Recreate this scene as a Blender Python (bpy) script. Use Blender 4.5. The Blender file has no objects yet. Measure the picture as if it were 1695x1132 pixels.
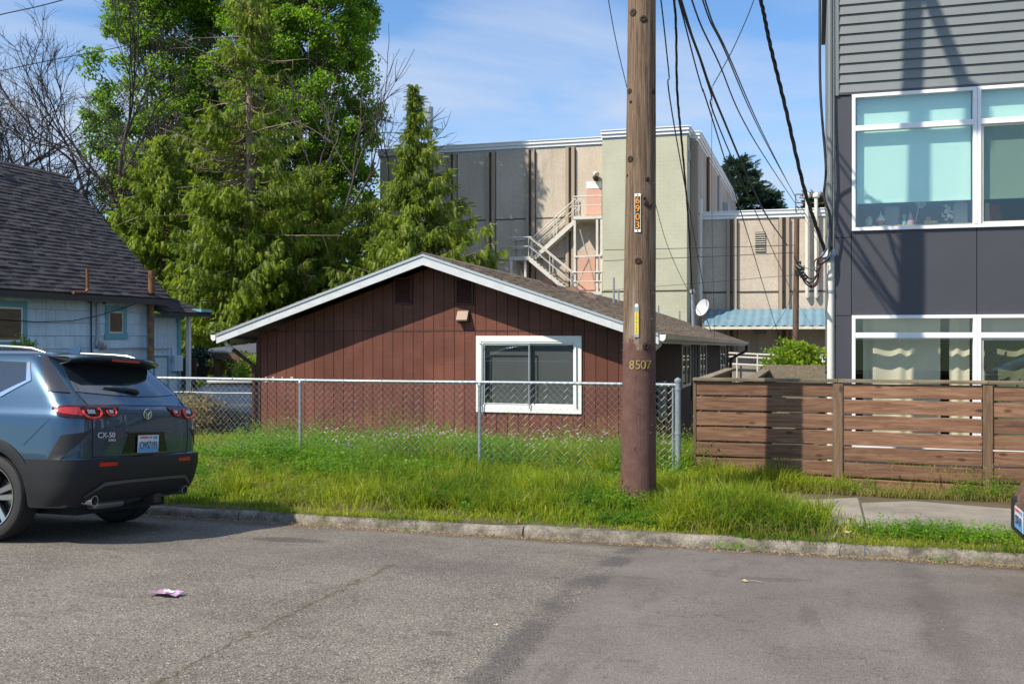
import bpy, bmesh, math, random
import numpy as np
from mathutils import Vector, Matrix
R = math.radians
random.seed(7); rng = np.random.default_rng(7)
SC = bpy.context.scene; COL = SC.collection

# ---------------------------------------------------------------- camera, light, exposure
YAW = R(16.67); CAMZ = 1.87; FPX = 1680.0; CX0 = 847.5; CY0 = 560.0
cd = bpy.data.cameras.new('camera'); cam = bpy.data.objects.new('camera', cd); COL.objects.link(cam)
cam.location = (0, 0, CAMZ); cam.rotation_euler = (R(90), 0, YAW)
cd.sensor_width = 36; cd.lens = 36 * FPX / 1695; cd.shift_y = (CY0 - 566) / 1695
cd.clip_start = 0.1; cd.clip_end = 3000
SC.camera = cam
SUN_EL = R(47.0); SUN_DX, SUN_DY = 0.625, 0.78      # the light travels towards +x +y
w = bpy.data.worlds.new('World'); SC.world = w; w.use_nodes = True
nt = w.node_tree; nt.nodes.clear()
sky = nt.nodes.new('ShaderNodeTexSky'); sky.sky_type = 'NISHITA'; sky.sun_disc = False
sky.sun_elevation = SUN_EL
sky.sun_rotation = math.atan2(-SUN_DX, -SUN_DY)      # azimuth from +y, clockwise
sky.air_density = 1.0; sky.dust_density = 0.6; sky.ozone_density = 1.6
tc = nt.nodes.new('ShaderNodeTexCoord'); mp = nt.nodes.new('ShaderNodeMapping')
mp.inputs['Scale'].default_value = (1.0, 1.4, 4.2); mp.inputs['Rotation'].default_value = (0.12, 0.25, 0.3)
nz = nt.nodes.new('ShaderNodeTexNoise'); nz.inputs['Scale'].default_value = 2.3; nz.inputs['Detail'].default_value = 7
nz.inputs['Roughness'].default_value = 0.5; nz.inputs['Distortion'].default_value = 0.5
rp = nt.nodes.new('ShaderNodeValToRGB'); rp.color_ramp.elements[0].position = 0.40; rp.color_ramp.elements[1].position = 0.62
rp.color_ramp.elements[0].color = (0.02, 0.02, 0.02, 1); rp.color_ramp.elements[1].color = (0.85, 0.85, 0.85, 1)
mx = nt.nodes.new('ShaderNodeMixRGB'); mx.inputs[2].default_value = (3.2, 3.7, 4.6, 1)
bgn = nt.nodes.new('ShaderNodeBackground'); bgn.inputs['Strength'].default_value = 0.138
wo = nt.nodes.new('ShaderNodeOutputWorld')
L = nt.links.new
L(tc.outputs['Generated'], mp.inputs[0]); L(mp.outputs[0], nz.inputs['Vector']); L(nz.outputs[0], rp.inputs[0])
L(rp.outputs[0], mx.inputs[0]); tn = nt.nodes.new('ShaderNodeMixRGB'); tn.blend_type = 'MULTIPLY'; tn.inputs[0].default_value = 1; tn.inputs[2].default_value = (.58, .79, .98, 1); L(sky.outputs[0], tn.inputs[1]); L(tn.outputs[0], mx.inputs[1]); L(mx.outputs[0], bgn.inputs[0]); L(bgn.outputs[0], wo.inputs[0])
ld = bpy.data.lights.new('sun', 'SUN'); ld.energy = 4.6; ld.angle = R(0.5); ld.color = (1.0, 0.91, 0.76)
sun = bpy.data.objects.new('sun', ld); COL.objects.link(sun)
_h = math.cos(SUN_EL)
sun.rotation_euler = Vector((SUN_DX * _h, SUN_DY * _h, -math.sin(SUN_EL))).to_track_quat('-Z', 'Y').to_euler()
sun.location = (-20, -25, 30)
vs = SC.view_settings; vs.view_transform = 'Standard'; vs.look = 'None'; vs.gamma = 1; vs.exposure = 0.50; vs.use_curve_mapping = False

# ---------------------------------------------------------------- helpers
_c, _s = math.cos(YAW), math.sin(YAW)
def P(px, py, Y):
    """the point at depth plane y = Y that lies where a survey of the photograph puts it"""
    u = (px - CX0) / FPX; v = -(py - CY0) / FPX
    t = Y / (u * _s + _c)
    return Vector(((u * _c - _s) * t, Y, CAMZ + v * t))
def PX(px, py, X):
    u = (px - CX0) / FPX; v = -(py - CY0) / FPX
    t = X / (u * _c - _s)
    return Vector((X, (u * _s + _c) * t, CAMZ + v * t))

def tag(o, label=None, cat=None, group=None, kind=None):
    if label: o['label'] = label
    if cat: o['category'] = cat
    if group: o['group'] = group
    if kind: o['kind'] = kind
    return o
def thing(name, label, cat, loc=(0, 0, 0), group=None, rot=(0, 0, 0)):
    o = bpy.data.objects.new(name, None); COL.objects.link(o); o.location = loc; o.rotation_euler = rot
    o.empty_display_size = 0.2
    return tag(o, label, cat, group)
def origin(o):
    v = Vector((0, 0, 0))
    while o is not None:
        v = v + Vector(o.location); o = o.parent
    return v

class MB:
    def __init__(s): s.v = []; s.f = []; s.mi = []; s.cm = 0
    def add(s, vs, fs):
        b = len(s.v); s.v += [tuple(v) for v in vs]; s.f += [tuple(i + b for i in f) for f in fs]; s.mi += [s.cm] * len(fs); return s
    def box(s, a, b):
        x0, y0, z0 = a; x1, y1, z1 = b
        return s.add([(x0, y0, z0), (x1, y0, z0), (x1, y1, z0), (x0, y1, z0), (x0, y0, z1), (x1, y0, z1), (x1, y1, z1), (x0, y1, z1)],
                     [(0, 3, 2, 1), (4, 5, 6, 7), (0, 1, 5, 4), (1, 2, 6, 5), (2, 3, 7, 6), (3, 0, 4, 7)])
    def bbox(s, a, b, r=0.01):
        """box with chamfered edges"""
        x0, y0, z0 = [min(p, q) for p, q in zip(a, b)]; x1, y1, z1 = [max(p, q) for p, q in zip(a, b)]
        bm = bmesh.new(); bmesh.ops.create_cube(bm, size=1)
        for v in bm.verts:
            v.co = Vector(((x0 + x1) / 2 + v.co.x * (x1 - x0), (y0 + y1) / 2 + v.co.y * (y1 - y0), (z0 + z1) / 2 + v.co.z * (z1 - z0)))
        bmesh.ops.bevel(bm, geom=bm.edges[:], offset=min(r, 0.45 * min(x1 - x0, y1 - y0, z1 - z0)), segments=2, affect='EDGES', profile=0.5)
        bm.verts.index_update()
        s.add([v.co[:] for v in bm.verts], [[v.index for v in f.verts] for f in bm.faces]); bm.free(); return s
    def prism(s, poly, d):
        """poly: list of 3-D points, extruded along d"""
        n = len(poly); d = Vector(d); poly = [Vector(p) for p in poly]
        s.add([p for p in poly] + [p + d for p in poly],
              [tuple(range(n))[::-1], tuple(range(n, 2 * n))] + [(i, (i + 1) % n, n + (i + 1) % n, n + i) for i in range(n)])
        return s
    def bar(s, a, b, w, h=None, up=(0, 0, 1)):
        """rectangular bar from a to b"""
        h = h or w; a = Vector(a); b = Vector(b); d = (b - a).normalized(); up = Vector(up)
        if abs(d.dot(up)) > 0.99: up = Vector((0, 1, 0))
        x = d.cross(up).normalized(); y = x.cross(d).normalized()
        q = [x * w / 2 + y * h / 2, -x * w / 2 + y * h / 2, -x * w / 2 - y * h / 2, x * w / 2 - y * h / 2]
        return s.add([a + k for k in q] + [b + k for k in q], [(3, 2, 1, 0), (4, 5, 6, 7), (0, 1, 5, 4), (1, 2, 6, 5), (2, 3, 7, 6), (3, 0, 4, 7)])
    def tube(s, pts, r, n=8, cap=True):
        pts = [Vector(p) for p in pts]; m = len(pts)
        rr = r if hasattr(r, '__len__') else [r] * m
        vs = []; prev = None
        for i, p in enumerate(pts):
            d = (pts[min(i + 1, m - 1)] - pts[max(i - 1, 0)])
            d = d.normalized() if d.length > 1e-9 else Vector((0, 0, 1))
            if prev is None:
                x = d.orthogonal().normalized()
            else:
                x = (prev - d * prev.dot(d)); x = x.normalized() if x.length > 1e-6 else d.orthogonal().normalized()
            prev = x; y = d.cross(x)
            for k in range(n):
                a = 2 * math.pi * k / n; vs.append(p + (x * math.cos(a) + y * math.sin(a)) * rr[i])
        fs = [(i * n + k, i * n + (k + 1) % n, (i + 1) * n + (k + 1) % n, (i + 1) * n + k) for i in range(m - 1) for k in range(n)]
        if cap: fs += [tuple(range(n))[::-1], tuple((m - 1) * n + k for k in range(n))]
        return s.add(vs, fs)
    def lathe(s, prof, c, axis, n=24, closed=False):
        """prof: (distance along axis, radius)"""
        a = Vector(axis).normalized(); x = a.orthogonal().normalized(); y = a.cross(x); c = Vector(c); vs = []; m = len(prof)
        for (h, r) in prof:
            for k in range(n):
                t = 2 * math.pi * k / n; vs.append(c + a * h + (x * math.cos(t) + y * math.sin(t)) * r)
        fs = [(i * n + k, i * n + (k + 1) % n, (i + 1) * n + (k + 1) % n, (i + 1) * n + k) for i in range(m - 1) for k in range(n)]
        if closed: fs += [((m - 1) * n + k, (m - 1) * n + (k + 1) % n, (k + 1) % n, k) for k in range(n)]
        else: fs += [tuple(range(n))[::-1], tuple((m - 1) * n + k for k in range(n))]
        return s.add(vs, fs)
    def grid(s, rows):
        """rows of points -> quads"""
        m = len(rows[0]); return s.add([p for r in rows for p in r],
               [(i * m + j, i * m + j + 1, (i + 1) * m + j + 1, (i + 1) * m + j) for i in range(len(rows) - 1) for j in range(m - 1)])
    def mesh(s, name, mats=(), off=(0, 0, 0), smooth=False, sharp=None, fix=True):
        me = bpy.data.meshes.new(name); o = Vector(off)
        me.from_pydata([(v[0] - o.x, v[1] - o.y, v[2] - o.z) for v in s.v], [], s.f)
        for m in (mats if isinstance(mats, (list, tuple)) else [mats]): me.materials.append(m)
        if any(s.mi): me.polygons.foreach_set('material_index', s.mi)
        if fix:
            bm = bmesh.new(); bm.from_mesh(me); bmesh.ops.recalc_face_normals(bm, faces=bm.faces[:]); bm.to_mesh(me); bm.free()
        if smooth:
            me.polygons.foreach_set('use_smooth', [True] * len(me.polygons))
            me.set_sharp_from_angle(angle=R(sharp or 40))
        me.update(); return me
    def build(s, name, mats, parent=None, loc=None, **k):
        off = origin(parent) if parent is not None else Vector(loc or (0, 0, 0))
        o = bpy.data.objects.new(name, s.mesh(name, mats, off, **k)); COL.objects.link(o)
        if parent is not None: o.parent = parent
        else: o.location = off
        return o
    def local(s, name, mats, parent, **k):
        """coordinates already in the parent's frame"""
        o = bpy.data.objects.new(name, s.mesh(name, mats, **k)); COL.objects.link(o); o.parent = parent; return o

def inst(name, me, parent, loc=(0, 0, 0), scale=(1, 1, 1), rot=(0, 0, 0)):
    o = bpy.data.objects.new(name, me); COL.objects.link(o)
    o.location = Vector(loc) - (origin(parent) if parent is not None else Vector((0, 0, 0)))
    o.scale = scale; o.rotation_euler = rot
    if parent is not None: o.parent = parent
    return o
_ub = {}
def unit(mat):
    """a shared unit box mesh, centred, with slightly eased edges; one per material"""
    if mat.name not in _ub:
        _ub[mat.name] = MB().box((-.5, -.5, -.5), (.5, .5, .5)).mesh('unit_' + mat.name, mat)
    return _ub[mat.name]
def boxi(name, mat, parent, a, b):
    a = Vector(a); b = Vector(b)
    return inst(name, unit(mat), parent, (a + b) / 2, [abs(q) for q in (b - a)])

def np_mesh(name, V, T, mats, smooth=False, fmat=None):
    """fast mesh from numpy verts and triangles"""
    me = bpy.data.meshes.new(name); V = np.ascontiguousarray(V, dtype=np.float32); T = np.ascontiguousarray(T, dtype=np.int32)
    me.vertices.add(len(V)); me.vertices.foreach_set('co', V.ravel())
    k = T.shape[1]
    me.loops.add(T.size); me.loops.foreach_set('vertex_index', T.ravel())
    me.polygons.add(len(T)); me.polygons.foreach_set('loop_start', np.arange(0, T.size, k, dtype=np.int32))
    try: me.polygons.foreach_set('loop_total', np.full(len(T), k, dtype=np.int32))
    except Exception: pass
    for m in (mats if isinstance(mats, (list, tuple)) else [mats]): me.materials.append(m)
    if fmat is not None: me.polygons.foreach_set('material_index', fmat.astype(np.int32))
    me.update(calc_edges=True)
    if smooth: me.polygons.foreach_set('use_smooth', [True] * len(me.polygons))
    return me
def np_obj(name, V, T, mats, parent=None, **k):
    if parent is not None: V = V - np.array(origin(parent)[:])
    o = bpy.data.objects.new(name, np_mesh(name, V, T, mats, **k)); COL.objects.link(o)
    if parent is not None: o.parent = parent
    return o

# ---------------------------------------------------------------- node expressions
class E:
    """socket arithmetic in a node tree"""
    def __init__(s, nt, k): s.nt = nt; s.k = k
    def _m(s, op, *a, clamp=False):
        n = s.nt.nodes.new('ShaderNodeMath'); n.operation = op; n.use_clamp = clamp
        for i, q in enumerate((s,) + a):
            if isinstance(q, E): s.nt.links.new(q.k, n.inputs[i])
            else: n.inputs[i].default_value = q
        return E(s.nt, n.outputs[0])
    def __add__(s, o): return s._m('ADD', o)
    def __sub__(s, o): return s._m('SUBTRACT', o)
    def __mul__(s, o): return s._m('MULTIPLY', o)
    def __radd__(s, o): return s._m('ADD', o)
    def __rmul__(s, o): return s._m('MULTIPLY', o)
    def __truediv__(s, o): return s._m('DIVIDE', o)
    def abs(s): return s._m('ABSOLUTE')
    def lt(s, o): return s._m('LESS_THAN', o)
    def gt(s, o): return s._m('GREATER_THAN', o)
    def mx(s, o): return s._m('MAXIMUM', o)
    def mn(s, o): return s._m('MINIMUM', o)
    def fract(s): return s._m('FRACT')
    def ss(s, a, b):
        n = s.nt.nodes.new('ShaderNodeMapRange'); n.interpolation_type = 'SMOOTHSTEP'
        s.nt.links.new(s.k, n.inputs[0]); n.inputs[1].default_value = a; n.inputs[2].default_value = b; return E(s.nt, n.outputs[0])
    def lin(s, a, b, c=0., d=1.):
        n = s.nt.nodes.new('ShaderNodeMapRange'); s.nt.links.new(s.k, n.inputs[0])
        for i, q in enumerate((a, b, c, d)): n.inputs[i + 1].default_value = q
        return E(s.nt, n.outputs[0])

class M:
    """a principled material under construction"""
    def __init__(s, name, rough=0.6, metal=0.0, spec=0.5):
        s.m = bpy.data.materials.new(name); s.m.use_nodes = True; s.nt = s.m.node_tree; s.nt.nodes.clear()
        s.out = s.nt.nodes.new('ShaderNodeOutputMaterial'); s.b = s.nt.nodes.new('ShaderNodeBsdfPrincipled')
        s.nt.links.new(s.b.outputs[0], s.out.inputs[0]); s.set('Roughness', rough); s.set('Metallic', metal); s.set('Specular IOR Level', spec)
        g = s.nt.nodes.new('ShaderNodeNewGeometry'); s.pos = g.outputs['Position']; s.geo = g
        sp = s.nt.nodes.new('ShaderNodeSeparateXYZ'); s.nt.links.new(s.pos, sp.inputs[0])
        s.X, s.Y, s.Z = [E(s.nt, sp.outputs[i]) for i in range(3)]
    def set(s, k, v):
        if isinstance(v, E): s.nt.links.new(v.k, s.b.inputs[k])
        elif hasattr(v, 'is_output'): s.nt.links.new(v, s.b.inputs[k])
        else: s.b.inputs[k].default_value = v
    def vec(s, scale=(1, 1, 1), local=False, rot=(0, 0, 0)):
        n = s.nt.nodes.new('ShaderNodeMapping'); n.inputs['Scale'].default_value = scale; n.inputs['Rotation'].default_value = rot
        if local:
            t = s.nt.nodes.new('ShaderNodeTexCoord'); s.nt.links.new(t.outputs['Object'], n.inputs[0])
        else: s.nt.links.new(s.pos, n.inputs[0])
        return n.outputs[0]
    def noise(s, sc, det=3, rough=.5, scale=(1, 1, 1), dist=0, local=False, vec=None):
        n = s.nt.nodes.new('ShaderNodeTexNoise'); n.inputs['Scale'].default_value = sc; n.inputs['Detail'].default_value = det
        n.inputs['Roughness'].default_value = rough; n.inputs['Distortion'].default_value = dist
        s.nt.links.new(vec or s.vec(scale, local), n.inputs['Vector']); return E(s.nt, n.outputs[0])
    def voro(s, sc, scale=(1, 1, 1), out='Color', feature='F1', local=False):
        n = s.nt.nodes.new('ShaderNodeTexVoronoi'); n.inputs['Scale'].default_value = sc; n.feature = feature
        s.nt.links.new(s.vec(scale, local), n.inputs['Vector'])
        if out == 'Color':
            q = s.nt.nodes.new('ShaderNodeSeparateColor'); s.nt.links.new(n.outputs['Color'], q.inputs[0]); return E(s.nt, q.outputs[0])
        return E(s.nt, n.outputs[out])
    def objrand(s):
        n = s.nt.nodes.new('ShaderNodeObjectInfo'); return E(s.nt, n.outputs['Random'])
    def island(s): return E(s.nt, s.geo.outputs['Random Per Island'])
    def col(s, c): 
        n = s.nt.nodes.new('ShaderNodeRGB'); n.outputs[0].default_value = (c[0], c[1], c[2], 1); return n.outputs[0]
    def mix(s, f, a, b, mode='MIX'):
        n = s.nt.nodes.new('ShaderNodeMixRGB'); n.blend_type = mode
        if isinstance(f, E): s.nt.links.new(f.k, n.inputs[0])
        else: n.inputs[0].default_value = f
        for i, q in ((1, a), (2, b)):
            if isinstance(q, (tuple, list)): n.inputs[i].default_value = (q[0], q[1], q[2], 1)
            elif isinstance(q, E): s.nt.links.new(q.k, n.inputs[i])
            else: s.nt.links.new(q, n.inputs[i])
        return n.outputs[0]
    def scale(s, c, f):
        """colour times a scalar"""
        n = s.nt.nodes.new('ShaderNodeVectorMath'); n.operation = 'SCALE'
        if isinstance(c, (tuple, list)): n.inputs[0].default_value = c[:3]
        else: s.nt.links.new(c, n.inputs[0])
        if isinstance(f, E): s.nt.links.new(f.k, n.inputs['Scale'])
        else: n.inputs['Scale'].default_value = f
        return n.outputs[0]
    def color(s, c): s.set('Base Color', c if not isinstance(c, (tuple, list)) else (c[0], c[1], c[2], 1)); return s
    def bump(s, h, strength=.3, dist=.01):
        n = s.nt.nodes.new('ShaderNodeBump'); n.inputs['Strength'].default_value = strength; n.inputs['Distance'].default_value = dist
        s.nt.links.new(h.k, n.inputs['Height']); s.nt.links.new(n.outputs[0], s.b.inputs['Normal']); return s
    def translucent(s, c, f=.4):
        t = s.nt.nodes.new('ShaderNodeBsdfTranslucent'); mx_ = s.nt.nodes.new('ShaderNodeMixShader'); mx_.inputs[0].default_value = f
        if isinstance(c, (tuple, list)): t.inputs[0].default_value = (c[0], c[1], c[2], 1)
        else: s.nt.links.new(c, t.inputs[0])
        s.nt.links.new(s.b.outputs[0], mx_.inputs[1]); s.nt.links.new(t.outputs[0], mx_.inputs[2]); s.nt.links.new(mx_.outputs[0], s.out.inputs[0]); return s

def simple(name, c, rough=.6, metal=0, var=.15, vs=3., bump=0., bs=40., orand=0., spec=.5, stretch=(1, 1, 1), local=False, dirt=0., dirtc=(.05, .045, .035), ds=1.2):
    m = M(name, rough, metal, spec)
    f = m.noise(vs, 4, .6, stretch, local=local).lin(.25, .75, 1 - var, 1 + var)
    if orand: f = f * m.objrand().lin(0, 1, 1 - orand, 1 + orand)
    cc = m.scale(c, f)
    if dirt:
        cc = m.mix(m.noise(ds, 6, .65, local=local).ss(.5, .78) * dirt, cc, dirtc)
    m.color(cc)
    if bump: m.bump(m.noise(bs, 4, .6, stretch, local=local), bump, .01)
    return m.m

def glass(name, tint=(.8, .85, .85), base=.12, rough=.0, boost=1.0):
    """window pane: mirrors the surroundings by angle and lets the sun through"""
    m = M(name); nt = m.nt; nt.nodes.remove(m.b)
    tr = nt.nodes.new('ShaderNodeBsdfTransparent'); tr.inputs[0].default_value = (*tint, 1)
    gl = nt.nodes.new('ShaderNodeBsdfGlossy'); gl.inputs['Roughness'].default_value = rough; gl.inputs[0].default_value = (.9, .95, .97, 1)
    fr = nt.nodes.new('ShaderNodeLayerWeight'); fr.inputs[0].default_value = .5     # facing: the same from both sides of the pane
    f = E(nt, fr.outputs['Facing'])._m('POWER', 4.0) * (.55 * boost) + (base + .035)
    mx_ = nt.nodes.new('ShaderNodeMixShader'); nt.links.new(f.mn(1.).k, mx_.inputs[0]); nt.links.new(tr.outputs[0], mx_.inputs[1]); nt.links.new(gl.outputs[0], mx_.inputs[2])
    nt.links.new(mx_.outputs[0], m.out.inputs[0]); return m.m

def wood(name, c1, c2, rough=.75, axis='X', knots=True, orand=.2):
    m = M(name, rough, 0, .3)
    st = {'X': (.35, 6, 6), 'Z': (6, 6, .35), 'Y': (6, .35, 6)}[axis]
    r = m.objrand()
    mapn = m.nt.nodes.new('ShaderNodeVectorMath'); mapn.operation = 'ADD'
    cmb = m.nt.nodes.new('ShaderNodeCombineXYZ'); rk = (r * 37.).k
    for i in range(3): m.nt.links.new(rk, cmb.inputs[i])
    m.nt.links.new(m.pos, mapn.inputs[0]); m.nt.links.new(cmb.outputs[0], mapn.inputs[1])
    def vv(sc):
        n = m.nt.nodes.new('ShaderNodeMapping'); n.inputs['Scale'].default_value = sc; m.nt.links.new(mapn.outputs[0], n.inputs[0]); return n.outputs[0]
    g = m.noise(5, 6, .65, vec=vv(st), dist=1.2)
    g2 = m.noise(28, 3, .6, vec=vv(st), dist=.3)
    cc = m.mix(g.ss(.3, .7), c1, c2)
    cc = m.scale(cc, g2.lin(.3, .7, .8, 1.15) * r.lin(0, 1, 1 - orand, 1 + orand))
    if knots:
        n = m.nt.nodes.new('ShaderNodeTexVoronoi'); n.inputs['Scale'].default_value = 1.0
        m.nt.links.new(vv({'X': (3.2, 6, 7), 'Z': (7, 6, 3.2), 'Y': (6, 3.2, 7)}[axis]), n.inputs['Vector'])
        k = E(m.nt, n.outputs['Distance'])
        cc = m.mix(k.ss(.20, .06) * .75, cc, (c1[0] * .3, c1[1] * .28, c1[2] * .25))
    m.color(cc); m.bump(g2 + g * .5, .25, .004); return m.m

# ---------------------------------------------------------------- materials
MT = {}

m = M('red_siding', .62, 0, .35)
g = m.noise(14, 5, .65, (.25, 1, 5.)); g2 = m.noise(1.1, 4, .6)
c = m.mix(g2.ss(.35, .7), (.118, .038, .024), (.172, .060, .039))
c = m.mix(m.noise(60, 3, .7, (.12, 1, 2.5)).ss(.58, .75) * .5, c, (.22, .12, .10))
c = m.mix(m.noise(2.6, 5, .7, (1.6, 1, .5)).ss(.55, .75) * .35, c, (.06, .024, .019))
c = m.mix(m.Z.ss(.45, -.2) * m.noise(6, 4, .7).ss(.35, .6) * .5, c, (.11, .075, .055))
c = m.scale(c, g.lin(.3, .7, .85, 1.12) * m.objrand().lin(0, 1, .92, 1.08))
m.color(c); m.bump(m.noise(26, 5, .7, (.2, 1, 6.)), .5, .006); MT['red_siding'] = m.m
MT['red_trim'] = simple('red_trim', (.06, .018, .014), .6, var=.15, vs=8, bump=.2)
MT['white_paint'] = simple('white_paint', (.76, .77, .76), .45, var=.05, vs=6, dirt=.25, dirtc=(.4, .38, .33), ds=3)
MT['barge_paint'] = simple('barge_paint', (.55, .57, .60), .5, var=.10, vs=5, dirt=.4, dirtc=(.3, .3, .28), ds=4, stretch=(1, 1, 3))
MT['gutter_paint'] = simple('gutter_paint', (.62, .6, .52), .45, var=.12, vs=5, dirt=.5, dirtc=(.25, .2, .14), ds=3)
MT['vinyl'] = simple('vinyl', (.72, .76, .77), .35, var=.04)
MT['dark_trim'] = simple('dark_trim', (.02, .02, .022), .5, var=.1)
MT['alu'] = simple('alu', (.5, .53, .55), .4, metal=.6, var=.08)
MT['screen'] = simple('screen', (.085, .09, .092), .7, var=.05)
MT['room_dark'] = simple('room_dark', (.045, .045, .05), .9, var=.1)
MT['galv'] = simple('galv', (.34, .38, .42), .45, metal=.55, var=.18, vs=20, dirt=.3, dirtc=(.25, .22, .18), ds=9)
MT['galv_wire'] = simple('galv_wire', (.36, .39, .42), .4, metal=.5, var=.1, vs=30)
MT['rust'] = simple('rust', (.16, .075, .035), .85, var=.35, vs=15)
MT['vent_brown'] = simple('vent_brown', (.23, .14, .10), .5, var=.08)
MT['fence_wood'] = wood('fence_wood', (.125, .062, .036), (.26, .145, .088), orand=.28)
MT['fence_post'] = wood('fence_post', (.13, .08, .045), (.22, .145, .09), axis='Z')
MT['fence_cap'] = wood('fence_cap', (.12, .095, .06), (.24, .2, .135))
MT['old_wood'] = wood('old_wood', (.09, .055, .035), (.18, .12, .08), axis='Z')
MT['brown_wood'] = wood('brown_wood', (.06, .03, .022), (.12, .06, .04), axis='Z')
MT['planter_wood'] = wood('planter_wood', (.15, .12, .085), (.27, .225, .165), axis='Y')
MT['siding_grey'] = simple('siding_grey', (.165, .185, .19), .55, var=.07, vs=3, bump=.08, bs=60, orand=.03)
MT['panel_dark'] = simple('panel_dark', (.055, .055, .068), .5, var=.07, vs=2.5, bump=.04, bs=80, orand=.03)
MT['win_white'] = simple('win_white', (.8, .8, .83), .35, var=.03)
MT['blind'] = simple('blind', (.62, .80, .70), .8, var=.03)
MT['curtain'] = simple('curtain', (.62, .6, .47), .85, var=.06, vs=3)
MT['blue_siding'] = simple('blue_siding', (.53, .70, .82), .7, var=.12, vs=2, orand=.08, dirt=.35, dirtc=(.2, .25, .28), ds=2.0, stretch=(4, 4, .5))
MT['blue_trim'] = simple('blue_trim', (.13, .38, .46), .55, var=.12, vs=6)
MT['pvc'] = simple('pvc', (.7, .68, .6), .45, var=.06, vs=5)
MT['metal_grey'] = simple('metal_grey', (.35, .38, .4), .45, metal=.4, var=.1)
MT['cable'] = simple('cable', (.012, .012, .014), .55, var=.1)
MT['cable_thin'] = simple('cable_thin', (.03, .032, .035), .6, var=.1)
MT['cable_red'] = simple('cable_red', (.12, .03, .03), .55, var=.1)
MT['door_pink'] = simple('door_pink', (.55, .32, .25), .6, var=.06)
MT['rail_paint'] = simple('rail_paint', (.62, .6, .54), .5, var=.1, vs=5, dirt=.5, dirtc=(.3, .15, .07), ds=2.5)
MT['fascia'] = simple('fascia', (.78, .8, .82), .4, var=.04, vs=.6, dirt=.2, dirtc=(.45, .47, .5), ds=.8)
MT['awning'] = simple('awning', (.14, .25, .32), .5, var=.12, vs=1.5, dirt=.35, dirtc=(.3, .3, .28), ds=1.5)
MT['black_pl'] = simple('black_pl', (.02, .02, .021), .5, var=.1)
MT['corrugated'] = simple('corrugated', (.27, .26, .27), .5, var=.15, metal=.3)
MT['soil'] = simple('soil', (.09, .07, .04), .95, var=.3, vs=4, bump=.5, bs=12)
MT['yellow_sign'] = simple('yellow_sign', (.75, .55, .02), .5, var=.03)
MT['orange_ink'] = simple('orange_ink', (.8, .3, .02), .5, var=.03)
MT['sign_white'] = simple('sign_white', (.8, .8, .74), .5, var=.03)
MT['black_ink'] = simple('black_ink', (.012, .012, .012), .6, var=.0)
MT['chalk_yellow'] = simple('chalk_yellow', (.30, .235, .075), .8, var=.2, vs=40)

# aggregate concrete panels of the big building
m = M('aggregate', .85, 0, .2)
sp = m.voro(26., out='Color').lin(0, 1, .90, 1.08)
c = m.mix(m.noise(.35, 4, .6).ss(.35, .7), (.48, .41, .33), (.56, .485, .40))
c = m.scale(c, sp * m.noise(9, 4, .7).lin(.3, .7, .9, 1.1))
c = m.mix(m.noise(1.0, 4, .7, (1.2, 1.2, .12)).ss(.50, .72) * .5, c, (.24, .20, .165))
m.color(c); MT['aggregate'] = m.m
MT['pilaster'] = simple('pilaster', (.36, .29, .22), .8, var=.12, vs=1.0, stretch=(1, 1, .2), bump=.1)
MT['joint_dark'] = simple('joint_dark', (.07, .055, .045), .9, var=.2)
# pale green block tower
m = M('green_block', .8, 0, .25)
row = (m.Z / .203).fract(); jr = row.lt(.07)
ex = ((m.X / .406) + ((m.Z / .406).fract().gt(.5)) * .5).fract().lt(.035)
c = m.mix(m.noise(.5, 4, .6).ss(.3, .7), (.42, .425, .325), (.49, .49, .385))
c = m.mix(m.noise(1.3, 5, .7, (1.5, 1.5, .12)).ss(.56, .8) * .35, c, (.34, .33, .24))
c = m.mix(jr.mx(ex) * m.noise(2.5, 3).ss(.35, .75) * .6, c, (.30, .31, .2))
m.color(c); m.bump((jr.mx(ex)) * -1., .25, .01); MT['green_block'] = m.m

# utility pole: bare weathered upper part, brown painted lower part
m = M('pole_wood', .85, 0, .2)
g = m.noise(9, 8, .75, (7, 7, .2), dist=.5); g2 = m.noise(30, 4, .65, (4, 4, .12))
c = m.mix(g.ss(.3, .72), (.065, .04, .026), (.29, .205, .14))
c = m.mix(m.noise(2.2, 3, .5, (3, 3, .25)).ss(.52, .7) * .6, c, (.36, .31, .25))
c = m.mix((m.noise(15, 4, .65, (5, 5, .09))).ss(.40, .31) * .9, c, (.03, .02, .013))
pc = m.mix(m.noise(9, 5, .6).ss(.3, .7), (.115, .062, .052), (.155, .084, .070))
pc = m.mix(m.noise(6, 3, .6, (1.5, 1.5, .8)).ss(.62, .68) * (m.Z.ss(1.05, .55)), pc, (.045, .018, .015))
edge = (m.Z + m.noise(5, 4, .7).lin(.2, .8, -.22, .22) * .6).ss(1.86, 1.80)
c = m.mix(edge, c, pc)
m.color(c); m.bump(g2 + g * .8 + edge * .15, .7, .015); MT['pole_wood'] = m.m
MT['knot'] = simple('knot', (.035, .02, .013), .9, var=.3, vs=40, bump=.5, bs=80)

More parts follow.
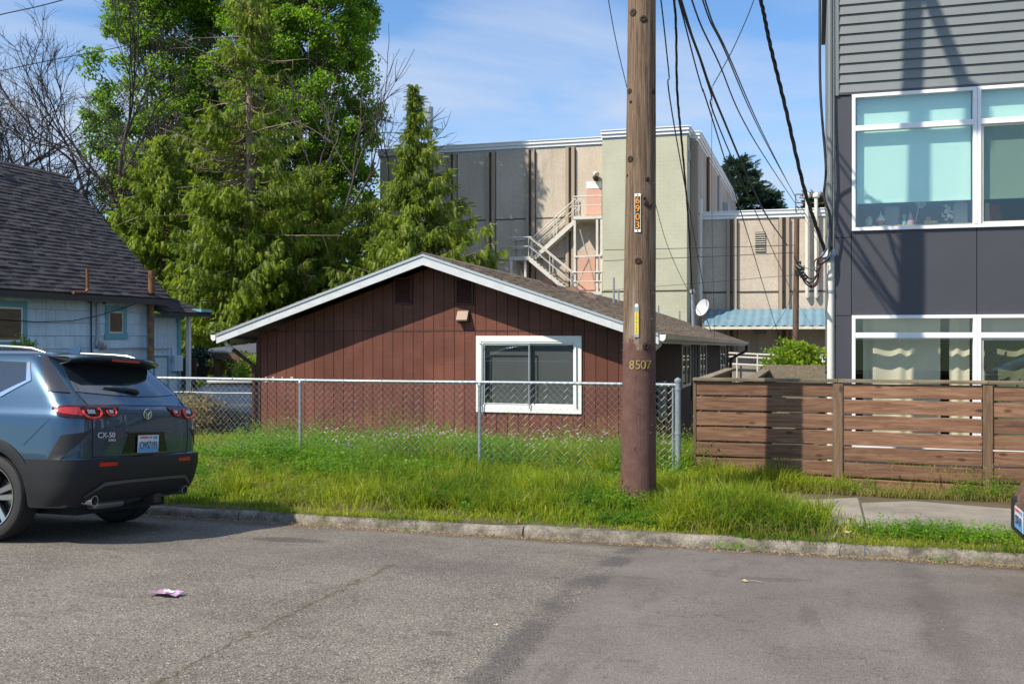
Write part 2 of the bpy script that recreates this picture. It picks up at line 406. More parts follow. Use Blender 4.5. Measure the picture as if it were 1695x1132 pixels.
# asphalt
m = M('asphalt', .88, 0, .25)
X, Y = m.X, m.Y
st = m.voro(135., out='Color'); st2 = m.voro(210., out='Color'); nb = m.noise(1.3, 5, .6); fine = m.noise(300, 2, .6)
c = m.mix(nb.ss(.3, .7), (.150, .132, .113), (.205, .182, .156))
c = m.scale(c, st.lin(0, 1, .50, 1.42) * st2.lin(0, 1, .75, 1.25))
c = m.mix(st.gt(.955) * .75, c, (.46, .42, .36)); c = m.mix(st.lt(.09) * .75, c, (.03, .028, .03))
smooth_c = m.scale(m.mix(nb.ss(.3, .7), (.148, .129, .117), (.190, .168, .153)), st2.lin(0, 1, .55, 1.42) * m.voro(330., out='Color').lin(0, 1, .8, 1.2))
wob = m.noise(3.5, 4, .6).lin(.2, .8, -.12, .12)
patch = (X + wob * .35).ss(-1.435, -1.405)
c = m.mix(patch, c, smooth_c)
tar = (X + wob * .6 + 1.53).abs().ss(.15, .06) * (m.noise(1.4, 3, .5).ss(.36, .5))
c = m.mix(tar * .6, c, m.scale((.062, .058, .060), st2.lin(0, 1, .6, 1.4)))
w2 = m.noise(9, 4, .65).lin(.2, .8, -.05, .05)
vc = m.nt.nodes.new('ShaderNodeTexVoronoi'); vc.feature = 'DISTANCE_TO_EDGE'; vc.inputs['Scale'].default_value = .75
wv = m.nt.nodes.new('ShaderNodeVectorMath'); wv.operation = 'ADD'; cb = m.nt.nodes.new('ShaderNodeCombineXYZ'); m.nt.links.new((w2 * 6.).k, cb.inputs[0]); m.nt.links.new((wob * 3.).k, cb.inputs[1]); m.nt.links.new(m.pos, wv.inputs[0]); m.nt.links.new(cb.outputs[0], wv.inputs[1]); m.nt.links.new(wv.outputs[0], vc.inputs['Vector'])
hair = E(m.nt, vc.outputs['Distance']).lt(.0045) * m.noise(.55, 3).gt(.50)
c = m.mix(hair * .45, c, (.035, .03, .026))
crack = ((X + w2 + 3.03).abs().lt(.009) * (Y.gt(3.0)) * (Y.lt(7.1))).mx((Y + w2 - 7.05).abs().lt(.007) * (X.gt(-3.1)) * (X.lt(-1.45)))
crack = crack.mx((Y + w2 * 1.6 - 7.72).abs().lt(.006) * X.lt(-3.0) * X.gt(-9.) * m.noise(.8, 2).gt(.47))
moss = ((X + w2 * 2. + 3.03).abs().lt(.035) * (Y.gt(3.0)) * (Y.lt(7.1)) * m.noise(6, 4, .7).gt(.5))
c = m.mix(moss * .45, c, (.12, .10, .045)); c = m.mix(crack * .5, c, (.03, .025, .018))
streak = m.noise(2.2, 4, .6, (1.6, .35, 1)).ss(.56, .72) * patch
c = m.mix(streak * .35, c, (.06, .056, .06))
c = m.mix((X - .72 + wob).abs().ss(.2, .02) * .3, c, (.055, .05, .05))
ex_ = (X + 4.42) / .42; ey_ = (Y - 7.98) / .17; c = m.mix((ex_ * ex_ + ey_ * ey_ + m.noise(5, 3).lin(.2, .8, -.3, .3)).ss(1.1, .6) * .5, c, (.045, .04, .038))
gut = (Y + m.noise(2.5, 5, .7).lin(.2, .8, -.22, .22)).ss(8.75, 9.1)
c = m.mix(gut * .75, c, m.mix(m.noise(11, 5, .7).ss(.35, .7), (.055, .042, .03), (.17, .12, .07)))
stain = m.noise(1.9, 3, .6, (1, 2.2, 1)).ss(.62, .7) * .4
c = m.mix(stain, c, (.075, .068, .062))
c = m.mix(((Y + m.X * .02 - 7.15).abs().ss(.5, .1) * .22), c, (.09, .086, .085))
m.color(c); m.bump(st * .8 + st2 * .5 + nb * .6, .55, .008); MT['asphalt'] = m.m

m = M('concrete', .85, 0, .25)
c = m.mix(m.noise(1.6, 6, .65).ss(.3, .7), (.20, .18, .155), (.31, .28, .24))
c = m.scale(c, m.noise(60, 3, .7).lin(.3, .7, .82, 1.15) * m.objrand().lin(0, 1, .93, 1.07))
c = m.mix(m.noise(3.4, 5, .7).ss(.6, .72) * .45, c, (.33, .21, .11))
m.color(c); m.bump(m.noise(70, 4, .7, (1, .25, 1)), .4, .006); MT['concrete'] = m.m
m = M('kerb_concrete', .9, 0, .2)
c = m.mix(m.noise(5, 6, .7).ss(.3, .7), (.085, .075, .06), (.28, .25, .21))
c = m.scale(c, m.voro(80., out='Color').lin(0, 1, .75, 1.2))
c = m.mix(m.noise(2.2, 4, .7).ss(.55, .7) * .5, c, (.11, .115, .05))
m.color(c); m.bump(m.noise(40, 5, .7), .7, .012); MT['kerb_concrete'] = m.m

def shingle_mat(name, c1, c2, moss=.0):
    m = M(name, .92, 0, .15)
    c = m.mix(m.island(), c1, c2); c = m.scale(c, m.voro(120., out='Color').lin(0, 1, .7, 1.3))
    c = m.mix(m.noise(1.1, 5, .65).ss(.48, .75) * .5, c, tuple(q * .55 for q in c1))
    if moss: c = m.mix(m.noise(4, 5, .7).ss(.54, .7) * moss, c, (.11, .075, .022))
    m.color(c); m.bump(m.noise(90, 3, .7), .5, .006); return m.m
MT['shingle_brown'] = shingle_mat('shingle_brown', (.13, .105, .08), (.20, .16, .125), .35)
MT['shingle_mossy'] = shingle_mat('shingle_mossy', (.20, .14, .07), (.28, .20, .11), .8)
MT['shingle_dark'] = shingle_mat('shingle_dark', (.042, .041, .048), (.085, .078, .085), .12)

def leafmat(name, c1, c2, tr=.45, rough=.5, yellow=0., cell=.8):
    m = M(name, rough, 0, .35)
    f = m.island(); big = m.noise(cell, 4, .65).ss(.36, .64)
    c = m.mix((f * .45 + big * .55), c1, c2)
    if yellow: c = m.mix(f.gt(1 - yellow), c, (.30, .25, .06))
    m.color(c)
    m.translucent(m.scale(c, 1.5), tr); return m.m
MT['cedar'] = leafmat('cedar', (.034, .075, .008), (.31, .40, .026), .45)
MT['cedar_small'] = leafmat('cedar_small', (.040, .085, .010), (.29, .37, .025), .42)
MT['broad'] = leafmat('broad', (.06, .15, .012), (.23, .37, .022), .55, .45)
MT['conifer_blue'] = leafmat('conifer_blue', (.018, .045, .03), (.04, .08, .045), .2)
MT['grass'] = leafmat('grass', (.06, .16, .010), (.40, .44, .024), .45, .5, .06, .9)
MT['grass_dry'] = leafmat('grass_dry', (.22, .19, .05), (.35, .29, .11), .3, .7)
MT['weed'] = leafmat('weed', (.055, .16, .012), (.20, .36, .025), .45, .5, 0, 1.5)
MT['shrub_lime'] = leafmat('shrub_lime', (.14, .25, .02), (.28, .38, .03), .45)
MT['shrub_red'] = leafmat('shrub_red', (.10, .09, .03), (.28, .22, .09), .35)
MT['petal_pink'] = leafmat('petal_pink', (.50, .25, .46), (.68, .45, .62), .3)
MT['petal_white'] = leafmat('petal_white', (.7, .7, .62), (.8, .8, .75), .3)
MT['dry_leaf'] = simple('dry_leaf', (.5, .36, .18), .8, var=.2, vs=20)
MT['bark'] = simple('bark', (.13, .09, .065), .9, var=.35, vs=6, bump=.6, bs=12, stretch=(3, 3, .4))
MT['bark_pale'] = simple('bark_pale', (.27, .2, .145), .9, var=.3, vs=6, bump=.5, bs=12, stretch=(3, 3, .4))
MT['bark_dark'] = simple('bark_dark', (.07, .055, .05), .9, var=.3, vs=6)

# ================================================================ GROUND
YS0, YS1 = -6.5, 9.2
_yp = [-6.5, -5.5, -3, 0, 3, 5, 6, 6.9, 7.7, 8.5, 9.2]; _zp = [0., .08, .17, .21, .225, .22, .20, .172, .12, .06, 0.]
def street_z(y): return float(np.interp(y, _yp, _zp))
_gy = [9.2, 9.4, 10.4, 12.1, 15.0, 17.7, 20, 26, 60, 1500]; _gz = [.08, .09, .12, .15, .0, -.2, -.52, -.4, -.2, -.2]
def ground_z(y): return float(np.interp(y, _gy, _gz))
mb = MB(); ys = sorted(set(list(np.linspace(YS0, YS1, 50)) + _yp)); xs = [-300, -60] + list(np.linspace(-20, 14, 35)) + [60, 300]
mb.grid([[(x, y, street_z(y) + (.006 * math.sin(x * 1.7 + y) if -6 < y < 9 else 0)) for x in xs] for y in ys])
tag(mb.build('street', MT['asphalt'], smooth=True), kind='structure')
mb = MB(); ys = [9.3, 9.4, 10.4, 11, 12.1, 13, 14, 15.0, 16, 17.7, 20, 26, 60, 200, 1500]; xs = [-1500, -300, -60] + list(np.linspace(-22, 14, 37)) + [60, 300, 1500]
mb.grid([[(x, y, ground_z(y) + (.02 * math.sin(x * 1.3) * math.cos(y * 1.9) if 9.5 < y < 17 else 0)) for x in xs] for y in ys])
tag(mb.build('ground', MT['soil'], smooth=True), kind='structure')
mb = MB(); mb.grid([[(x, y, z) for x in (-1500, -300, 0, 300, 1500)] for y, z in ((-1500, -.1), (-100, 0), (-6.6, .06))])
tag(mb.build('ground', simple('far_lawn', (.06, .09, .02), .9, var=.3, vs=1.5)), kind='structure')
# kerb: cast sections, each slightly out of line
kb = tag(thing('kerb', None, None, (0, 9.2, 0)), kind='structure')
x = -24.0
while x < 16:
    ln = 3.05; mb = MB(); j = random.uniform(-.012, .012); dz = random.uniform(-.008, .008)
    n = 12; rows = []
    for k in range(n + 1):
        xx = x + .006 + (ln - .012) * k / n; a = random.uniform(-.007, .007); b = random.uniform(-.005, .005)
        rows.append([(xx, 9.2 + j + a, -.15), (xx, 9.205 + j + a, .045), (xx, 9.222 + j + a, .075 + dz + b), (xx, 9.25 + j, .088 + dz + b),
                     (xx, 9.335 + j + b, .088 + dz + b), (xx, 9.35 + j, .07 + dz), (xx, 9.35 + j, -.15)])
    mb.grid(rows); mb.add(rows[0], [tuple(range(7))]); mb.add(rows[-1], [tuple(range(7))])
    mb.build('kerb_section', MT['kerb_concrete'], kb, smooth=True, sharp=50); x += ln
# pavement slabs
pv = tag(thing('pavement', None, None, (0, 11, 0)), kind='structure')
x = -14.55
while x < 12:
    z = .115 + random.uniform(-.006, .006)
    mb = MB().bbox((x + .008, 9.95 if x > -1.3 else 10.75, -.05), (x + 1.49, 11.72, z + .02), .008)
    mb.build('slab', MT['concrete'], pv); x += 1.5

# ================================================================ shingle fields
def shingles(name, o, u, v, W, H, tw, ex, mat, parent, keep=None, th=.012, lift=.03, fl=1.12):
    """overlapping tabs on a slope: o lower corner, u along the courses, v up the slope"""
    o, u, v = Vector(o), Vector(u).normalized(), Vector(v).normalized(); n = u.cross(v).normalized()
    if n.z < 0: n = -n
    V = []; F = []; rows = int(math.ceil(H / ex))
    for r in range(rows):
        y0 = r * ex; xoff = (r % 2) * tw / 2 + random.uniform(-.02, .02); k = int(W / tw) + 2
        for c in range(k):
            a = max(0, c * tw - xoff + .003); b = min(W, (c + 1) * tw - xoff - .003)
            if b - a < .02: continue
            if keep and not keep((a + b) / 2, y0): continue
            t = th * random.uniform(.6, 1.5); dy = random.uniform(-.008, .008); y1 = min(y0 + ex * 1.12, H)
            q = len(V); lo = lift * random.uniform(.75, 1.25)
            for (xx, yy, hh) in ((a, y0 + dy, lo + t), (b, y0 + dy, lo + t), (b, y1, .004 + t), (a, y1, .004 + t), (a, y0 + dy, 0), (b, y0 + dy, 0)):
                V.append(o + u * xx + v * yy + n * hh)
            F += [(q, q + 1, q + 2, q + 3), (q + 4, q + 5, q + 1, q), (q + 4, q, q + 3), (q + 5, q + 2, q + 1)]
    mb = MB(); mb.add(V, F); ob = mb.build(name, mat, parent, fix=False); return tag(ob, kind='stuff')

def pieces(x0, x1, z0, z1, hole):
    """a board minus a rectangular opening"""
    hx0, hx1, hz0, hz1 = hole
    if x1 <= hx0 or x0 >= hx1 or z1 <= hz0 or z0 >= hz1: return [(x0, x1, z0, z1)]
    out = []
    if x0 < hx0: out.append((x0, hx0, z0, z1))
    if x1 > hx1: out.append((hx1, x1, z0, z1))
    a, b = max(x0, hx0), min(x1, hx1)
    if z0 < hz0: out.append((a, b, z0, hz0))
    if z1 > hz1: out.append((a, b, hz1, z1))
    return out

def text_part(name, body, size, mat, parent, loc, rot, ext=.001, label=None, align='CENTER', local=False, shear=0., sx=1.):
    cu = bpy.data.curves.new(name, 'FONT'); cu.body = body; cu.size = size; cu.extrude = ext; cu.align_x = align; cu.align_y = 'CENTER'; cu.resolution_u = 3; cu.shear = shear
    t = bpy.data.objects.new(name, cu); COL.objects.link(t)
    dg = bpy.context.evaluated_depsgraph_get(); dg.update()
    me = bpy.data.meshes.new_from_object(t.evaluated_get(dg)); me.materials.clear(); me.materials.append(mat)
    bpy.data.objects.remove(t); bpy.data.curves.remove(cu)
    o = bpy.data.objects.new(name, me); COL.objects.link(o)
    o.location = Vector(loc) if local or parent is None else Vector(loc) - origin(parent); o.rotation_euler = rot; o.scale = (sx, 1, 1); o.parent = parent
    if label: o['label'] = label
    return o

# ================================================================ RED HOUSE
YW, XL, XR, XC, YB = 17.7, -10.52, -3.13, -6.825, 38.6
SAG = .0095
rh = thing('red_house', 'single-storey dark red wooden house with low gable roof behind the chain-link fence', 'house', (XC, YW, -.2))
ZA, ZE, XEL, XER, YO = 3.40, 1.955, -11.10, -2.55, 17.15
sl = (ZA - ZE) / (XER - XC)
def roof_z(x): return ZA - sl * abs(x - XC)
WX0, WX1, WZ0, WZ1 = -5.985, -4.0, .52, 1.914
hole = (WX0 + .1, WX1 - .1, WZ0 + .1, WZ1 - .1)
# backing wall (with the window opening) and the other walls
mb = MB()
for q in pieces(XL + .02, XR - .02, -.6, 2.0, hole): mb.box((q[0], YW + .024, q[2]), (q[1], YW + .12, q[3]))
mb.prism([(XL + .02, YW + .024, 2.0), (XR - .02, YW + .024, 2.0), (XR - .02, YW + .024, roof_z(XR) - .2), (XC, YW + .024, roof_z(XC) - .2), (XL + .02, YW + .024, roof_z(XL) - .2)], (0, .096, 0))
mb.box((XL, YW + .12, -.8), (XL + .12, YB, 1.72)); mb.box((XL, YB, -.8), (XR, YB + .12, 1.72))
mb.build('wall', MT['red_trim'], rh)
# front boards, lower and upper course
npl = 36; pw = (XR - XL) / npl
for i in range(npl):
    a = XL + i * pw + .005; b = XL + (i + 1) * pw - .005
    for q in pieces(a, b, -.45, 1.995, hole):
        boxi('plank', MT['red_siding'], rh, (q[0], YW + random.uniform(0, .003), q[2]), (q[1], YW + .022, q[3]))
    za, zb = roof_z(a) - .19, roof_z(b) - .19
    poly = [(a, YW, 2.02), (b, YW, 2.02), (b, YW, zb)] + ([(XC, YW, roof_z(XC) - .19)] if a < XC < b else []) + [(a, YW, za)]
    if min(za, zb) > 2.04: MB().prism(poly, (0, .022, 0)).build('plank', MT['red_siding'], rh)
MB().box((XL, YW - .004, 1.996), (XR, YW + .012, 2.018)).build('flashing', MT['red_trim'], rh)
for x0 in (XL - .03, XR - .06): MB().bbox((x0, YW - .02, -.45), (x0 + .09, YW - .001, 1.86)).build('corner_board', MT['red_trim'], rh)
# window
wn = MB()
t = .105; y0, y1 = YW - .028, YW - .001
for a, b in (((WX0, WZ1 - t), (WX1, WZ1)), ((WX0, WZ0), (WX1, WZ0 + t)), ((WX0, WZ0 + t), (WX0 + t, WZ1 - t)), ((WX1 - t, WZ0 + t), (WX1, WZ1 - t))):
    wn.bbox((a[0], y0, a[1]), (b[0], y1, b[1]), .004)
wo_ = wn.build('window', MT['white_paint'], rh)
fx0, fx1, fz0, fz1 = hole; mb = MB(); f = .035; xm = -4.98
for a, b in (((fx0, fz1 - f), (fx1, fz1)), ((fx0, fz0), (fx1, fz0 + f)), ((fx0, fz0 + f), (fx0 + f, fz1 - f)), ((fx1 - f, fz0 + f), (fx1, fz1 - f))):
    mb.bbox((a[0], YW - .018, a[1]), (b[0], YW + .06, b[1]), .004)
mb.build('frame', MT['vinyl'], wo_)
for (a, b, yy, m_) in ((fx0 + f, xm + .02, YW + .0, 'alu'), (xm - .02, fx1 - f, YW + .03, 'vinyl')):
    mb = MB(); k = .03
    for p, q in (((a, fz1 - f - k), (b, fz1 - f)), ((a, fz0 + f), (b, fz0 + f + k)), ((a, fz0 + f + k), (a + k, fz1 - f - k)), ((b - k, fz0 + f + k), (b, fz1 - f - k))):
        mb.bbox((p[0], yy, p[1]), (q[0], yy + .026, q[1]), .003)
    mb.build('sash', MT[m_], wo_)
    MB().box((a + k, yy + .010, fz0 + f + k), (b - k, yy + .014, fz1 - f - k)).build('pane', glass('pane_glass_' + m_, (.93, .95, .95), .0, 0, .5), wo_)
MB().box((fx0, YW + .09, fz0), (fx1, YW + .095, fz1)).build('shade', MT['screen'], wo_)
mb = MB(); mb.tube([P(794, 569, YW - .07), P(799, 571, YW - .06), P(876, 571, YW - .06), P(876, 676, YW - .06)], .012, 6); mb.tube([P(799, 571, YW - .06), P(798.5, 686, YW - .06)], .012, 6)
mb.tube([P(954, 573, YW - .045), P(954.5, 676, YW - .045)], .009, 6)
mb.build('metal_bar', MT['galv'], wo_)
# gable vents with slats
for (px0, px1, py0, py1) in ((653, 683, 459, 504), (754, 784, 460, 505)):
    a = P(px0, py1, YW); b = P(px1, py0, YW); mb = MB(); k = .035
    for p, q in (((a.x, b.z - k), (b.x, b.z)), ((a.x, a.z), (b.x, a.z + k)), ((a.x, a.z + k), (a.x + k, b.z - k)), ((b.x - k, a.z + k), (b.x, b.z - k))):
        mb.bbox((p[0], YW - .03, p[1]), (q[0], YW - .001, q[1]), .004)
    v_ = mb.build('gable_vent', MT['red_trim'], rh)
    n = 10
    for i in range(n):
        z = a.z + k + (b.z - a.z - 2 * k) * (i + .5) / n
        MB().prism([(a.x + k, YW - .026, z - .016), (a.x + k, YW - .020, z - .02), (a.x + k, YW + .002, z + .012), (a.x + k, YW - .004, z + .016)], (b.x - a.x - 2 * k, 0, 0)).build('slat', MT['red_trim'], v_)
# extractor hood
c = P(768, 524, YW)
mb = MB(); mb.bbox((c.x - .13, YW - .02, c.z - .10), (c.x + .13, YW - .001, c.z + .13), .004); eh = mb.build('extractor_hood', MT['red_trim'], rh)
MB().prism([(c.x - .105, YW - .02, c.z + .11), (c.x - .105, YW - .06, c.z + .10), (c.x - .105, YW - .15, c.z - .06), (c.x - .105, YW - .14, c.z - .085), (c.x - .105, YW - .02, c.z - .085)], (.21, 0, 0)).build('hood_cover', MT['vent_brown'], eh)
# barge boards, roof deck, soffit, gutters
for s, xe in ((-1, XEL), (1, XER)):
    ze = roof_z(xe)
    MB().prism([(XC, YO, ZA - .01), (xe, YO, ze - .01), (xe, YO, ze - .185), (XC, YO, ZA - .20)], (0, .04, 0)).build('barge_board', MT['barge_paint'], rh)
    MB().prism([(XC, YO - .018, ZA), (xe, YO - .018, ze), (xe, YO - .018, ze - .045), (XC, YO - .018, ZA - .045)], (0, .018, 0)).build('drip_trim', MT['alu'], rh)
    d = Vector((0, YB + .5 - YO - .04, -SAG * (YB - YO)))
    MB().prism([(XC, YO + .04, ZA - .02), (xe, YO + .04, ze - .02), (xe, YO + .04, ze - .09), (XC, YO + .04, ZA - .10)], d).build('roof_deck', MT['dark_trim'] if s < 0 else MT['old_wood'], rh)
    # closed gable overhang and fascia
    MB().prism([(xe, YO + .04, ze - .02), (xe + s * .02, YO + .04, ze - .02), (xe + s * .02, YO + .04, ze - .17), (xe, YO + .04, ze - .17)], d).build('fascia_board', MT['gutter_paint'], rh)
    dd = Vector((0, YB + .5 - YO, -SAG * (YB - YO))); g = []
    for (gx, gz) in ((.02, -.02), (.02, -.115), (.075, -.135), (.115, -.10), (.125, -.02), (.118, -.02), (.108, -.095), (.072, -.127), (.027, -.108), (.027, -.02)):
        g.append((xe + s * gx, YO, ze + gz + .005))
    MB().prism(g, dd).build('gutter', MT['gutter_paint'], rh)
    MB().prism([(xe + s * .02, YO - .006, ze - .02), (xe + s * .02, YO - .006, ze - .115), (xe + s * .075, YO - .006, ze - .135), (xe + s * .115, YO - .006, ze - .10), (xe + s * .125, YO - .006, ze - .02)], (0, .006, 0)).build('gutter_end', MT['white_paint'], rh)
    u = Vector((0, 1, -SAG)); v = Vector((-s, 0, sl))
    ob = shingles('shingle', (xe + s * .03, YO - .02, ze - .01), u, v, YB - YO + .5, abs(xe - XC) * math.sqrt(1 + sl * sl) + .02, .305, .142, MT['shingle_brown'], rh, th=.005, lift=.010)
cap = MB().prism([(XC - .13, YO - .03, ZA - .03), (XC, YO - .03, ZA + .035), (XC + .13, YO - .03, ZA - .03), (XC, YO - .03, ZA + .015)], (0, YB - YO + .5, -SAG * (YB - YO)))
cap.build('ridge_cap', MT['shingle_brown'], rh)
# downspouts with pale elbows at the eaves
mb = MB(); mb.tube([(XEL + .02, YW - .2, ZE - .12), (XEL + .04, YW - .2, ZE - .24), (XEL + .16, YW - .16, ZE - .33), (XL - .06, YW - .05, ZE - .62), (XL - .06, YW - .05, -.1)], .042, 8)
mb.build('downspout', MT['red_trim'], rh, smooth=True)
MB().tube([(XEL + .0, YW - .2, ZE - .11), (XEL + .015, YW - .2, ZE - .19), (XEL + .06, YW - .19, ZE - .255), (XEL + .13, YW - .17, ZE - .31)], .05, 8).build('downspout_elbow', MT['white_paint'], rh, smooth=True)
MB().tube([(XER - .02, YW - .35, ZE - .12), (XER - .02, YW - .35, ZE - .2), (XER - .10, YW - .33, ZE - .27), (XR + .08, YW - .2, ZE - .30)], .045, 8).build('downspout_elbow', MT['gutter_paint'], rh, smooth=True)
# side wall with its windows and door
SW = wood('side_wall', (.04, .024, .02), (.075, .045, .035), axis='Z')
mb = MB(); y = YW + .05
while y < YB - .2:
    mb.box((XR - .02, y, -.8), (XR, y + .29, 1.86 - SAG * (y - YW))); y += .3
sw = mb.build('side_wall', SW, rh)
MB().box((XR - .12, YW + .12, -.8), (XR - .021, YB, 1.70)).build('wall_core', MT['dark_trim'], rh)
def side_opening(name, pxa, pxb, pyt, pyb, mat, tr=.07, glassy=True):
    ya = PX(pxa, 600, XR).y; yb = PX(pxb, 600, XR).y; zt = min(PX((pxa + pxb) / 2, pyt, XR).z, 1.82 - SAG * (ya - YW)); zb = PX((pxa + pxb) / 2, pyb, XR).z
    mb = MB()
    for p, q in (((ya, zt - tr), (yb, zt)), ((ya, zb), (yb, zb + tr)), ((ya, zb + tr), (ya + tr * 2, zt - tr)), ((yb - tr * 2, zb + tr), (yb, zt - tr)), (((ya + yb) / 2 - .04, zb + tr), ((ya + yb) / 2 + .04, zt - tr))):
        mb.bbox((XR + .002, p[0], p[1]), (XR + .035, q[0], q[1]), .004)
    w_ = mb.build(name, mat, rh)
    MB().box((XR + .003, ya + tr, zb + tr), (XR + .012, yb - tr, zt - tr)).build('pane', glass('side_glass_%d' % pxa, (.4, .4, .38), .02) if glassy else MT['dark_trim'], w_)
    MB().box((XR + .0005, ya + tr, zb + tr), (XR + .0025, yb - tr, zt - tr)).build('shade', MT['screen'], w_)
side_opening('side_window', 1127, 1142, 568, 640, MT['gutter_paint'])
side_opening('side_door', 1144, 1154, 565, 660, MT['dark_trim'], glassy=False)
side_opening('side_window', 1157, 1168, 568, 632, MT['gutter_paint'])
side_opening('side_window', 1191, 1200, 570, 625, MT['gutter_paint'])
MB().tube([(XER + .06, YB + .3, ZE - .35), (XER + .06, YB + .3, ZE - .55), (XR + .1, YB - .2, ZE - .85), (XR + .08, YB - .2, -.2)], .06, 8).build('downspout', MT['dark_trim'], rh, smooth=True)
MB().bbox((XR + .01, YW + 3.1, .2), (XR + .16, YW + 3.4, 1.0), .02).build('meter_box', MT['metal_grey'], rh)
# numerals beside the corner, half behind the top rail
for k, (ch, px) in enumerate(zip('6019', (440, 452, 467, 483))):
    q = P(px, 628.5, YW - .012)
    text_part('numeral', ch, .15, MT['white_paint'], rh, q, (R(90), 0, 0), .004)
# roof fittings
def on_roof(px, py):
    """where the sight line meets the visible roof slope"""
    best = None
    for yy in np.linspace(17.2, 39, 800):
        q = P(px, py, yy)
        d = abs(q.z - (ZA - sl * (q.x - XC) - SAG * (yy - YW)))
        if best is None or d < best[0]: best = (d, q)
    return best[1]
for (px, py) in ((947, 482), (975, 492), (905, 470)):
    q = on_roof(px, py)
    MB().prism([(q.x - .25, q.y - .2, q.z + .02), (q.x + .22, q.y - .2, q.z - .13), (q.x + .22, q.y - .2, q.z - .02), (q.x + .05, q.y - .2, q.z + .13)], (0, .45, 0)).build('roof_vent', MT['vent_brown'] if px > 910 else MT['red_trim'], rh)
for (px, py, h) in ((1016, 502, .75), (1090, 520, .3), (1125, 528, .3), (1024, 500, .4)):
    q = on_roof(px, py); MB().tube([q + Vector((0, 0, -.1)), q + Vector((0, 0, h))], .03, 8).build('vent_pipe', MT['galv'], rh, smooth=True)
# service mast on the roof
q = on_roof(1148, 541); b = P(1146, 486, q.y)
mast = MB(); mast.tube([q + Vector((0, 0, -.2)), b], .055, 8); mast.lathe([(0, .06), (.02, .1), (.1, .09), (.16, .02)], b, (0, 0, 1), 10)
mast.build('service_mast', MT['galv'], rh, smooth=True); MAST = b
# satellite dish
q = on_roof(1165, 545); dc = P(1163, 509, q.y - .3)
ds = thing('satellite_dish', 'round white satellite dish on a short mast on the brown shingle roof', 'satellite dish', q)
nrm = Vector((-.62, -.72, .33)).normalized(); prof = [(.09, .0001), (.075, .10), (.045, .20), (0, .30), (-.012, .305), (.030, .21), (.06, .11), (.075, .0001)]
prof = [(-h, r) for h, r in prof]
MB().lathe(prof, dc, nrm, 24).build('reflector', simple('dish_grey', (.5, .52, .55), .45, var=.06), ds, smooth=True)
mb = MB(); mb.tube([q + Vector((0, 0, -.1)), q + Vector((-.02, 0, .35)), dc - nrm * .12], .03, 8); mb.tube([q + Vector((.25, .2, -.12)), dc - nrm * .12 + Vector((0, 0, -.2))], .018, 6); mb.build('mount', MT['galv'], ds)
MB().tube([dc - Vector((0, 0, .3)), dc + nrm * .34 - Vector((0, 0, .1))], .015, 6).build('feed_arm', MT['galv'], ds)

# ================================================================ BLUE HOUSE (its side wall runs away from the street)
XBW = -16.2; YBE = P(244, 560, 22).y
bh = thing('blue_house', 'pale blue shingle-sided house with a steep dark roof behind the grey SUV', 'house', (XBW, 14, 0))
YN, YF = 8.5, 22.0; ZEV = 3.03
MB().box((XBW - 6.2, YN, -.8), (XBW - .05, YF, 3.0)).build('wall', MT['blue_siding'], bh)
MB().prism([(XBW - 6.2, YF, 3.0), (XBW - .05, YF, 3.0), (XBW - 2.95, YF, 6.1)], (0, -.1, 0)).build('gable_wall', MT['blue_siding'], bh)
wins = []
for (pxa, pxb, pyt, pyb) in ((-45, 43, 500, 575), (173, 208, 508, 560)):
    a = PX(pxa, pyb, XBW); b = PX(pxb, pyt, XBW); wins.append((a.y, b.y, PX(pxb, pyb, XBW).z, b.z))
# shingle courses with open joints
ex = .29; r = 0; z = -.68
while z < 2.98:
    y = YN + (r % 2) * .3
    while y < YF:
        y1 = min(y + .6, YF)
        segs = [(y + .003, y1 - .003, z, min(z + ex - .008, 2.97))]
        for wv in wins:
            nx = []
            for s_ in segs: nx += pieces(*s_, (wv[0] + .04, wv[1] - .04, wv[2] + .04, wv[3] - .04))
            segs = nx
        if y1 > 15.0:
            for s_ in segs:
                if s_[1] - s_[0] > .02 and s_[3] - s_[2] > .02:
                    j = random.uniform(0, .004)
                    MB().prism([(XBW - .02, s_[0], s_[2]), (XBW + .016 + j, s_[0], s_[2]), (XBW + .004 + j, s_[0], s_[3]), (XBW - .02, s_[0], s_[3])], (0, s_[1] - s_[0], 0)).build('shingle', MT['blue_siding'], bh)
        y = y1
    z += ex; r += 1
for i, wv in enumerate(wins):
    mb = MB(); t = .12
    for p, q in (((wv[0], wv[3] - t), (wv[1], wv[3])), ((wv[0] - .03, wv[2] - .02), (wv[1] + .03, wv[2] + t)), ((wv[0], wv[2] + t), (wv[0] + t, wv[3] - t)), ((wv[1] - t, wv[2] + t), (wv[1], wv[3] - t))):
        mb.bbox((XBW, p[0], p[1]), (XBW + .045, q[0], q[1]), .005)
    w_ = mb.build('window', MT['blue_trim'], bh)
    mb = MB(); k = .04; a0, a1, b0, b1 = wv[0] + t, wv[1] - t, wv[2] + t, wv[3] - t
    for p, q in (((a0, b1 - k), (a1, b1)), ((a0, b0), (a1, b0 + k)), ((a0, b0 + k), (a0 + k, b1 - k)), ((a1 - k, b0 + k), (a1, b1 - k))):
        mb.bbox((XBW + .006, p[0], p[1]), (XBW + .03, q[0], q[1]), .004)
    mb.build('frame', MT['white_paint'] if i == 0 else MT['gutter_paint'], w_)
    MB().box((XBW + .012, a0 + k, b0 + k), (XBW + .016, a1 - k, b1 - k)).build('pane', glass('bh_glass%d' % i, (.6, .62, .6), .03), w_)
    MB().box((XBW + .004, a0, b0), (XBW + .008, a1, b1)).build('shade', simple('bh_shade%d' % i, (.22, .22, .2) if i == 0 else (.14, .12, .09), .8, var=.25, vs=6, stretch=(1, 5, 1)), w_)
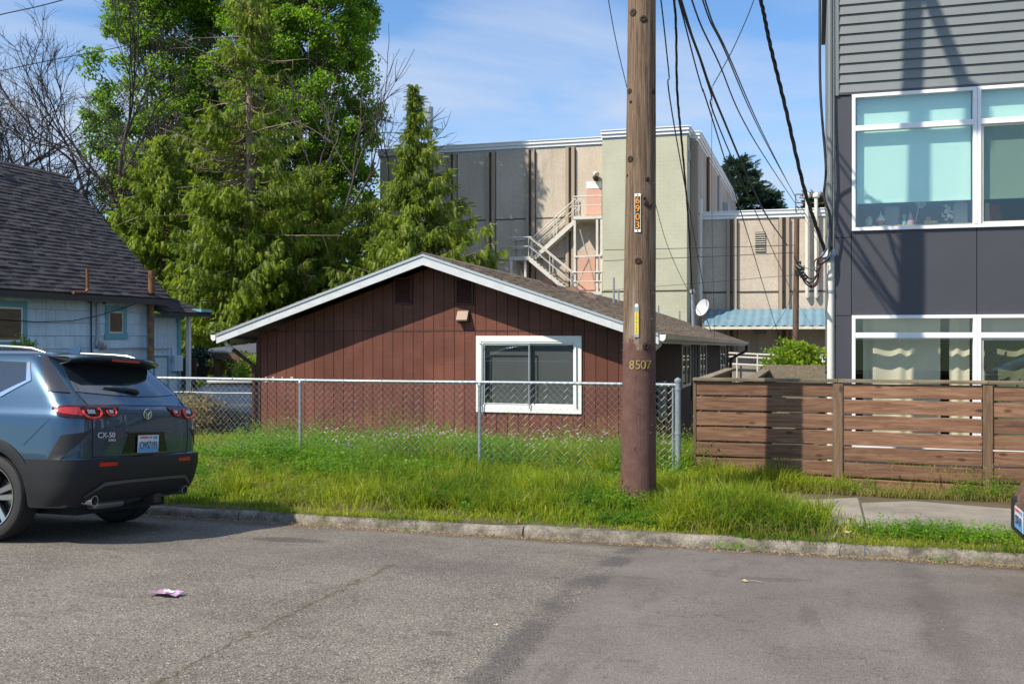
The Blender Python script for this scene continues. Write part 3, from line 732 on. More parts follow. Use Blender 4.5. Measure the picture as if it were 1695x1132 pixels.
# roof
XRG, ZRG = -19.15, 6.2; xe, ze = XBW + .38, 2.86
slope = Vector((XRG - xe, 0, ZRG - ze)); RL = slope.length
YR0, YR1 = 8.0, 22.4
mb = MB(); mb.prism([(XRG, YR0, ZRG), (xe, YR0, ze), (xe, YR0, ze - .12), (XRG, YR0, ZRG - .16)], (0, YR1 - YR0, 0)); mb.prism([(XRG, YR0, ZRG), (XRG * 2 - xe, YR0, ze), (XRG * 2 - xe, YR0, ze - .12), (XRG, YR0, ZRG - .16)], (0, YR1 - YR0, 0))
mb.build('roof', MT['shingle_dark'], bh)
ob = shingles('roof_shingle', (xe + .02, 13.5, ze + .005), (0, 1, 0), slope, YR1 - 13.5, RL, .25, .135, MT['shingle_dark'], bh, th=.012, lift=.022)
MB().box((xe, YR0, ze - .15), (xe + .03, YR1, ze - .01)).build('eave_board', MT['dark_trim'], bh)
MB().box((XBW, YR0, 2.80), (XBW + .06, YF, 2.90)).build('frieze_board', MT['blue_trim'], bh)
MB().box((XBW - .03, YF - .1, -.1), (XBW + .03, YF + .02, 2.82)).build('corner_board', MT['blue_trim'], bh)
def on_broof(px, py):
    best = None
    for yy in np.linspace(14, 23, 500):
        q = P(px, py, yy); zz = ze + (ZRG - ze) * (q.x - xe) / (XRG - xe); d = abs(q.z - zz)
        if best is None or d < best[0]: best = (d, q)
    return best[1]
q = on_broof(80, 300); MB().prism([q + Vector((.16, -.1, -.15)), q + Vector((-.1, -.1, .16)), q + Vector((.13, -.1, .03))], (0, .26, 0)).build('roof_vent', MT['dark_trim'], bh)
q = on_broof(4, 290); MB().prism([q + Vector((.16, -.1, -.15)), q + Vector((-.1, -.1, .16)), q + Vector((.13, -.1, .03))], (0, .26, 0)).build('roof_vent', MT['dark_trim'], bh)
# pipes and wiring on the wall
W_ = XBW + .07
def BP(px, py, off=.07): return PX(px, py, XBW + off)
MB().tube([BP(121, 484, .5), BP(142, 484, .45), BP(145, 478, .42), BP(144.5, 445, .42)], .035, 8).build('vent_pipe', MT['rust'], bh, smooth=True)
MB().tube([BP(251, 448, .30), BP(251, 486, .30)], .085, 10).build('flue', MT['rust'], bh, smooth=True)
MB().tube([BP(250, 500, .22), BP(250, 598, .22)], .075, 10).build('flue', simple('flue_rusty', (.22, .12, .07), .85, var=.6, vs=5), bh, smooth=True)
MB().tube([BP(250, 486, .22), BP(250, 500, .22)], .09, 10).build('flue_collar', MT['galv'], bh, smooth=True)
MB().tube([BP(162, 490), BP(162, 555), BP(159, 572)], .035, 6).build('conduit', MT['metal_grey'], bh, smooth=True)
MB().tube([BP(151, 483), BP(151, 600)], .02, 6).build('cable_run', MT['cable_thin'], bh)
MB().tube([BP(0, 528, .1), BP(60, 533, .1), BP(120, 531, .1), BP(165, 522, .1), BP(205, 510, .1), BP(240, 496, .1)], .010, 5).build('cable_run', MT['cable_thin'], bh)
MB().tube([BP(8, 470, .15), BP(60, 484, .12), BP(110, 489, .12), BP(140, 494, .12), BP(152, 503, .1)], .012, 5).build('cable_run', MT['cable_thin'], bh)
mb = MB()
for k in range(3): mb.tube([BP(158, 485), BP(163 + k, 492 + k * 2, .15), BP(172 + k, 503, .16), BP(176, 498 - k * 6, .12), BP(168, 486, .1)], .010, 5)
mb.build('cable_loop', MT['cable'], bh)
c = BP(166, 572, .08); MB().lathe([(0, .11), (.05, .11), (.06, .075), (.14, .075), (.155, .05)], c, (1, 0, 0), 14).build('meter', MT['metal_grey'], bh, smooth=True)
MB().bbox((XBW, BP(160, 575).y - .12, c.z - .38), (XBW + .09, BP(160, 575).y + .2, c.z - .08), .01).build('meter_box', MT['blue_siding'], bh)
mb = MB(); mb.tube([BP(170, 577), BP(283, 577), BP(285, 600)], .016, 6); mb.build('conduit', MT['metal_grey'], bh)
# rear lean-to
YE2 = PX(293, 560, XBW - .02).y + .1
lt = MB().box((XBW - 2.5, YF + .03, -.8), (XBW - .03, YE2, 2.50)).build('lean_to', MT['blue_siding'], bh)
for r in range(10):
    z = -.63 + r * ex
    boxi('shingle', MT['blue_siding'], bh, (XBW - .028, YF + .04, z), (XBW - .006, (YF + YE2) / 2 + .1 * (r % 2), z + ex - .006)); boxi('shingle', MT['blue_siding'], bh, (XBW - .028, (YF + YE2) / 2 + .1 * (r % 2) + .006, z), (XBW - .006, YE2 - .1, z + ex - .006))
MB().box((XBW - .03, YE2 - .12, -.1), (XBW + .03, YE2 + .01, 2.45)).build('corner_board', MT['blue_trim'], bh)
MB().box((XBW - .04, YF + .03, 2.40), (XBW + .1, YE2 + .05, 2.50)).build('frieze_board', MT['blue_trim'], bh)
ro = MB(); ro.prism([(XBW + .55, YF + .01, 2.52), (XBW - 2.6, YF + .01, 3.55), (XBW - 2.6, YF + .01, 3.47), (XBW + .55, YF + .01, 2.44)], (0, 1.95, 0)); ro.build('lean_to_roof', MT['shingle_dark'], bh)
shingles('lean_to_shingle', (XBW + .56, YF, 2.53), (0, 1, 0), (-3.15, 0, 1.03), 1.97, 3.3, .25, .135, MT['shingle_dark'], bh, lift=.02)
a = P(312, 516, YF + 1.7); MB().box((a.x - .05, a.y - .05, -.7), (a.x + .05, a.y + .05, a.z)).build('post', MT['white_paint'], bh)
MB().box((a.x - .08, a.y - .3, a.z - .02), (XBW + .6, a.y + .2, a.z + .06)).build('post_beam', MT['blue_trim'], bh)
c = PX(290, 602, XBW + .02)
MB().bbox((XBW, c.y - .18, c.z - .2), (XBW + .14, c.y + .18, c.z + .22), .015).build('junction_box', MT['blue_siding'], bh)
c = PX(266, 590, XBW); mb = MB(); mb.box((XBW, c.y - .3, c.z), (XBW + .03, c.y + .3, c.z + .03)); mb.box((XBW, c.y + .27, -.1), (XBW + .03, c.y + .3, c.z)); mb.box((XBW, c.y - .3, -.1), (XBW + .03, c.y - .27, c.z)); mb.build('crawl_door', MT['blue_trim'], bh)

# ================================================================ CARPORT and brown fence beyond
cp = thing('carport', 'open brown carport with a grey corrugated roof between the two houses', 'carport', (P(370, 600, 27).x, 27, 0))
a = P(322, 582, 25.5); b = P(445, 585, 25.5); t0 = P(362, 562, 29); t1 = P(445, 560, 29)
rows = []; nn = 60
for k in range(nn + 1):
    f_ = k / nn; lo = a.lerp(b, f_); hi = Vector((lo.x + .35, 29, t0.z)) ; dz = .025 * (1 if k % 2 else -1)
    if f_ < .34: hi = lo.lerp(hi, .25 + .75 * f_ / .34)
    rows.append([lo + Vector((0, 0, dz)), hi + Vector((0, 0, dz))])
MB().grid(rows).build('roof_sheet', MT['corrugated'], cp)
MB().box((a.x, 25.45, a.z - .22), (b.x, 25.55, a.z - .04)).build('beam', MT['old_wood'], cp)
for px in (317, 361, 384): 
    q = P(px, 600, 25.6); MB().box((q.x - .09, 25.52, -.6), (q.x + .09, 25.68, a.z - .05)).build('post', MT['old_wood'] if px != 384 else MT['brown_wood'], cp)
MB().box((a.x, 29.2, -.6), (b.x + .5, 29.3, t0.z - .1)).build('rear_wall', MT['brown_wood'], cp)
bf = thing('board_fence', 'low brown vertical board fence beside the blue house lean-to', 'fence', (P(300, 600, 25).x, 25, 0))
x = P(296, 600, 24.2).x
while x < P(322, 600, 24.2).x:
    boxi('board', MT['brown_wood'], bf, (x, 24.2, -.7), (x + .13, 24.23, P(300, 592 + random.uniform(-1, 1), 24.2).z)); x += .14
boxi('rail', MT['brown_wood'], bf, (P(296, 600, 24.1).x, 24.12, 1.0), (P(322, 600, 24.1).x, 24.19, 1.1))
bf2 = thing('board_fence', 'weathered brown board fence under the carport roof beyond the green creeper', 'fence', (P(410, 600, 28).x, 28, 0))
x = P(392, 600, 27.6).x
while x < P(450, 600, 27.6).x:
    boxi('board', MT['old_wood'], bf2, (x, 27.6, -.6), (x + .15, 27.63, 1.55 + random.uniform(-.02, .02))); x += .165
for z in (.6, 1.25): boxi('rail', MT['old_wood'], bf2, (P(392, 600, 27.5).x, 27.52, z), (P(450, 600, 27.5).x, 27.59, z + .1))
# things hanging under the carport
hp = thing('hanging_planter', 'black hanging pot with bluish foliage under the carport beam', 'planter', P(325, 610, 25.3))
q = P(325, 612, 25.3); MB().lathe([(-.28, .15), (-.2, .32), (.1, .42), (.1, .38)], q, (0, 0, 1), 14).build('pot', MT['black_pl'], hp, smooth=True)
wr = thing('wreath_ornament', 'pale ring-shaped garden ornament standing under the carport', 'ornament', P(342, 640, 25.35))
mb = MB(); c = P(342, 594, 25.35)
mb.tube([c + Vector((math.cos(k * .42) * .17, 0, math.sin(k * .42) * .17)) for k in range(16)], .022, 6); mb.build('ring', simple('orn', (.3, .27, .22), .7), wr)
MB().tube([c + Vector((0, 0, .2)), Vector((c.x, c.y, ground_z(25)))], .025, 6).build('stem', simple('orn2', (.34, .32, .28), .7), wr)

# ================================================================ INDUSTRIAL BUILDING
YM, YT, YWG = 55.0, 53.5, 56.5
XM0 = P(629, 400, YM).x; XT0 = P(997, 400, YT).x; XT1 = P(1137, 400, YT).x; XM1 = P(1155, 400, YM).x - .12
ZTM = 12.95
ib = thing('concrete_hall', 'large windowless hall of beige aggregate panels with white roof edge and pale green tower', 'building', ((XM0 + XM1) / 2, YM, 0))
mb = MB(); mb.box((XM0, YM + .2, -.2), (XM1, 82, ZTM - .5)); mb.build('wall', MT['pilaster'], ib)
# front panels between pilaster pairs; two courses
pxs = [628, 749.5, 813, 878.5, 944.5, 1012]; zj = P(850, 363, YM).z; zj2 = P(850, 430, YM).z
prevx = XM0
for i, px in enumerate(pxs):
    xp = P(px, 400, YM).x
    if i: 
        for (z0, z1) in ((-.2, zj2 - .03), (zj2 + .03, zj - .03), (zj + .03, ZTM - .48)):
            boxi('panel', MT['aggregate'], ib, (prevx + .30, YM, z0), (xp - .30, YM + .18, z1))
        for o_ in (-.23, .10):
            boxi('pilaster', MT['pilaster'], ib, (xp + o_ - .02, YM - .18, -.2), (xp + o_ + .15, YM + .19, ZTM - .48))
    prevx = xp if i else XM0 - .3
boxi('panel', MT['pilaster'], ib, (XT1 + .02, YM + .0, -.2), (XM1 + .11, YM + .18, ZTM - .48))
# side panels of the hall
y = YM + .3; 
while y < 81:
    for (z0, z1) in ((-.2, zj2 - .03), (zj2 + .03, zj - .03), (zj + .03, ZTM - .48)):
        boxi('panel', MT['aggregate'], ib, (XM1 - .1, y, z0), (XM1 + .12, min(y + 4.4, 82), z1))
    y += 4.5
for yy in (59.6, 66.5):
    MB().tube([(XM1 + .2, yy, 3), (XM1 + .2, yy, ZTM - .6)], .1, 8).build('downpipe', MT['rust'] if yy < 60 else MT['metal_grey'], ib, smooth=True)
for yy, zz in ((70.2, 10.2), (73.5, 9.6), (75, 9.9), (78.5, 9.0)): MB().bbox((XM1 + .12, yy, zz), (XM1 + .5, yy + .5, zz + .9), .03).build('wall_fitting', MT['metal_grey'], ib)
# roof edge
def fascia(a, b, z, h=.38, name='roof_edge', d=.16):
    n_ = Vector((b[0] - a[0], b[1] - a[1], 0)).normalized(); nn_ = Vector((n_.y, -n_.x, 0)); mb = MB()
    for (o_, z0, z1) in ((d, z - h * .55, z - h * .12), (d * .55, z - h, z - h * .55), (d * 1.3, z - h * .12, z)):
        mb.prism([Vector((a[0], a[1], z0)), Vector((b[0], b[1], z0)), Vector((b[0], b[1], z0)) + nn_ * o_, Vector((a[0], a[1], z0)) + nn_ * o_], (0, 0, z1 - z0))
    mb.build(name, MT['fascia'], ib)
fascia((XM0 - .1, YM), (XT0 + .3, YM), ZTM)
fascia((XT1 + .1, YM), (XM1 + .25, YM), ZTM); fascia((XM1 + .12, YM - .1), (XM1 + .12, 82), ZTM - .02)
boxi('roof', MT['metal_grey'], ib, (XM0, YM, ZTM - .5), (XM1, 82, ZTM - .2))
# tower
tw = MB().box((XT0, YT, -.2), (XT1, YT + 3.2, ZTM - .45)).build('tower', MT['green_block'], ib)
fascia((XT0 - .05, YT), (XT1 + .12, YT), ZTM + .02); fascia((XT1, YT - .1), (XT1, YM + .2), ZTM + .02)
boxi('roof', MT['metal_grey'], ib, (XT0, YT, ZTM - .45), (XT1, YT + 1.8, ZTM - .1))
zj3 = P(1060, 483, YT).z
boxi('joint_band', MT['joint_dark'], ib, (XT0 - .004, YT - .02, zj3), (XT1 + .01, YT - .004, zj3 + .07))
for yy, zz in ((YT + .6, 11.3), (YT + .6, 7.6)): boxi('wall_vent', MT['metal_grey'], ib, (XT1 + .002, yy, zz), (XT1 + .06, yy + .5, zz + .5))
# wing
ZWG = P(1265, 348, YWG).z; XW1 = 14.0
boxi('wing_wall', MT['pilaster'], ib, (XM1 + .13, YWG + .2, -.2), (XW1, 75, ZWG - .4))
zjw = P(1265, 483, YWG).z; prev = XM1 + .13
for px in (1211.5, 1298, 1392, 1500, 1620):
    xp = P(px, 400, YWG).x
    for (z0, z1) in ((-.2, zjw - .04), (zjw + .04, ZWG - .42)):
        boxi('panel', MT['aggregate'], ib, (prev + (.0 if prev < -6 else .3), YWG, z0), (xp - .3, YWG + .18, z1))
    for o_ in (-.25, .12): boxi('pilaster', MT['pilaster'], ib, (xp + o_ - .02, YWG - .2, -.2), (xp + o_ + .15, YWG + .19, ZWG - .42))
    prev = xp
boxi('joint_band', MT['joint_dark'], ib, (XM1 + .13, YWG - .03, zjw - .04), (XW1, YWG - .004, zjw + .04))
boxi('joint_band', MT['joint_dark'], ib, (XM0, YM - .02, zj - .03), (XT0, YM - .004, zj + .03))
fascia((XM1 + .13, YWG), (XW1, YWG), ZWG, .42)
for (x0, x1, y0, y1) in ((1250, 1267, 384, 417), (1247, 1268, 545, 553)):
    a = P(x0, y1, YWG); b = P(x1, y0, YWG); v_ = MB().box((a.x, YWG - .03, a.z), (b.x, YWG - .004, b.z)).build('louvre_vent', MT['joint_dark'], ib)
    n = 9 if y1 - y0 > 20 else 3
    for k in range(n):
        z = a.z + (b.z - a.z) * (k + .2) / n
        boxi('slat', MT['gutter_paint'], v_, (a.x, YWG - .09, z), (b.x, YWG - .031, z + (b.z - a.z) / n * .35))
# blue corrugated canopy
ya_, yb2 = YWG - 2.8, YWG - .2; ax1 = 12.0; zt = P(1265, 513, yb2).z; zb = P(1265, 541, ya_).z; rows = []
x = P(1163, 541, ya_).x; k = 0
while x < ax1:
    dz = .06 if k % 4 in (1, 2) else 0; rows.append([(x, ya_, zb + dz + .02), (x, yb2, zt + dz + .02)]); x += .06 if k % 2 else .16; k += 1
cn = MB().grid([r for r in rows if r]).build('canopy', MT['awning'], ib)
MB().box((P(1163, 541, ya_).x, ya_ - .05, zb - .12), (ax1, ya_ + .05, zb + .02)).build('canopy_edge', MT['gutter_paint'], cn)
# stack, conduits
q = P(711, 240, 62); MB().tube([(q.x, 62, 11), (q.x, 62, P(709, 213, 62).z)], .16, 12).build('stack', MT['pvc'], ib, smooth=True)
MB().tube([(q.x, 62, P(709, 213, 62).z), (q.x, 62, P(709, 178, 62).z)], .25, 14).build('stack_cap', MT['metal_grey'], ib, smooth=True)
q0 = P(1158, 330, YWG - .35); MB().tube([(q0.x, q0.y, P(1158, 500, YWG).z), (q0.x, q0.y, q0.z)], .16, 10).build('downpipe', MT['pvc'], ib, smooth=True)
for px in (1336, 1351):
    q0 = P(px, 328, YWG - .3); q1 = P(px, 490, YWG - .3)
    mb = MB(); mb.tube([q1 + Vector((0, .25, 0)), q1 + Vector((0, .05, -.03)), q1 + Vector((0, 0, .15)), q0], .10, 8); cd_ = mb.build('conduit', MT['pvc'], ib, smooth=True)
    MB().lathe([(0, .11), (.05, .18), (.2, .18), (.3, .06)], q0, (0, 0, 1), 10).build('weather_cap', MT['pvc'], cd_, smooth=True)
mb = MB(); a = P(1317, 322, YWG - .2); b = P(1366, 322, YWG - .2)
mb.bar(a, b, .06); mb.bar(P(1317, 336, YWG - .2), P(1366, 336, YWG - .2), .05); mb.bar(a, P(1317, 350, YWG - .2), .05); mb.bar(b, P(1366, 350, YWG - .2), .05); mb.build('conduit_rack', MT['rust'], ib)
# upper doors
def panel_door(px0, px1, py0, py1, mat, yy, top=None):
    a = P(px0, py1, yy); b = P(px1, py0, yy); d = MB().bbox((a.x, yy - .06, a.z), (b.x, yy - .004, b.z), .01).build('door', mat, ib)
    if top: boxi('door_top', MT['white_paint'], d, (a.x + .01, yy - .08, P(px0, top, yy).z), (b.x - .01, yy - .062, b.z - .01))
    return d
panel_door(971, 996.5, 300, 357, MT['door_pink'], YM, 313); panel_door(958, 996.5, 420, 484, MT['door_pink'], YM)
for (px, py) in ((985, 287), (984, 294)):
    q = P(px, py, YM - .2); mb = MB(); mb.bar(q + Vector((0, .2, 0)), q, .08); mb.lathe([(0, .12), (.25, .16)], q, (.5, -.6, -.4), 8); mb.build('flood_light', MT['gutter_paint'] if py < 290 else MT['dark_trim'], ib)
# fire escape
fe = thing('fire_escape', 'rusty white steel fire escape stairs zigzagging up the beige concrete wall', 'stairs', (P(920, 480, YM).x, YM - 1, 0))
RP = MT['rail_paint']; yf, yb = YM - 1.35, YM - .1
def FE(px, py, y=None): return P(px, py, y or yf)
def rail(pts, h=1.05, posts=True, n=3, name='railing', vert=None):
    mb = MB(); up = Vector((0, 0, h)); mid = Vector((0, 0, h * .52))
    mb.tube([p + up for p in pts], .035, 6); mb.tube([p + mid for p in pts], .028, 6)
    for a, b in zip(pts[:-1], pts[1:]):
        m_ = max(1, int((b - a).length / 1.4))
        for k in range(m_ + 1):
            p = a.lerp(b, k / m_); mb.tube([p, p + up], .028, 6)
    mb.build(name, RP, fe)
pl = FE(949, 358); pr = FE(996, 358); zp = pl.z
MB().box((pl.x, yf, zp - .18), (pr.x, yb, zp)).build('platform', RP, fe)
ll = FE(843, 425); lr_ = FE(879, 425); zl = ll.z
MB().box((ll.x, yf, zl - .2), (lr_.x, yb, zl)).build('platform', RP, fe)
bt = FE(948, 483); zbm = bt.z
MB().box((FE(946, 485).x, yf, zbm - .18), (FE(996, 485).x, yb, zbm)).build('platform', RP, fe)
def flight(a, b, y0, y1, n):
    for yy in (y0, y1): MB().prism([(a.x, yy, a.z), (b.x, yy, b.z), (b.x, yy, b.z - .28), (a.x, yy, a.z - .28)], (0, .05, 0)).build('stringer', RP, fe)
    for k in range(n):
        f_ = (k + .5) / n; q = a.lerp(b, f_); boxi('tread', RP, fe, (q.x - .14, y0 + .05, q.z - .10), (q.x + .14, y1, q.z - .05))
    rail([Vector((a.x, y0, a.z)), Vector((b.x, y0, b.z))]); rail([Vector((a.x, y1, a.z)), Vector((b.x, y1, b.z))])
flight(Vector((lr_.x - .1, 0, zl)), Vector((pl.x, 0, zp)), yf + .65, yb, 13)
flight(Vector((lr_.x - .1, 0, zl)), Vector((FE(946, 483).x, 0, zbm)), yf - .1, yf + .6, 13)
rail([Vector((pl.x, yf, zp)), Vector((pr.x, yf, zp)), Vector((pr.x, yb, zp))]); rail([Vector((lr_.x, yf - .0, zl)), Vector((ll.x, yf, zl)), Vector((ll.x, yb, zl)), Vector((lr_.x - .1, yb, zl))])
rail([Vector((FE(948, 484).x, yf, zbm)), Vector((FE(996, 484).x, yf, zbm))])
for (px, zt_) in ((951, zp), (988, zp), (846, zl), (869, zl), (995, zp)):
    q = FE(px, 400); MB().box((q.x - .06, yf + .03, ground_z(50)), (q.x + .06, yf + .15, zt_ - .1)).build('post', RP, fe)
MB().bar(FE(951, 425), FE(996, 423), .1).build('brace', RP, fe)
for (a, b) in (((858, 432), (866, 462)), ((951, 480), (975, 430)), ((988, 480), (960, 380))): MB().bar(FE(*a, yb), FE(*b, yf + .1), .05).build('brace', RP, fe)
# ramp with railings beyond the red house
rr = thing('ramp_railing', 'white metal handrail along the loading ramp below the blue canopy', 'railing', (P(1280, 600, 48).x, 48, 0))
def RPt(px, py, y=48.): return P(px, py, y)
mb = MB()
for (ya, yb_) in ((584, 594), (590, 600), (602, 612)): mb.tube([RPt(1203, ya), RPt(1290, (ya + yb_) / 2 - 1), RPt(1400, yb_ + 1)], .04, 6)
mb.build('rail', MT['rail_paint'], rr)
for px in (1220, 1254, 1290, 1326, 1362): 
    t_ = (px - 1203) / 197; a = RPt(px, 584 + 11 * t_); MB().tube([a, (a.x, a.y, ground_z(48))], .04, 6).build('post', MT['rail_paint'], rr)
MB().prism([RPt(1200, 604, 48.2), RPt(1400, 614, 48.2), Vector((RPt(1400, 614, 48.2).x, 48.2, -.2)), Vector((RPt(1200, 604, 48.2).x, 48.2, -.2))], (0, 2, 0)).build('ramp_wall', MT['concrete'], rr)

# ================================================================ APARTMENT BUILDING
YA = 14.0; XA = .235; XA1 = 9.0; ZTOP = 9.6
ap = thing('apartment_building', 'modern grey apartment building with dark panels and white window frames behind the wooden fence', 'apartment building', (XA, YA, .1))
UW = (.45, XA1 - .3, 3.27, 5.05); LW = (.45, XA1 - .3, .45, 2.17)
MUL = [.45, 1.952, 3.45, 4.95, 6.45, 8.7]
mb = MB()
for q in pieces(XA + .02, XA1, .0, 2.6, LW): mb.box((q[0], YA + .03, q[2]), (q[1], YA + .2, q[3]))
for q in pieces(XA + .02, XA1, 2.6, ZTOP, UW): mb.box((q[0], YA + .03, q[2]), (q[1], YA + .2, q[3]))
mb.box((XA1 - .2, YA + .2, 0), (XA1, 28, ZTOP)); mb.box((XA + .02, 27.8, 0), (XA1 - .2, 28, ZTOP)); mb.box((XA + .02, YA + .2, 0), (XA + .15, 27.8, ZTOP))
mb.build('wall', MT['dark_trim'], ap)
boxi('roof', MT['dark_trim'], ap, (XA - .1, YA - .1, ZTOP), (XA1, 28, ZTOP + .2))
# side cladding, grey boards
z = 0.
while z < ZTOP - .1:
    boxi('side_board', MT['siding_grey'], ap, (XA - .0, YA + .06, z), (XA + .02, 28, z + .122)); z += .128
# lap siding boards above, each lapped over the one below
z = 5.085; 
while z < ZTOP - .1:
    MB().prism([(XA + .05, YA - .022, z), (XA + .05, YA + .028, z), (XA + .05, YA + .028, z + .135), (XA + .05, YA + .004, z + .135)], (XA1 - XA - .05, 0, 0)).build('siding_board', MT['siding_grey'], ap); z += .128
MB().box((XA + .0, YA - .03, 5.05), (XA + .052, YA + .03, ZTOP)).build('corner_trim', MT['siding_grey'], ap)
MB().box((XA + .052, YA - .02, 5.055), (XA1, YA + .02, 5.083)).build('flashing', MT['panel_dark'], ap)
def panel(a, b): MB().bbox((a[0] + .004, YA, a[1] + .004), (b[0] - .004, YA + .028, b[1] - .004), .002).build('panel', MT['panel_dark'], ap)
for (z0, z1) in ((0, 2.166), (2.166, 3.19), (3.19, 5.05)): panel((XA, z0), (.445, z1))
for i in range(len(MUL) - 1): panel((MUL[i] - (.005 if i == 0 else 0), 2.17), (MUL[i + 1], 3.27))
panel((.445, 0), (3.0, .45)); panel((3.0, 0), (6.0, .45))
GL = glass('apt_glass', (.905, .955, .952), .05, 0, 1.0); GL2 = glass('apt_glass_low', (.975, .98, .97), .03, 0, .9); GLD = glass('apt_glass_dark', (.68, .71, .67), .03, 0, .6)
def apt_window(x0, x1, z0, z1, zt, side, blind_z=None, upper=True, dark=False, idx=0):
    f = .045; y0, y1 = YA - .035, YA + .05; mb = MB()
    L_, R_ = (x0 if idx == 0 else x0 + .0015), x1 - .0015
    mb.bbox((L_, y0, z1 - f), (R_, y1, z1), .004); mb.bbox((L_, y0, z0), (R_, y1, z0 + f), .004)
    mb.bbox((L_, y0 - .003, z0 + f), (L_ + f, y1, z1 - f), .004); mb.bbox((R_ - f, y0 - .003, z0 + f), (R_, y1, z1 - f), .004); mb.bbox((L_ + f, y0, zt - .035), (R_ - f, y1, zt + .035), .004)
    w_ = mb.build('window', MT['win_white'], ap)
    g = GL if upper else GL2
    MB().box((L_ + f, YA + .012, zt + .035), (R_ - f, YA + .018, z1 - f)).build('pane', g, w_)
    MB().box((L_ + f, YA + .012, z0 + f), (R_ - f, YA + .018, zt - .035)).build('pane', GLD if dark else g, w_)
    if dark:
        mb = MB(); k = .03; a, b, c_, d = L_ + f, R_ - f, z0 + f, zt - .035
        for p, q in (((a, d - k), (b, d)), ((a, c_), (b, c_ + k)), ((a, c_ + k), (a + k, d - k)), ((b - k, c_ + k), (b, d - k))): mb.bbox((p[0], YA - .012, p[1]), (q[0], YA + .010, q[1]), .003)
        mb.build('screen_frame', MT['gutter_paint'], w_)
    if blind_z is not None:
        MB().box((L_ + f + .02, YA + .105, blind_z), (R_ - f - .01, YA + .112, z1 - .03)).build('blind', MT['blind'], w_)
        MB().box((L_ + f + .02, YA + .10, blind_z - .03), (R_ - f - .01, YA + .117, blind_z)).build('blind_bar', MT['blind'], w_)
    return w_
ztu = P(1410, 214, YA).z; ztl = P(1410, 555, YA).z; bz = P(1500, 331, YA + .1).z
for i in range(5):
    apt_window(MUL[i], MUL[i + 1], UW[2], UW[3], ztu, i, bz, True, i % 2 == 1, i)
lws = []
for i in range(5): lws.append(apt_window(MUL[i], MUL[i + 1], LW[2], LW[3], ztl, i, None, False, i % 2 == 1, i))
# rooms behind
for (z0, z1) in ((.15, 2.62), (2.75, 5.4)):
    mb = MB(); mb.box((XA + .16, YA + .21, z0 - .1), (XA1 - .21, 18.5, z0)); mb.box((XA + .16, YA + .21, z1), (XA1 - .21, 18.5, z1 + .1)); mb.box((XA + .16, 18.5, z0 - .1), (XA1 - .21, 18.6, z1 + .1)); mb.box((4.0, YA + .3, z0), (4.1, 18.5, z1))
    mb.build('room', simple('room_wall%d' % int(z0), (.22, .22, .23), .9, var=.05), ap)
# curtains on the lower floor
def curtain(x0, x1, y, z0, z1, parent, k=26):
    rows = []; n = int((x1 - x0) * 90)
    for j, z in enumerate((z0, (z0 + z1) / 2, z1)):
        rows.append([(x0 + (x1 - x0) * i / n, y + .016 * math.sin(i / n * (x1 - x0) * k + 1.1 * math.sin(i * .13)) * (1.0 if j < 2 else .7), z) for i in range(n + 1)])
    MB().grid(rows).build('curtain', MT['curtain'], parent, smooth=True, fix=False)
curtain(.60, 1.55, YA + .26, .25, 2.15, lws[0]); curtain(1.66, 1.90, YA + .26, .25, 2.15, lws[0], 40)
curtain(2.05, 3.35, YA + .26, .25, 2.15, lws[1], 24); curtain(3.5, 4.8, YA + .26, .25, 2.15, lws[2], 24)
# bat silhouettes stuck to the screened pane
bat = [(-1, .1), (-.72, .42), (-.3, .36), (-.16, .18), (-.1, .42), (0, .3), (.1, .42), (.16, .18), (.3, .36), (.72, .42), (1, .1), (.72, .06), (.55, -.12), (.36, -.02), (.18, -.22), (0, -.42), (-.18, -.22), (-.36, -.02), (-.55, -.12), (-.72, .06)]
for (px, py, s, a) in ((1641, 585, .075, 35), (1664, 589, .06, 60), (1633, 607, .05, 30), (1657, 604, .07, 35), (1643, 617, .06, 35)):
    c = P(px, py, YA + .006); ca, sa = math.cos(R(a)), math.sin(R(a))
    MB().prism([(c.x + (x * ca - y * sa) * s, YA + .006, c.z + (x * sa + y * ca) * s) for x, y in bat], (0, .003, 0)).build('bat_decal', MT['dark_trim'], lws[1])
# desk and the things on it
zd = P(1500, 372, YA + .25).z
dk = thing('desk', 'light wooden desk top inside the upper window', 'desk', (1.2, YA + .5, zd))
boxi('desk_top', simple('desk_wood', (.5, .36, .2), .6), dk, (.62, YA + .24, zd - .03), (3.2, YA + .85, zd))
for x in (.7, 3.1): boxi('leg', MT['dark_trim'], dk, (x, YA + .3, 2.75), (x + .05, YA + .35, zd - .03))
def DP(px, yy=.35): v = P(px, 370, YA + yy); v.z = zd; return v
def C(name, c, **k): return simple(name, c, k.pop('rough', .6), var=.06, **k)
q = DP(1438, .3); t = thing('jar', 'pale lidded jar nearest the window edge on the desk', 'jar', q); MB().lathe([(0, .045), (.09, .05), (.1, .035)], q, (0, 0, 1), 12).build('glass_body', C('jar_c', (.45, .5, .5)), t, smooth=True); MB().lathe([(.1, .038), (.125, .038)], q, (0, 0, 1), 12).build('lid', MT['metal_grey'], t)
q = DP(1458, .32); t = thing('figurine', 'small white and red round figurine with a pointed top', 'figurine', q)
MB().lathe([(.02, .03), (.035, .05), (.065, .06)], q, (0, 0, 1), 14).build('lower_body', C('fig_red', (.55, .12, .08)), t, smooth=True); MB().lathe([(.065, .06), (.10, .052), (.13, .03), (.145, .012), (.2, .004)], q, (0, 0, 1), 14).build('upper_body', MT['white_paint'], t, smooth=True); MB().lathe([(0, .04), (.02, .03)], q, (0, 0, 1), 10).build('stand', MT['dark_trim'], t)
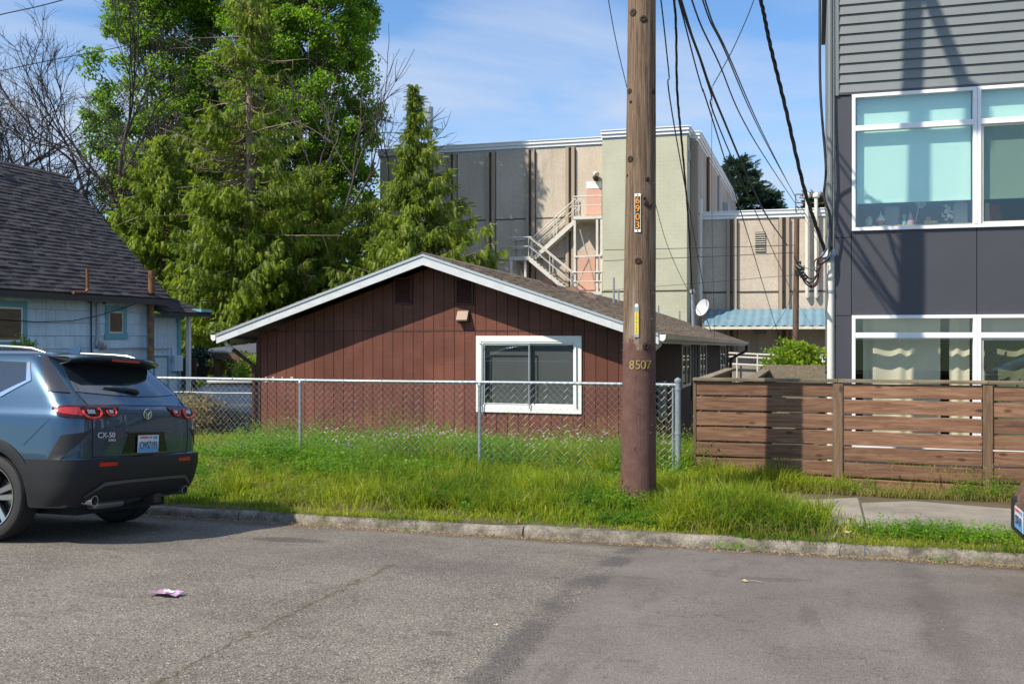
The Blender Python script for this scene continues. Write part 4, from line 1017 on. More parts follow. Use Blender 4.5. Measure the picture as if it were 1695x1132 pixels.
q = DP(1476, .45); t = thing('picture_frame', 'grey framed picture standing behind the small figurines', 'picture frame', q); boxi('frame', C('pf', (.2, .2, .22)), t, (q.x - .1, q.y, zd), (q.x + .1, q.y + .02, zd + .28)); boxi('picture', C('pf2', (.35, .4, .42)), t, (q.x - .085, q.y - .004, zd + .015), (q.x + .085, q.y - .001, zd + .265))
q = DP(1497, .3); t = tag(MB().lathe([(0, .03), (.05, .035), (.08, .015), (.12, .03), (.15, .01)], q, (0, 0, 1), 10).build('figurine', C('fig_teal', (.2, .42, .42)), loc=q, smooth=True), 'small teal figurine beside the pink one', 'figurine')
q = DP(1507, .3); t = tag(MB().lathe([(0, .045), (.05, .05), (.09, .03), (.13, .025), (.17, .004)], q, (0, 0, 1), 10).build('figurine', C('fig_pink', (.6, .3, .35)), loc=q, smooth=True), 'pink pointed figurine just beside the desk lamp', 'figurine')
q = DP(1514, .4); hd = P(1522, 336, YA + .34); t = thing('desk_lamp', 'white desk lamp with a tilted round shade behind the glass', 'lamp', q)
MB().lathe([(0, .07), (.02, .065)], q, (0, 0, 1), 14).build('base', MT['dark_trim'], t); MB().tube([q, hd], .006, 6).build('stem', MT['white_paint'], t)
MB().lathe([(-.06, .02), (-.04, .045), (.05, .06), (.05, .052), (-.03, .038)], hd, (.5, -.75, -.35), 16).build('lamp_shade', MT['white_paint'], t, smooth=True)
q = DP(1541, .32); t = thing('toy', 'low striped toy in yellow and red on the desk', 'toy', q); boxi('body', C('toy_y', (.6, .45, .1)), t, (q.x - .08, q.y, zd), (q.x + .08, q.y + .06, zd + .05)); MB().lathe([(0, .035), (.07, .03), (.08, .01)], q + Vector((-.03, .03, .03)), (0, 0, 1), 10).build('head', C('toy_r', (.5, .14, .1)), t, smooth=True)
q = DP(1569, .3); t = tag(thing('orchid', 'white leafy flower cluster standing in the window beside the tall box', 'flower', q)); mb = MB()
for k in range(26):
    c = q + Vector((random.gauss(0, .03), random.gauss(0, .02), .13 + random.gauss(0, .045))); d = Vector((random.gauss(0, 1), -1, random.gauss(0, 1))).normalized(); x_ = d.orthogonal() * .022; y_ = d.cross(x_); mb.add([c + x_, c + y_, c - x_, c - y_], [(0, 1, 2, 3)])
mb.build('petals', MT['petal_white'], t); MB().tube([q, q + Vector((0, 0, .14))], .006, 5).build('stem', MT['weed'], t)
q = DP(1590, .36); t = thing('storage_box', 'tall grey box with a lighter flap beside the white flowers', 'box', q); MB().bbox((q.x - .085, q.y, zd), (q.x + .085, q.y + .12, zd + .27), .005).build('body', C('sb', (.4, .42, .45)), t); MB().bbox((q.x - .07, q.y + .01, zd + .27), (q.x + .07, q.y + .11, zd + .36), .004).build('flap', C('sb2', (.45, .3, .3)), t)
q = DP(1634, .36); t = tag(MB().bbox((q.x - .03, q.y, zd), (q.x + .03, q.y + .1, zd + .26), .003).build('book', C('bk1', (.15, .15, .16)), loc=q), 'upright dark patterned book beside the red boxes', 'book')
q = DP(1648, .36); t = tag(MB().bbox((q.x - .07, q.y, zd), (q.x + .07, q.y + .1, zd + .12), .004).build('red_box', C('rb1', (.5, .07, .05)), loc=q), 'lower red box behind the dark screened pane', 'box')
t = tag(MB().bbox((q.x - .06, q.y, zd + .122), (q.x + .05, q.y + .1, zd + .235), .004).build('red_box', C('rb2', (.55, .09, .06)), loc=q), 'upper red box resting on another red box', 'box')
# service conduit, weather head, downpipe at the corner
sm = thing('service_conduit', 'cream service conduit with a blue-grey weather head at the apartment corner', 'conduit', (XA - .1, YA - .02, 0))
cx = P(1377, 500, YA - .02).x - .02
MB().tube([(cx, YA - .02, .1), (cx, YA - .02, P(1375, 432, YA).z)], .042, 12).build('pipe', MT['pvc'], sm, smooth=True)
CWX = cx; zh = P(1375, 432, YA).z
MB().lathe([(0, .052), (.02, .058), (.06, .1), (.12, .085), (.16, .03)], (cx, YA - .02, zh), (-.25, 0, 1), 14).build('weather_head', simple('wh_blue', (.3, .38, .48), .45), sm, smooth=True)
for z in (zh - .02, zh - .42, .95): MB().lathe([(0, .05), (.035, .05)], (cx, YA - .02, z), (0, 0, 1), 12).build('clamp', MT['galv'], sm)
dp = MB(); dp.tube([(XA - .055, YA + .03, .1), (XA - .055, YA + .03, ZTOP)], .035, 8)
dp.build('downpipe', MT['siding_grey'], ap, smooth=True)
c2 = MB().tube([(cx + .0, YA + .10, zh + .25), (cx + .0, YA + .10, zh + 2.4), (cx + .01, YA + .10, ZTOP)], .022, 8).build('upper_conduit', MT['pvc'], ap, smooth=True)
for z in (zh + .3, zh + 1.3, zh + 1.9, zh + 2.6): MB().bbox((cx - .03, YA + .07, z), (cx + .03, YA + .13, z + .05), .004).build('clamp', MT['galv'], ap)
MB().bbox((cx - .04, YA + .5, P(1370, 295, YA).z), (cx + .05, YA + .6, P(1370, 252, YA).z), .01).build('side_lamp', MT['metal_grey'], ap)

# ================================================================ WOODEN FENCE
YFN = 12.15; FX = [-1.355, .24, 1.80, 3.36, 4.92, 6.5]
wf = thing('wooden_fence', 'horizontal brown cedar board fence in front of the apartment building', 'fence', (FX[0], YFN, .12))
for b_ in range(5):
    x0, x1 = FX[b_] + (.0 if b_ == 0 else .055), FX[b_ + 1] - .055
    tilt = [0, -.028, -.01, .0, .0][b_]
    for k in range(7):
        zt_ = 1.36 - .1785 * k - (.006 if b_ else 0) - (.01 if b_ == 2 else 0); zb_ = zt_ - (.157 if k < 6 else .185)
        if b_ == 1: dzr = tilt * (k / 6.)
        else: dzr = 0
        j = random.uniform(-.003, .003)
        mb = MB(); n = 6
        rows = []
        for i in range(n + 1):
            xx = x0 + (x1 - x0) * i / n; f_ = i / n; e = .0025 * math.sin(i * 2.1 + k * 1.7 + b_)
            zt2 = zt_ + dzr * f_ + e; zb2 = zb_ + dzr * f_ + e * .6; ye = YFN - .02 + j
            rows.append([(xx, ye, zb2), (xx, ye - .003, zb2 + .006), (xx, ye - .003, zt2 - .006), (xx, ye, zt2), (xx, ye + .022, zt2), (xx, ye + .022, zb2), (xx, ye, zb2)])
        mb.grid(rows); mb.add(rows[0][:-1], [tuple(range(6))]); mb.add(rows[-1][:-1], [tuple(range(6))])
        mb.build('board', MT['fence_wood'], wf)
for i, x in enumerate(FX):
    if i == 0: MB().bbox((x - .035, YFN - .03, .05), (x - .002, YFN + .09, 1.37), .004).build('post', MT['fence_post'], wf)
    else: 
        MB().bbox((x - .05, YFN - .045, .03), (x + .05, YFN - .024, 1.36), .004).build('batten', MT['fence_post'], wf); MB().box((x - .045, YFN + .01, 0), (x + .045, YFN + .10, 1.36)).build('post', MT['old_wood'], wf)
for i in range(5):
    MB().bbox((FX[i] - (.04 if i == 0 else -.002), YFN - .055, 1.368), (FX[i + 1] - .002, YFN + .09, 1.405), .005).build('cap_board', MT['fence_cap'], wf)
# returns running back and a rear board
for (xx, nm) in ((FX[0], 0), (-.78, 1)):
    MB().bbox((xx - .05, YFN + .1, 1.345), (xx + .09, 16.9, 1.385), .005).build('return_cap', MT['planter_wood'], wf)
    for k in range(7):
        zt_ = 1.34 - .1785 * k; boxi('return_board', MT['planter_wood'], wf, (xx - .01, YFN + .12, zt_ - .16), (xx + .015, 16.85, zt_))
pb = thing('raised_planter', 'grey weathered wooden planter holding the lime-green shrub', 'planter', (.0, 16.6, 0))
a = P(1266, 622, 16.2); b = P(1366, 622, 16.2)
for k in range(5): boxi('board', MT['planter_wood'], pb, (a.x, 16.2, a.z - .04 - .25 * k), (b.x, 16.24, a.z + .12 - .25 * k + .05))
for x in (a.x, b.x - .1): boxi('post', MT['planter_wood'], pb, (x, 16.25, -.1), (x + .1, 16.35, a.z + .1))
for k in range(5): boxi('board', MT['planter_wood'], pb, (a.x, 17.4, a.z - .1 - .25 * k), (b.x, 17.44, a.z + .1 - .25 * k))

# ================================================================ UTILITY POLE
PXL, PYL = -1.76, 10.40
up = thing('utility_pole', 'tall weathered wooden utility pole painted brown at the base in the grass verge', 'utility pole', (PXL, PYL, .1))
rows = []; H_ = 12.6; nz_ = 120; na = 28
for i in range(nz_ + 1):
    z = -.1 + H_ * (i / nz_); r = .183 - .0078 * z - (.0 if z > .6 else -.012 * (1 - z / .6)); row = []
    cx_ = PXL + .008 * z
    for k in range(na + 1):
        a = 2 * math.pi * (k % na) / na; rr_ = r * (1 + .018 * math.sin(3 * a + .6 * z) + .012 * math.sin(7 * a + 1.3 * z + 1) + random.uniform(-.006, .006) * (k % na != 0))
        row.append((cx_ + rr_ * math.cos(a), PYL + rr_ * math.sin(a), z))
    rows.append(row)
for r_ in rows: r_[-1] = r_[0]
mb = MB(); mb.grid(rows); mb.add(rows[-1][:-1], [tuple(range(na))])
mb.build('shaft', MT['pole_wood'], up, smooth=True, sharp=70)
def pole_pt(px, py, out=0.0):
    """front surface of the pole under a point of the photograph"""
    z = P(px, py, PYL - .15).z; cx_ = PXL + .008 * z; r = .183 - .0078 * z; best = None
    for a in np.linspace(math.pi, 2 * math.pi, 181):
        q = Vector((cx_ + (r + out) * math.cos(a), PYL + (r + out) * math.sin(a), z)); d = -_s * q.x + _c * q.y; u = (_c * q.x + _s * q.y) / d * FPX + CX0
        if best is None or abs(u - px) < best[0]: best = (abs(u - px), q, a)
    return best[1], best[2]
for (px, py, s) in ((1048, 20, .05), (1065, 31, .045), (1042, 150, .04), (1081, 148, .04), (1043, 263, .045), (1072, 296, .03), (1044, 168, .02), (1069, 337, .03), (1056, 432, .045), (1067, 328, .02), (1070, 573, .05), (1039, 290, .02), (1076, 340, .03)):
    q, a = pole_pt(px, py); n_ = Vector((math.cos(a), math.sin(a), 0))
    MB().lathe([(-.02, s * .9), (.004, s * .8), (.010, s * .45), (.004, s * .2)], q, n_, 10).build('knot', MT['knot'], up, smooth=True)
def plate(px, py0, py1, w_, mat, name, label=None):
    q0, a = pole_pt(px, py0, .004); q1, _ = pole_pt(px, py1, .004); n_ = Vector((math.cos(a), math.sin(a), 0)); t_ = Vector((-math.sin(a), math.cos(a), 0))
    if t_.x < 0: t_ = -t_
    mb = MB(); mb.prism([q0 - t_ * w_ / 2, q0 + t_ * w_ / 2, q1 + t_ * w_ / 2, q1 - t_ * w_ / 2], n_ * .004); o = mb.build(name, mat, up)
    if label: o['label'] = label
    return o, q0, q1, n_, t_
sgn, q0, q1, n_, t_ = plate(1055.5, 321, 384.5, .062, MT['sign_white'], 'number_plate', 'white plate with orange numerals 6903')
rz = math.atan2(t_.y, t_.x)
mb = MB(); e = n_ * .0045; i0 = q0.lerp(q1, .07); i1 = q0.lerp(q1, .93); mb.prism([i0 - t_ * .026 + e, i0 + t_ * .026 + e, i1 + t_ * .026 + e, i1 - t_ * .026 + e], n_ * .001); mb.build('plate_backing', MT['black_ink'], sgn)
for k, ch in enumerate('6903'): text_part('numeral', ch, .098, MT['orange_ink'], sgn, q0.lerp(q1, .18 + .215 * k) + n_ * .0062, (R(90), 0, rz), .0006)
for f_ in (.035, .965): MB().lathe([(0, .008), (.004, .006)], q0.lerp(q1, f_) + n_ * .004, n_, 8).build('nail', MT['black_ink'], sgn)
tg, q0, q1, n_, t_ = plate(1054, 508, 558, .045, MT['metal_grey'], 'tag', 'narrow metal tag with a yellow numbered strip')
mb = MB(); e = n_ * .0045; i0 = q0.lerp(q1, .17); i1 = q0.lerp(q1, .9); mb.prism([i0 - t_ * .019 + e, i0 + t_ * .019 + e, i1 + t_ * .019 + e, i1 - t_ * .019 + e], n_ * .001); mb.build('strip', MT['yellow_sign'], tg)
for k, ch in enumerate('1379156'): text_part('numeral', ch, .034, MT['black_ink'], tg, q0.lerp(q1, .225 + .1 * k) + n_ * .0062, (R(90), 0, rz), .0005)
MB().lathe([(0, .02), (.004, .018)], q0 + n_ * .003 + Vector((0, 0, .012)), n_, 10).build('tag_head', MT['white_paint'], tg)
for ch, px in zip('8507', (1046, 1056, 1065, 1074)):
    q, a = pole_pt(px, 604.5, .004); text_part('chalk_numeral', ch, .13, MT['chalk_yellow'], up, q, (R(90), 0, a - 3 * math.pi / 2 + 0.0 + (0)), .002)
for k in range(46):
    z = rng.uniform(.9, 3.2); a = rng.uniform(math.pi * 1.05, math.pi * 1.95); r = .183 - .0078 * z; n_ = Vector((math.cos(a), math.sin(a), 0)); q = Vector((PXL + .008 * z, PYL, z)) + n_ * r
    t_ = Vector((-n_.y, n_.x, 0)) * .008 + Vector((0, 0, random.uniform(-.006, .006))); MB().tube([q - t_, q - t_ + n_ * .006, q + t_ + n_ * .006, q + t_], .0016, 4).build('staple', MT['rust'] if k % 3 else MT['galv'], up)
# pole-top hardware out of the picture, whose shade falls on the apartment wall
mb = MB(); mb.bar((PXL + .09, PYL - .1, 11.6), (PXL + .09, PYL - .75, 11.05), .12); mb.build('bracket_arm', MT['galv'], up)
MB().lathe([(-.22, .10), (-.2, .13), (.2, .13), (.24, .08)], (PXL + .09, PYL - .85, 10.9), (0, 0, 1), 16).build('transformer', MT['metal_grey'], up, smooth=True)
MB().bar((PXL - 1.2, PYL + .2, 11.9), (PXL + 1.4, PYL + .2, 11.9), .1, .12).build('crossarm', MT['old_wood'], up)
for dx in (-1.0, -.4, .6, 1.2): MB().lathe([(0, .03), (.03, .05), (.08, .03), (.12, .05), (.15, .02)], (PXL + dx, PYL + .2, 11.96), (0, 0, 1), 10).build('insulator', MT['vent_brown'], up, smooth=True)
MB().bbox((PXL - .02, PYL - .24, 6.6), (PXL + .12, PYL - .16, 7.0), .01).build('cable_bracket', MT['galv'], up)

# second, short pole behind
q0 = P(1319, 362, 40); q1 = P(1316, 600, 40)
p2 = thing('utility_pole', 'short bare wooden pole with cable bundle in front of the beige wing', 'utility pole', (q1.x, 40, -.1))
MB().tube([(q1.x, 40, -.2), (q0.x, 40, q0.z)], [.125, .10], 12).build('shaft', MT['old_wood'], p2, smooth=True)
for (px, py, s) in ((1322, 437, .1), (1328, 444, .09), (1321, 452, .12), (1329, 456, .1)):
    MB().bbox(P(px, py, 39.8) - Vector((s, .1, s)), P(px, py, 39.8) + Vector((s, .0, s)), .02).build('splice_case', MT['cable'], p2)

# ================================================================ CHAIN LINK FENCES
def chain_fence(name, label, posts, top, bot, end=None, rp=.022, rail_r=.021, pitch=.0425, group=None):
    """posts: list of (x, y); top/bot heights"""
    t = thing(name, label, 'fence', (posts[0][0], posts[0][1], bot), group)
    for i, (x, y) in enumerate(posts):
        big = end is not None and i == end
        r_ = .036 if big else rp
        MB().tube([(x, y, bot - .2), (x, y, top + (.03 if big else -.03))], r_, 12).build('post', MT['galv'], t, smooth=True)
        MB().lathe([(0, r_ + .006), (.03, r_ + .008), (.05, r_ * .7), (.06, .004)], (x, y, top + (.03 if big else -.05)), (0, 0, 1), 12).build('post_cap', MT['galv'], t, smooth=True)
        if big:
            for z in (top - .06, (top + bot) / 2, bot + .15): MB().lathe([(0, r_ + .006), (.022, r_ + .006)], (x, y, z), (0, 0, 1), 12).build('tension_band', MT['galv'], t)
            MB().bar((x - .06, y - .01, bot), (x - .06, y - .01, top - .03), .018, .006).build('tension_bar', MT['galv'], t)
    a, b = Vector((*posts[0], top)), Vector((*posts[-1], top))
    n_ = 40; MB().tube([a.lerp(b, k / n_) + Vector((0, 0, -.004 * math.sin(math.pi * 4 * k / n_))) for k in range(n_ + 1)], rail_r, 10).build('top_rail', MT['galv'], t, smooth=True)
    L_ = (b - a).length; d = (b - a) / L_; nrm = Vector((-d.y, d.x, 0)); nw = int(L_ / pitch); rowh = .043; nr = int((top - bot + .03) / rowh)
    V = []; F = []; rw = .0017
    mb = MB()
    for i in range(nw):
        pts = []
        for r in range(nr + 1):
            k = (r + i) % 2; s_ = (i + k) * pitch
            pts.append(a + d * min(s_ + random.uniform(-.0015, .0015), L_) + nrm * (-.026 + (.003 if k else -.003)) + Vector((0, 0, .03 - r * rowh)))
        mb.tube(pts, rw, 3, cap=False)
    tag(mb.build('wire_mesh', MT['galv_wire'], t, fix=False), kind='stuff')
    mb = MB(); s_ = .2
    while s_ < L_:
        c = a + d * s_; mb.tube([c + nrm * -.03 + Vector((0, 0, -.04)), c + nrm * -.026 + Vector((0, 0, .01)), c + Vector((.004, 0, .028)), c + nrm * .026], .003, 4); s_ += .55
    mb.build('tie', MT['galv_wire'], t); return t
YCF = 12.12
xp = [P(px, 640, YCF).x for px in (-160, 200, 497, 794, 1122)]
# zigzag wires interlock: each wire spans one pitch, its neighbour the next
chain_fence('chain_link_fence', 'galvanised chain-link fence along the verge in front of the red house', [(x, YCF) for x in xp], 1.315, .14, end=4)
chain_fence('chain_link_fence', 'second lower chain-link fence crossing the yard behind the street fence', [(P(240, 648, 18.6).x, 18.6), (P(327, 648, 18.6).x, 18.6), (P(432, 648, 18.6).x, 18.6)], P(350, 650, 18.6).z, -.3, rp=.016, rail_r=.014)

# ================================================================ CARS
def paint(name, c, flake=.4, rough=.28):
    m = M(name, rough, .55, .5); m.set('Coat Weight', 1.0); m.set('Coat Roughness', .03)
    m.color(m.scale(c, m.noise(900, 1, .5, local=True).lin(.3, .7, 1 - flake * .3, 1 + flake * .3))); return m.m
MT['car_blue'] = paint('car_blue', (.027, .070, .128))
MT['car_black'] = paint('car_black', (.012, .013, .015))
MT['car_brown'] = paint('car_brown', (.10, .085, .08))
MT['clad'] = simple('clad', (.015, .016, .018), .58, var=.08, vs=6, local=True, bump=.05, bs=300, spec=.35)
MT['clad_light'] = simple('clad_light', (.07, .075, .082), .4, var=.06, local=True)
m = M('car_glass', .02, 0, .8); m.color((.012, .018, .026)); m.set('Coat Weight', 1.0); m.set('Coat Roughness', .0); m.set('Metallic', .0); MT['car_glass'] = m.m
MT['gloss_black'] = simple('gloss_black', (.01, .01, .012), .12, var=.02)
MT['gap'] = simple('gap', (.006, .006, .007), .8)
MT['chrome'] = simple('chrome', (.75, .77, .8), .08, metal=1, var=.02)
MT['wing_satin'] = simple('wing_satin', (.10, .10, .11), .28, metal=.7, var=.03)
MT['badge'] = simple('badge', (.75, .76, .78), .3, metal=.3, var=.02)
MT['satin'] = simple('satin', (.25, .26, .28), .3, metal=.6, var=.03)
m = M('tail_red', .12, 0, .6); m.color((.35, .008, .008)); m.set('Coat Weight', 1.); MT['tail_red'] = m.m
m = M('tail_bright', .15, 0, .6); m.color((.75, .03, .02)); m.set('Coat Weight', 1.); MT['tail_bright'] = m.m
MT['tail_dark'] = simple('tail_dark', (.05, .005, .006), .12)
MT['lens_clear'] = simple('lens_clear', (.5, .5, .55), .15)
MT['reflector_red'] = simple('reflector_red', (.5, .015, .01), .3)
MT['tyre'] = simple('tyre', (.022, .021, .021), .75, var=.15, vs=8, local=True)
MT['alloy'] = simple('alloy', (.42, .43, .45), .22, metal=.9, var=.03)
MT['alloy_dark'] = simple('alloy_dark', (.03, .03, .032), .3, metal=.3)
MT['plate_white'] = simple('plate_white', (.62, .66, .72), .4, var=.02)
MT['plate_blue'] = simple('plate_blue', (.10, .32, .62), .4, var=.1)
MT['plate_navy'] = simple('plate_navy', (.015, .03, .10), .4)
MT['plate_red'] = simple('plate_red', (.55, .06, .06), .4)

class Shape:
    """a car body as stacked plan outlines; l runs forward from the tail, w sideways, z up"""
    def __init__(s, T, Rw=.22, Rl=.25, c1=.06, n=2.4): s.T = T; s.Rw, s.Rl, s.c1, s.n = Rw, Rl, c1, n; s._c = {}
    def t(s, k, z): return float(np.interp(z, [q[0] for q in s.T[k]], [q[1] for q in s.T[k]]))
    def outline(s, z):
        """half outline from tail centre to nose centre: list of (l, w)"""
        key = round(z, 4)
        if key in s._c: return s._c[key]
        lr, lf, W = s.t('r', z), s.t('f', z), s.t('w', z); Rw = min(s.Rw, W * .6); Rl = s.Rl; c1 = s.c1; pts = []
        def end(l0, sg, Rl, c1):
            q = []
            for i in range(11): t_ = i / 10 * (1 - Rw / W); q.append((l0 + sg * c1 * t_ * t_, W * t_))
            tb = 1 - Rw / W; lb = c1 * tb * tb
            for i in range(1, 13):
                a = i / 12 * math.pi / 2; sx = math.sin(a) ** (2 / s.n); cx = math.cos(a) ** (2 / s.n)
                q.append((l0 + sg * (lb + Rl * (1 - cx)), W * tb + Rw * sx))
            return q
        A = end(lr, 1, Rl, c1); B = end(lf, -1, Rl * 1.8, c1 * 2.2)[::-1]
        la, lb = A[-1][0], B[0][0]; S = []
        for i in range(1, 60):
            l = la + (lb - la) * i / 60; S.append((l, W * (1 - .035 * max(0, (l - 3.2) / 1.5) ** 2 + .004 * math.sin(math.pi * i / 60))))
        s._c[key] = A + S + B; return s._c[key]
    def body(s, zs):
        mb = MB(); rows = []
        for z in zs:
            o = s.outline(z); row = [(l, w, z) for l, w in o] + [(l, -w, z) for l, w in o[-2:0:-1]]; rows.append(row)
        n = len(rows[0]); V = [p for r in rows for p in r]
        F = [(i * n + k, i * n + (k + 1) % n, (i + 1) * n + (k + 1) % n, (i + 1) * n + k) for i in range(len(rows) - 1) for k in range(n)]
        F += [tuple(range(n))[::-1], tuple((len(rows) - 1) * n + k for k in range(n))]
        mb.add(V, F); return mb
    PIV = 1.3
    def at(s, th, z, off=0.):
        """outline point in the direction th (degrees, 0 = straight back, 90 = sideways) from a pivot inside the tail"""
        o = s.outline(z); sg = 1 if th >= 0 else -1; th = abs(th)
        A = [math.degrees(math.atan2(w, s.PIV - l)) for l, w in o]
        l = float(np.interp(th, A, [q[0] for q in o])); w = float(np.interp(th, A, [q[1] for q in o]))
        l2 = float(np.interp(th + 1, A, [q[0] for q in o])); w2 = float(np.interp(th + 1, A, [q[1] for q in o]))
        l1 = float(np.interp(max(th - 1, 0), A, [q[0] for q in o])); w1 = float(np.interp(max(th - 1, 0), A, [q[1] for q in o]))
        if th < 1: w1, l1 = -w2, l2
        nx, ny = -(w2 - w1), (l2 - l1); k = math.hypot(nx, ny) or 1
        return Vector((l + off * nx / k, sg * (w + off * ny / k), z))
    def th_w(s, w, z):
        sg = 1 if w >= 0 else -1; o = s.outline(z)[:23]; l = float(np.interp(abs(w), [q[1] for q in o], [q[0] for q in o])); return sg * math.degrees(math.atan2(abs(w), s.PIV - l))
    def th_l(s, l, z):
        o = s.outline(z)[22:80]; w = float(np.interp(l, [q[0] for q in o], [q[1] for q in o])); return math.degrees(math.atan2(w, s.PIV - l))
    def patch(s, top, bot, off=.004, nu=16, nv=6, skirt=.02, sgn=1):
        """top, bot: lists of (mode, value, z), mode 'w' across the tail or 'l' along the side; laid on the surface"""
        def res(L_, u):
            x = u * (len(L_) - 1); i = min(int(x), len(L_) - 2); f = x - i; q = []
            for (m_, v, z) in (L_[i], L_[i + 1]): q.append((s.th_w(v, z) if m_ == 'w' else s.th_l(v, z), z))
            return q[0][0] * (1 - f) + q[1][0] * f, q[0][1] * (1 - f) + q[1][1] * f
        rows = []
        for i in range(nu + 1):
            a, b = res(bot, i / nu), res(top, i / nu); rows.append([s.at(a[0] + (b[0] - a[0]) * j / nv, a[1] + (b[1] - a[1]) * j / nv, off) for j in range(nv + 1)])
        if sgn < 0: rows = [[Vector((p.x, -p.y, p.z)) for p in r] for r in rows]
        mb = MB(); mb.grid(rows)
        # skirt round the edge, sinking into the body
        loop = [r[0] for r in rows] + rows[-1][1:] + [r[-1] for r in rows[::-1]][1:] + rows[0][::-1][1:-1]; c = Vector((s.PIV, 0, sum(p.z for p in loop) / len(loop)))
        inn = []
        for p in loop:
            d = Vector((c.x - p.x, -p.y, 0)); d = d.normalized() if d.length > 1e-6 else Vector((1, 0, 0)); inn.append(p + d * skirt)
        n = len(loop); mb.add(loop + inn, [(k, (k + 1) % n, n + (k + 1) % n, n + k) for k in range(n)]); return mb

def cut_wells(o, ls, R_, zc, w0):
    cut = MB()
    for l in ls:
        for sg in (-1, 1): cut.lathe([(0, R_), (.8, R_)], (l, sg * w0 if sg > 0 else -w0 - .8, zc), (0, 1, 0), 40)
    me = cut.mesh('cut', MT['gap']); c = bpy.data.objects.new('cut', me); COL.objects.link(c); c.parent = o.parent
    md = o.modifiers.new('b', 'BOOLEAN'); md.operation = 'DIFFERENCE'; md.object = c; md.solver = 'EXACT'
    dg = bpy.context.evaluated_depsgraph_get(); dg.update()
    nm = bpy.data.meshes.new_from_object(o.evaluated_get(dg)); o.modifiers.clear(); o.data = nm; bpy.data.objects.remove(c)
    if len(nm.materials) < 2: nm.materials.append(MT['gap'])
    nm.polygons.foreach_set('use_smooth', [True] * len(nm.polygons)); nm.set_sharp_from_angle(angle=R(32))
    return o

def wheel(parent, l, w, r, sg, tw=.235, rim=.265, detail=True):
    """tyre > nothing, wheel rim with spokes; sg: outward side"""
    t = tag(thing('wheel', None, None, (l, w, r)), None); t.parent = parent
    y = Vector((0, sg, 0)); hw = tw / 2
    prof = [(-hw + .03, rim), (-hw + .005, rim + .015), (-hw, rim + .05), (-hw + .012, r - .022), (-hw + .035, r - .006)]
    for k in range(5):
        a = -hw + .04 + k * (tw - .08) / 5; b = a + (tw - .08) / 5; prof += [(a + .004, r), (b - .005, r), (b - .004, r - .008), (b + .001, r - .008)]
    prof += [(hw - .035, r - .006), (hw - .012, r - .022), (hw, rim + .05), (hw - .005, rim + .015), (hw - .03, rim)]
    mb = MB(); mb.lathe(prof + [(hw - .03, rim - .01), (-hw + .03, rim - .01)], (0, 0, 0), y, 72, closed=True); mb.local('tyre', MT['tyre'], t, smooth=True, sharp=30)
    mb = MB()
    if detail:
        for k in range(90):
            a = 2 * math.pi * k / 90
            for e_ in (-1, 1):
                c1 = Vector((math.cos(a) * (r + .0005), e_ * (hw - .045), math.sin(a) * (r + .0005))); c2 = Vector((math.cos(a + .02) * (r - .012), e_ * (hw - .008), math.sin(a + .02) * (r - .012))); mb.bar(c1, c2, .004, .003)
        mb.local('tread', MT['gap'], t)
    mb = MB(); mb.lathe([(hw - .028, rim + .004), (hw - .012, rim), (hw - .014, rim - .012), (hw - .05, rim - .022), (-hw + .04, rim - .03), (-hw + .03, rim)], (0, 0, 0), y, 60, closed=True)
    rm = mb.local('rim', MT['alloy_dark'], t, smooth=True, sharp=35)
    mb = MB(); mb.lathe([(hw - .0265, rim + .003), (hw - .011, rim - .001), (hw - .0125, rim - .010), (hw - .03, rim - .006)], (0, 0, 0), y, 60, closed=True); mb.local('rim_edge', MT['alloy'], t, smooth=True)
    nsp = 5; dep = hw - .03
    for k in range(nsp):
        a = 2 * math.pi * (k + .3) / nsp
        for dv in (-.19, .19):
            er = Vector((math.cos(a), 0, math.sin(a))); e2 = Vector((math.cos(a + dv), 0, math.sin(a + dv))); tn = Vector((-math.sin(a + dv), 0, math.cos(a + dv)))
            p0 = er * .05 + y * (dep - .025) + Vector((-math.sin(a), 0, math.cos(a))) * (dv * .10); p1 = e2 * (rim - .012) + y * dep
            wa, wb = .016, .030
            q = [p0 - tn * wa, p0 + tn * wa, p1 + tn * wb, p1 - tn * wb * .6]
            MB().prism(q, -y * .002).local('spoke_face', MT['alloy'], t)
            MB().prism([v - y * .003 for v in [p0 - tn * wa * 1.3, p0 + tn * wa * 1.3, p1 + tn * wb * 1.25, p1 - tn * wb]], -y * .035).local('spoke', MT['alloy_dark'], t)
    mb = MB(); mb.lathe([(dep - .06, .06), (dep - .02, .055), (dep - .012, .03)], (0, 0, 0), y, 20); mb.local('hub', MT['alloy_dark'], t, smooth=True)
    MB().lathe([(-.02, .17), (.0, .17)], (0, 0, 0), y, 40).local('brake_disc', MT['alloy'], t)
    MB().lathe([(-.03, rim - .035), (-.028, rim - .035)], (0, 0, 0), y, 30).local('brake_shield', MT['gap'], t)
    return t

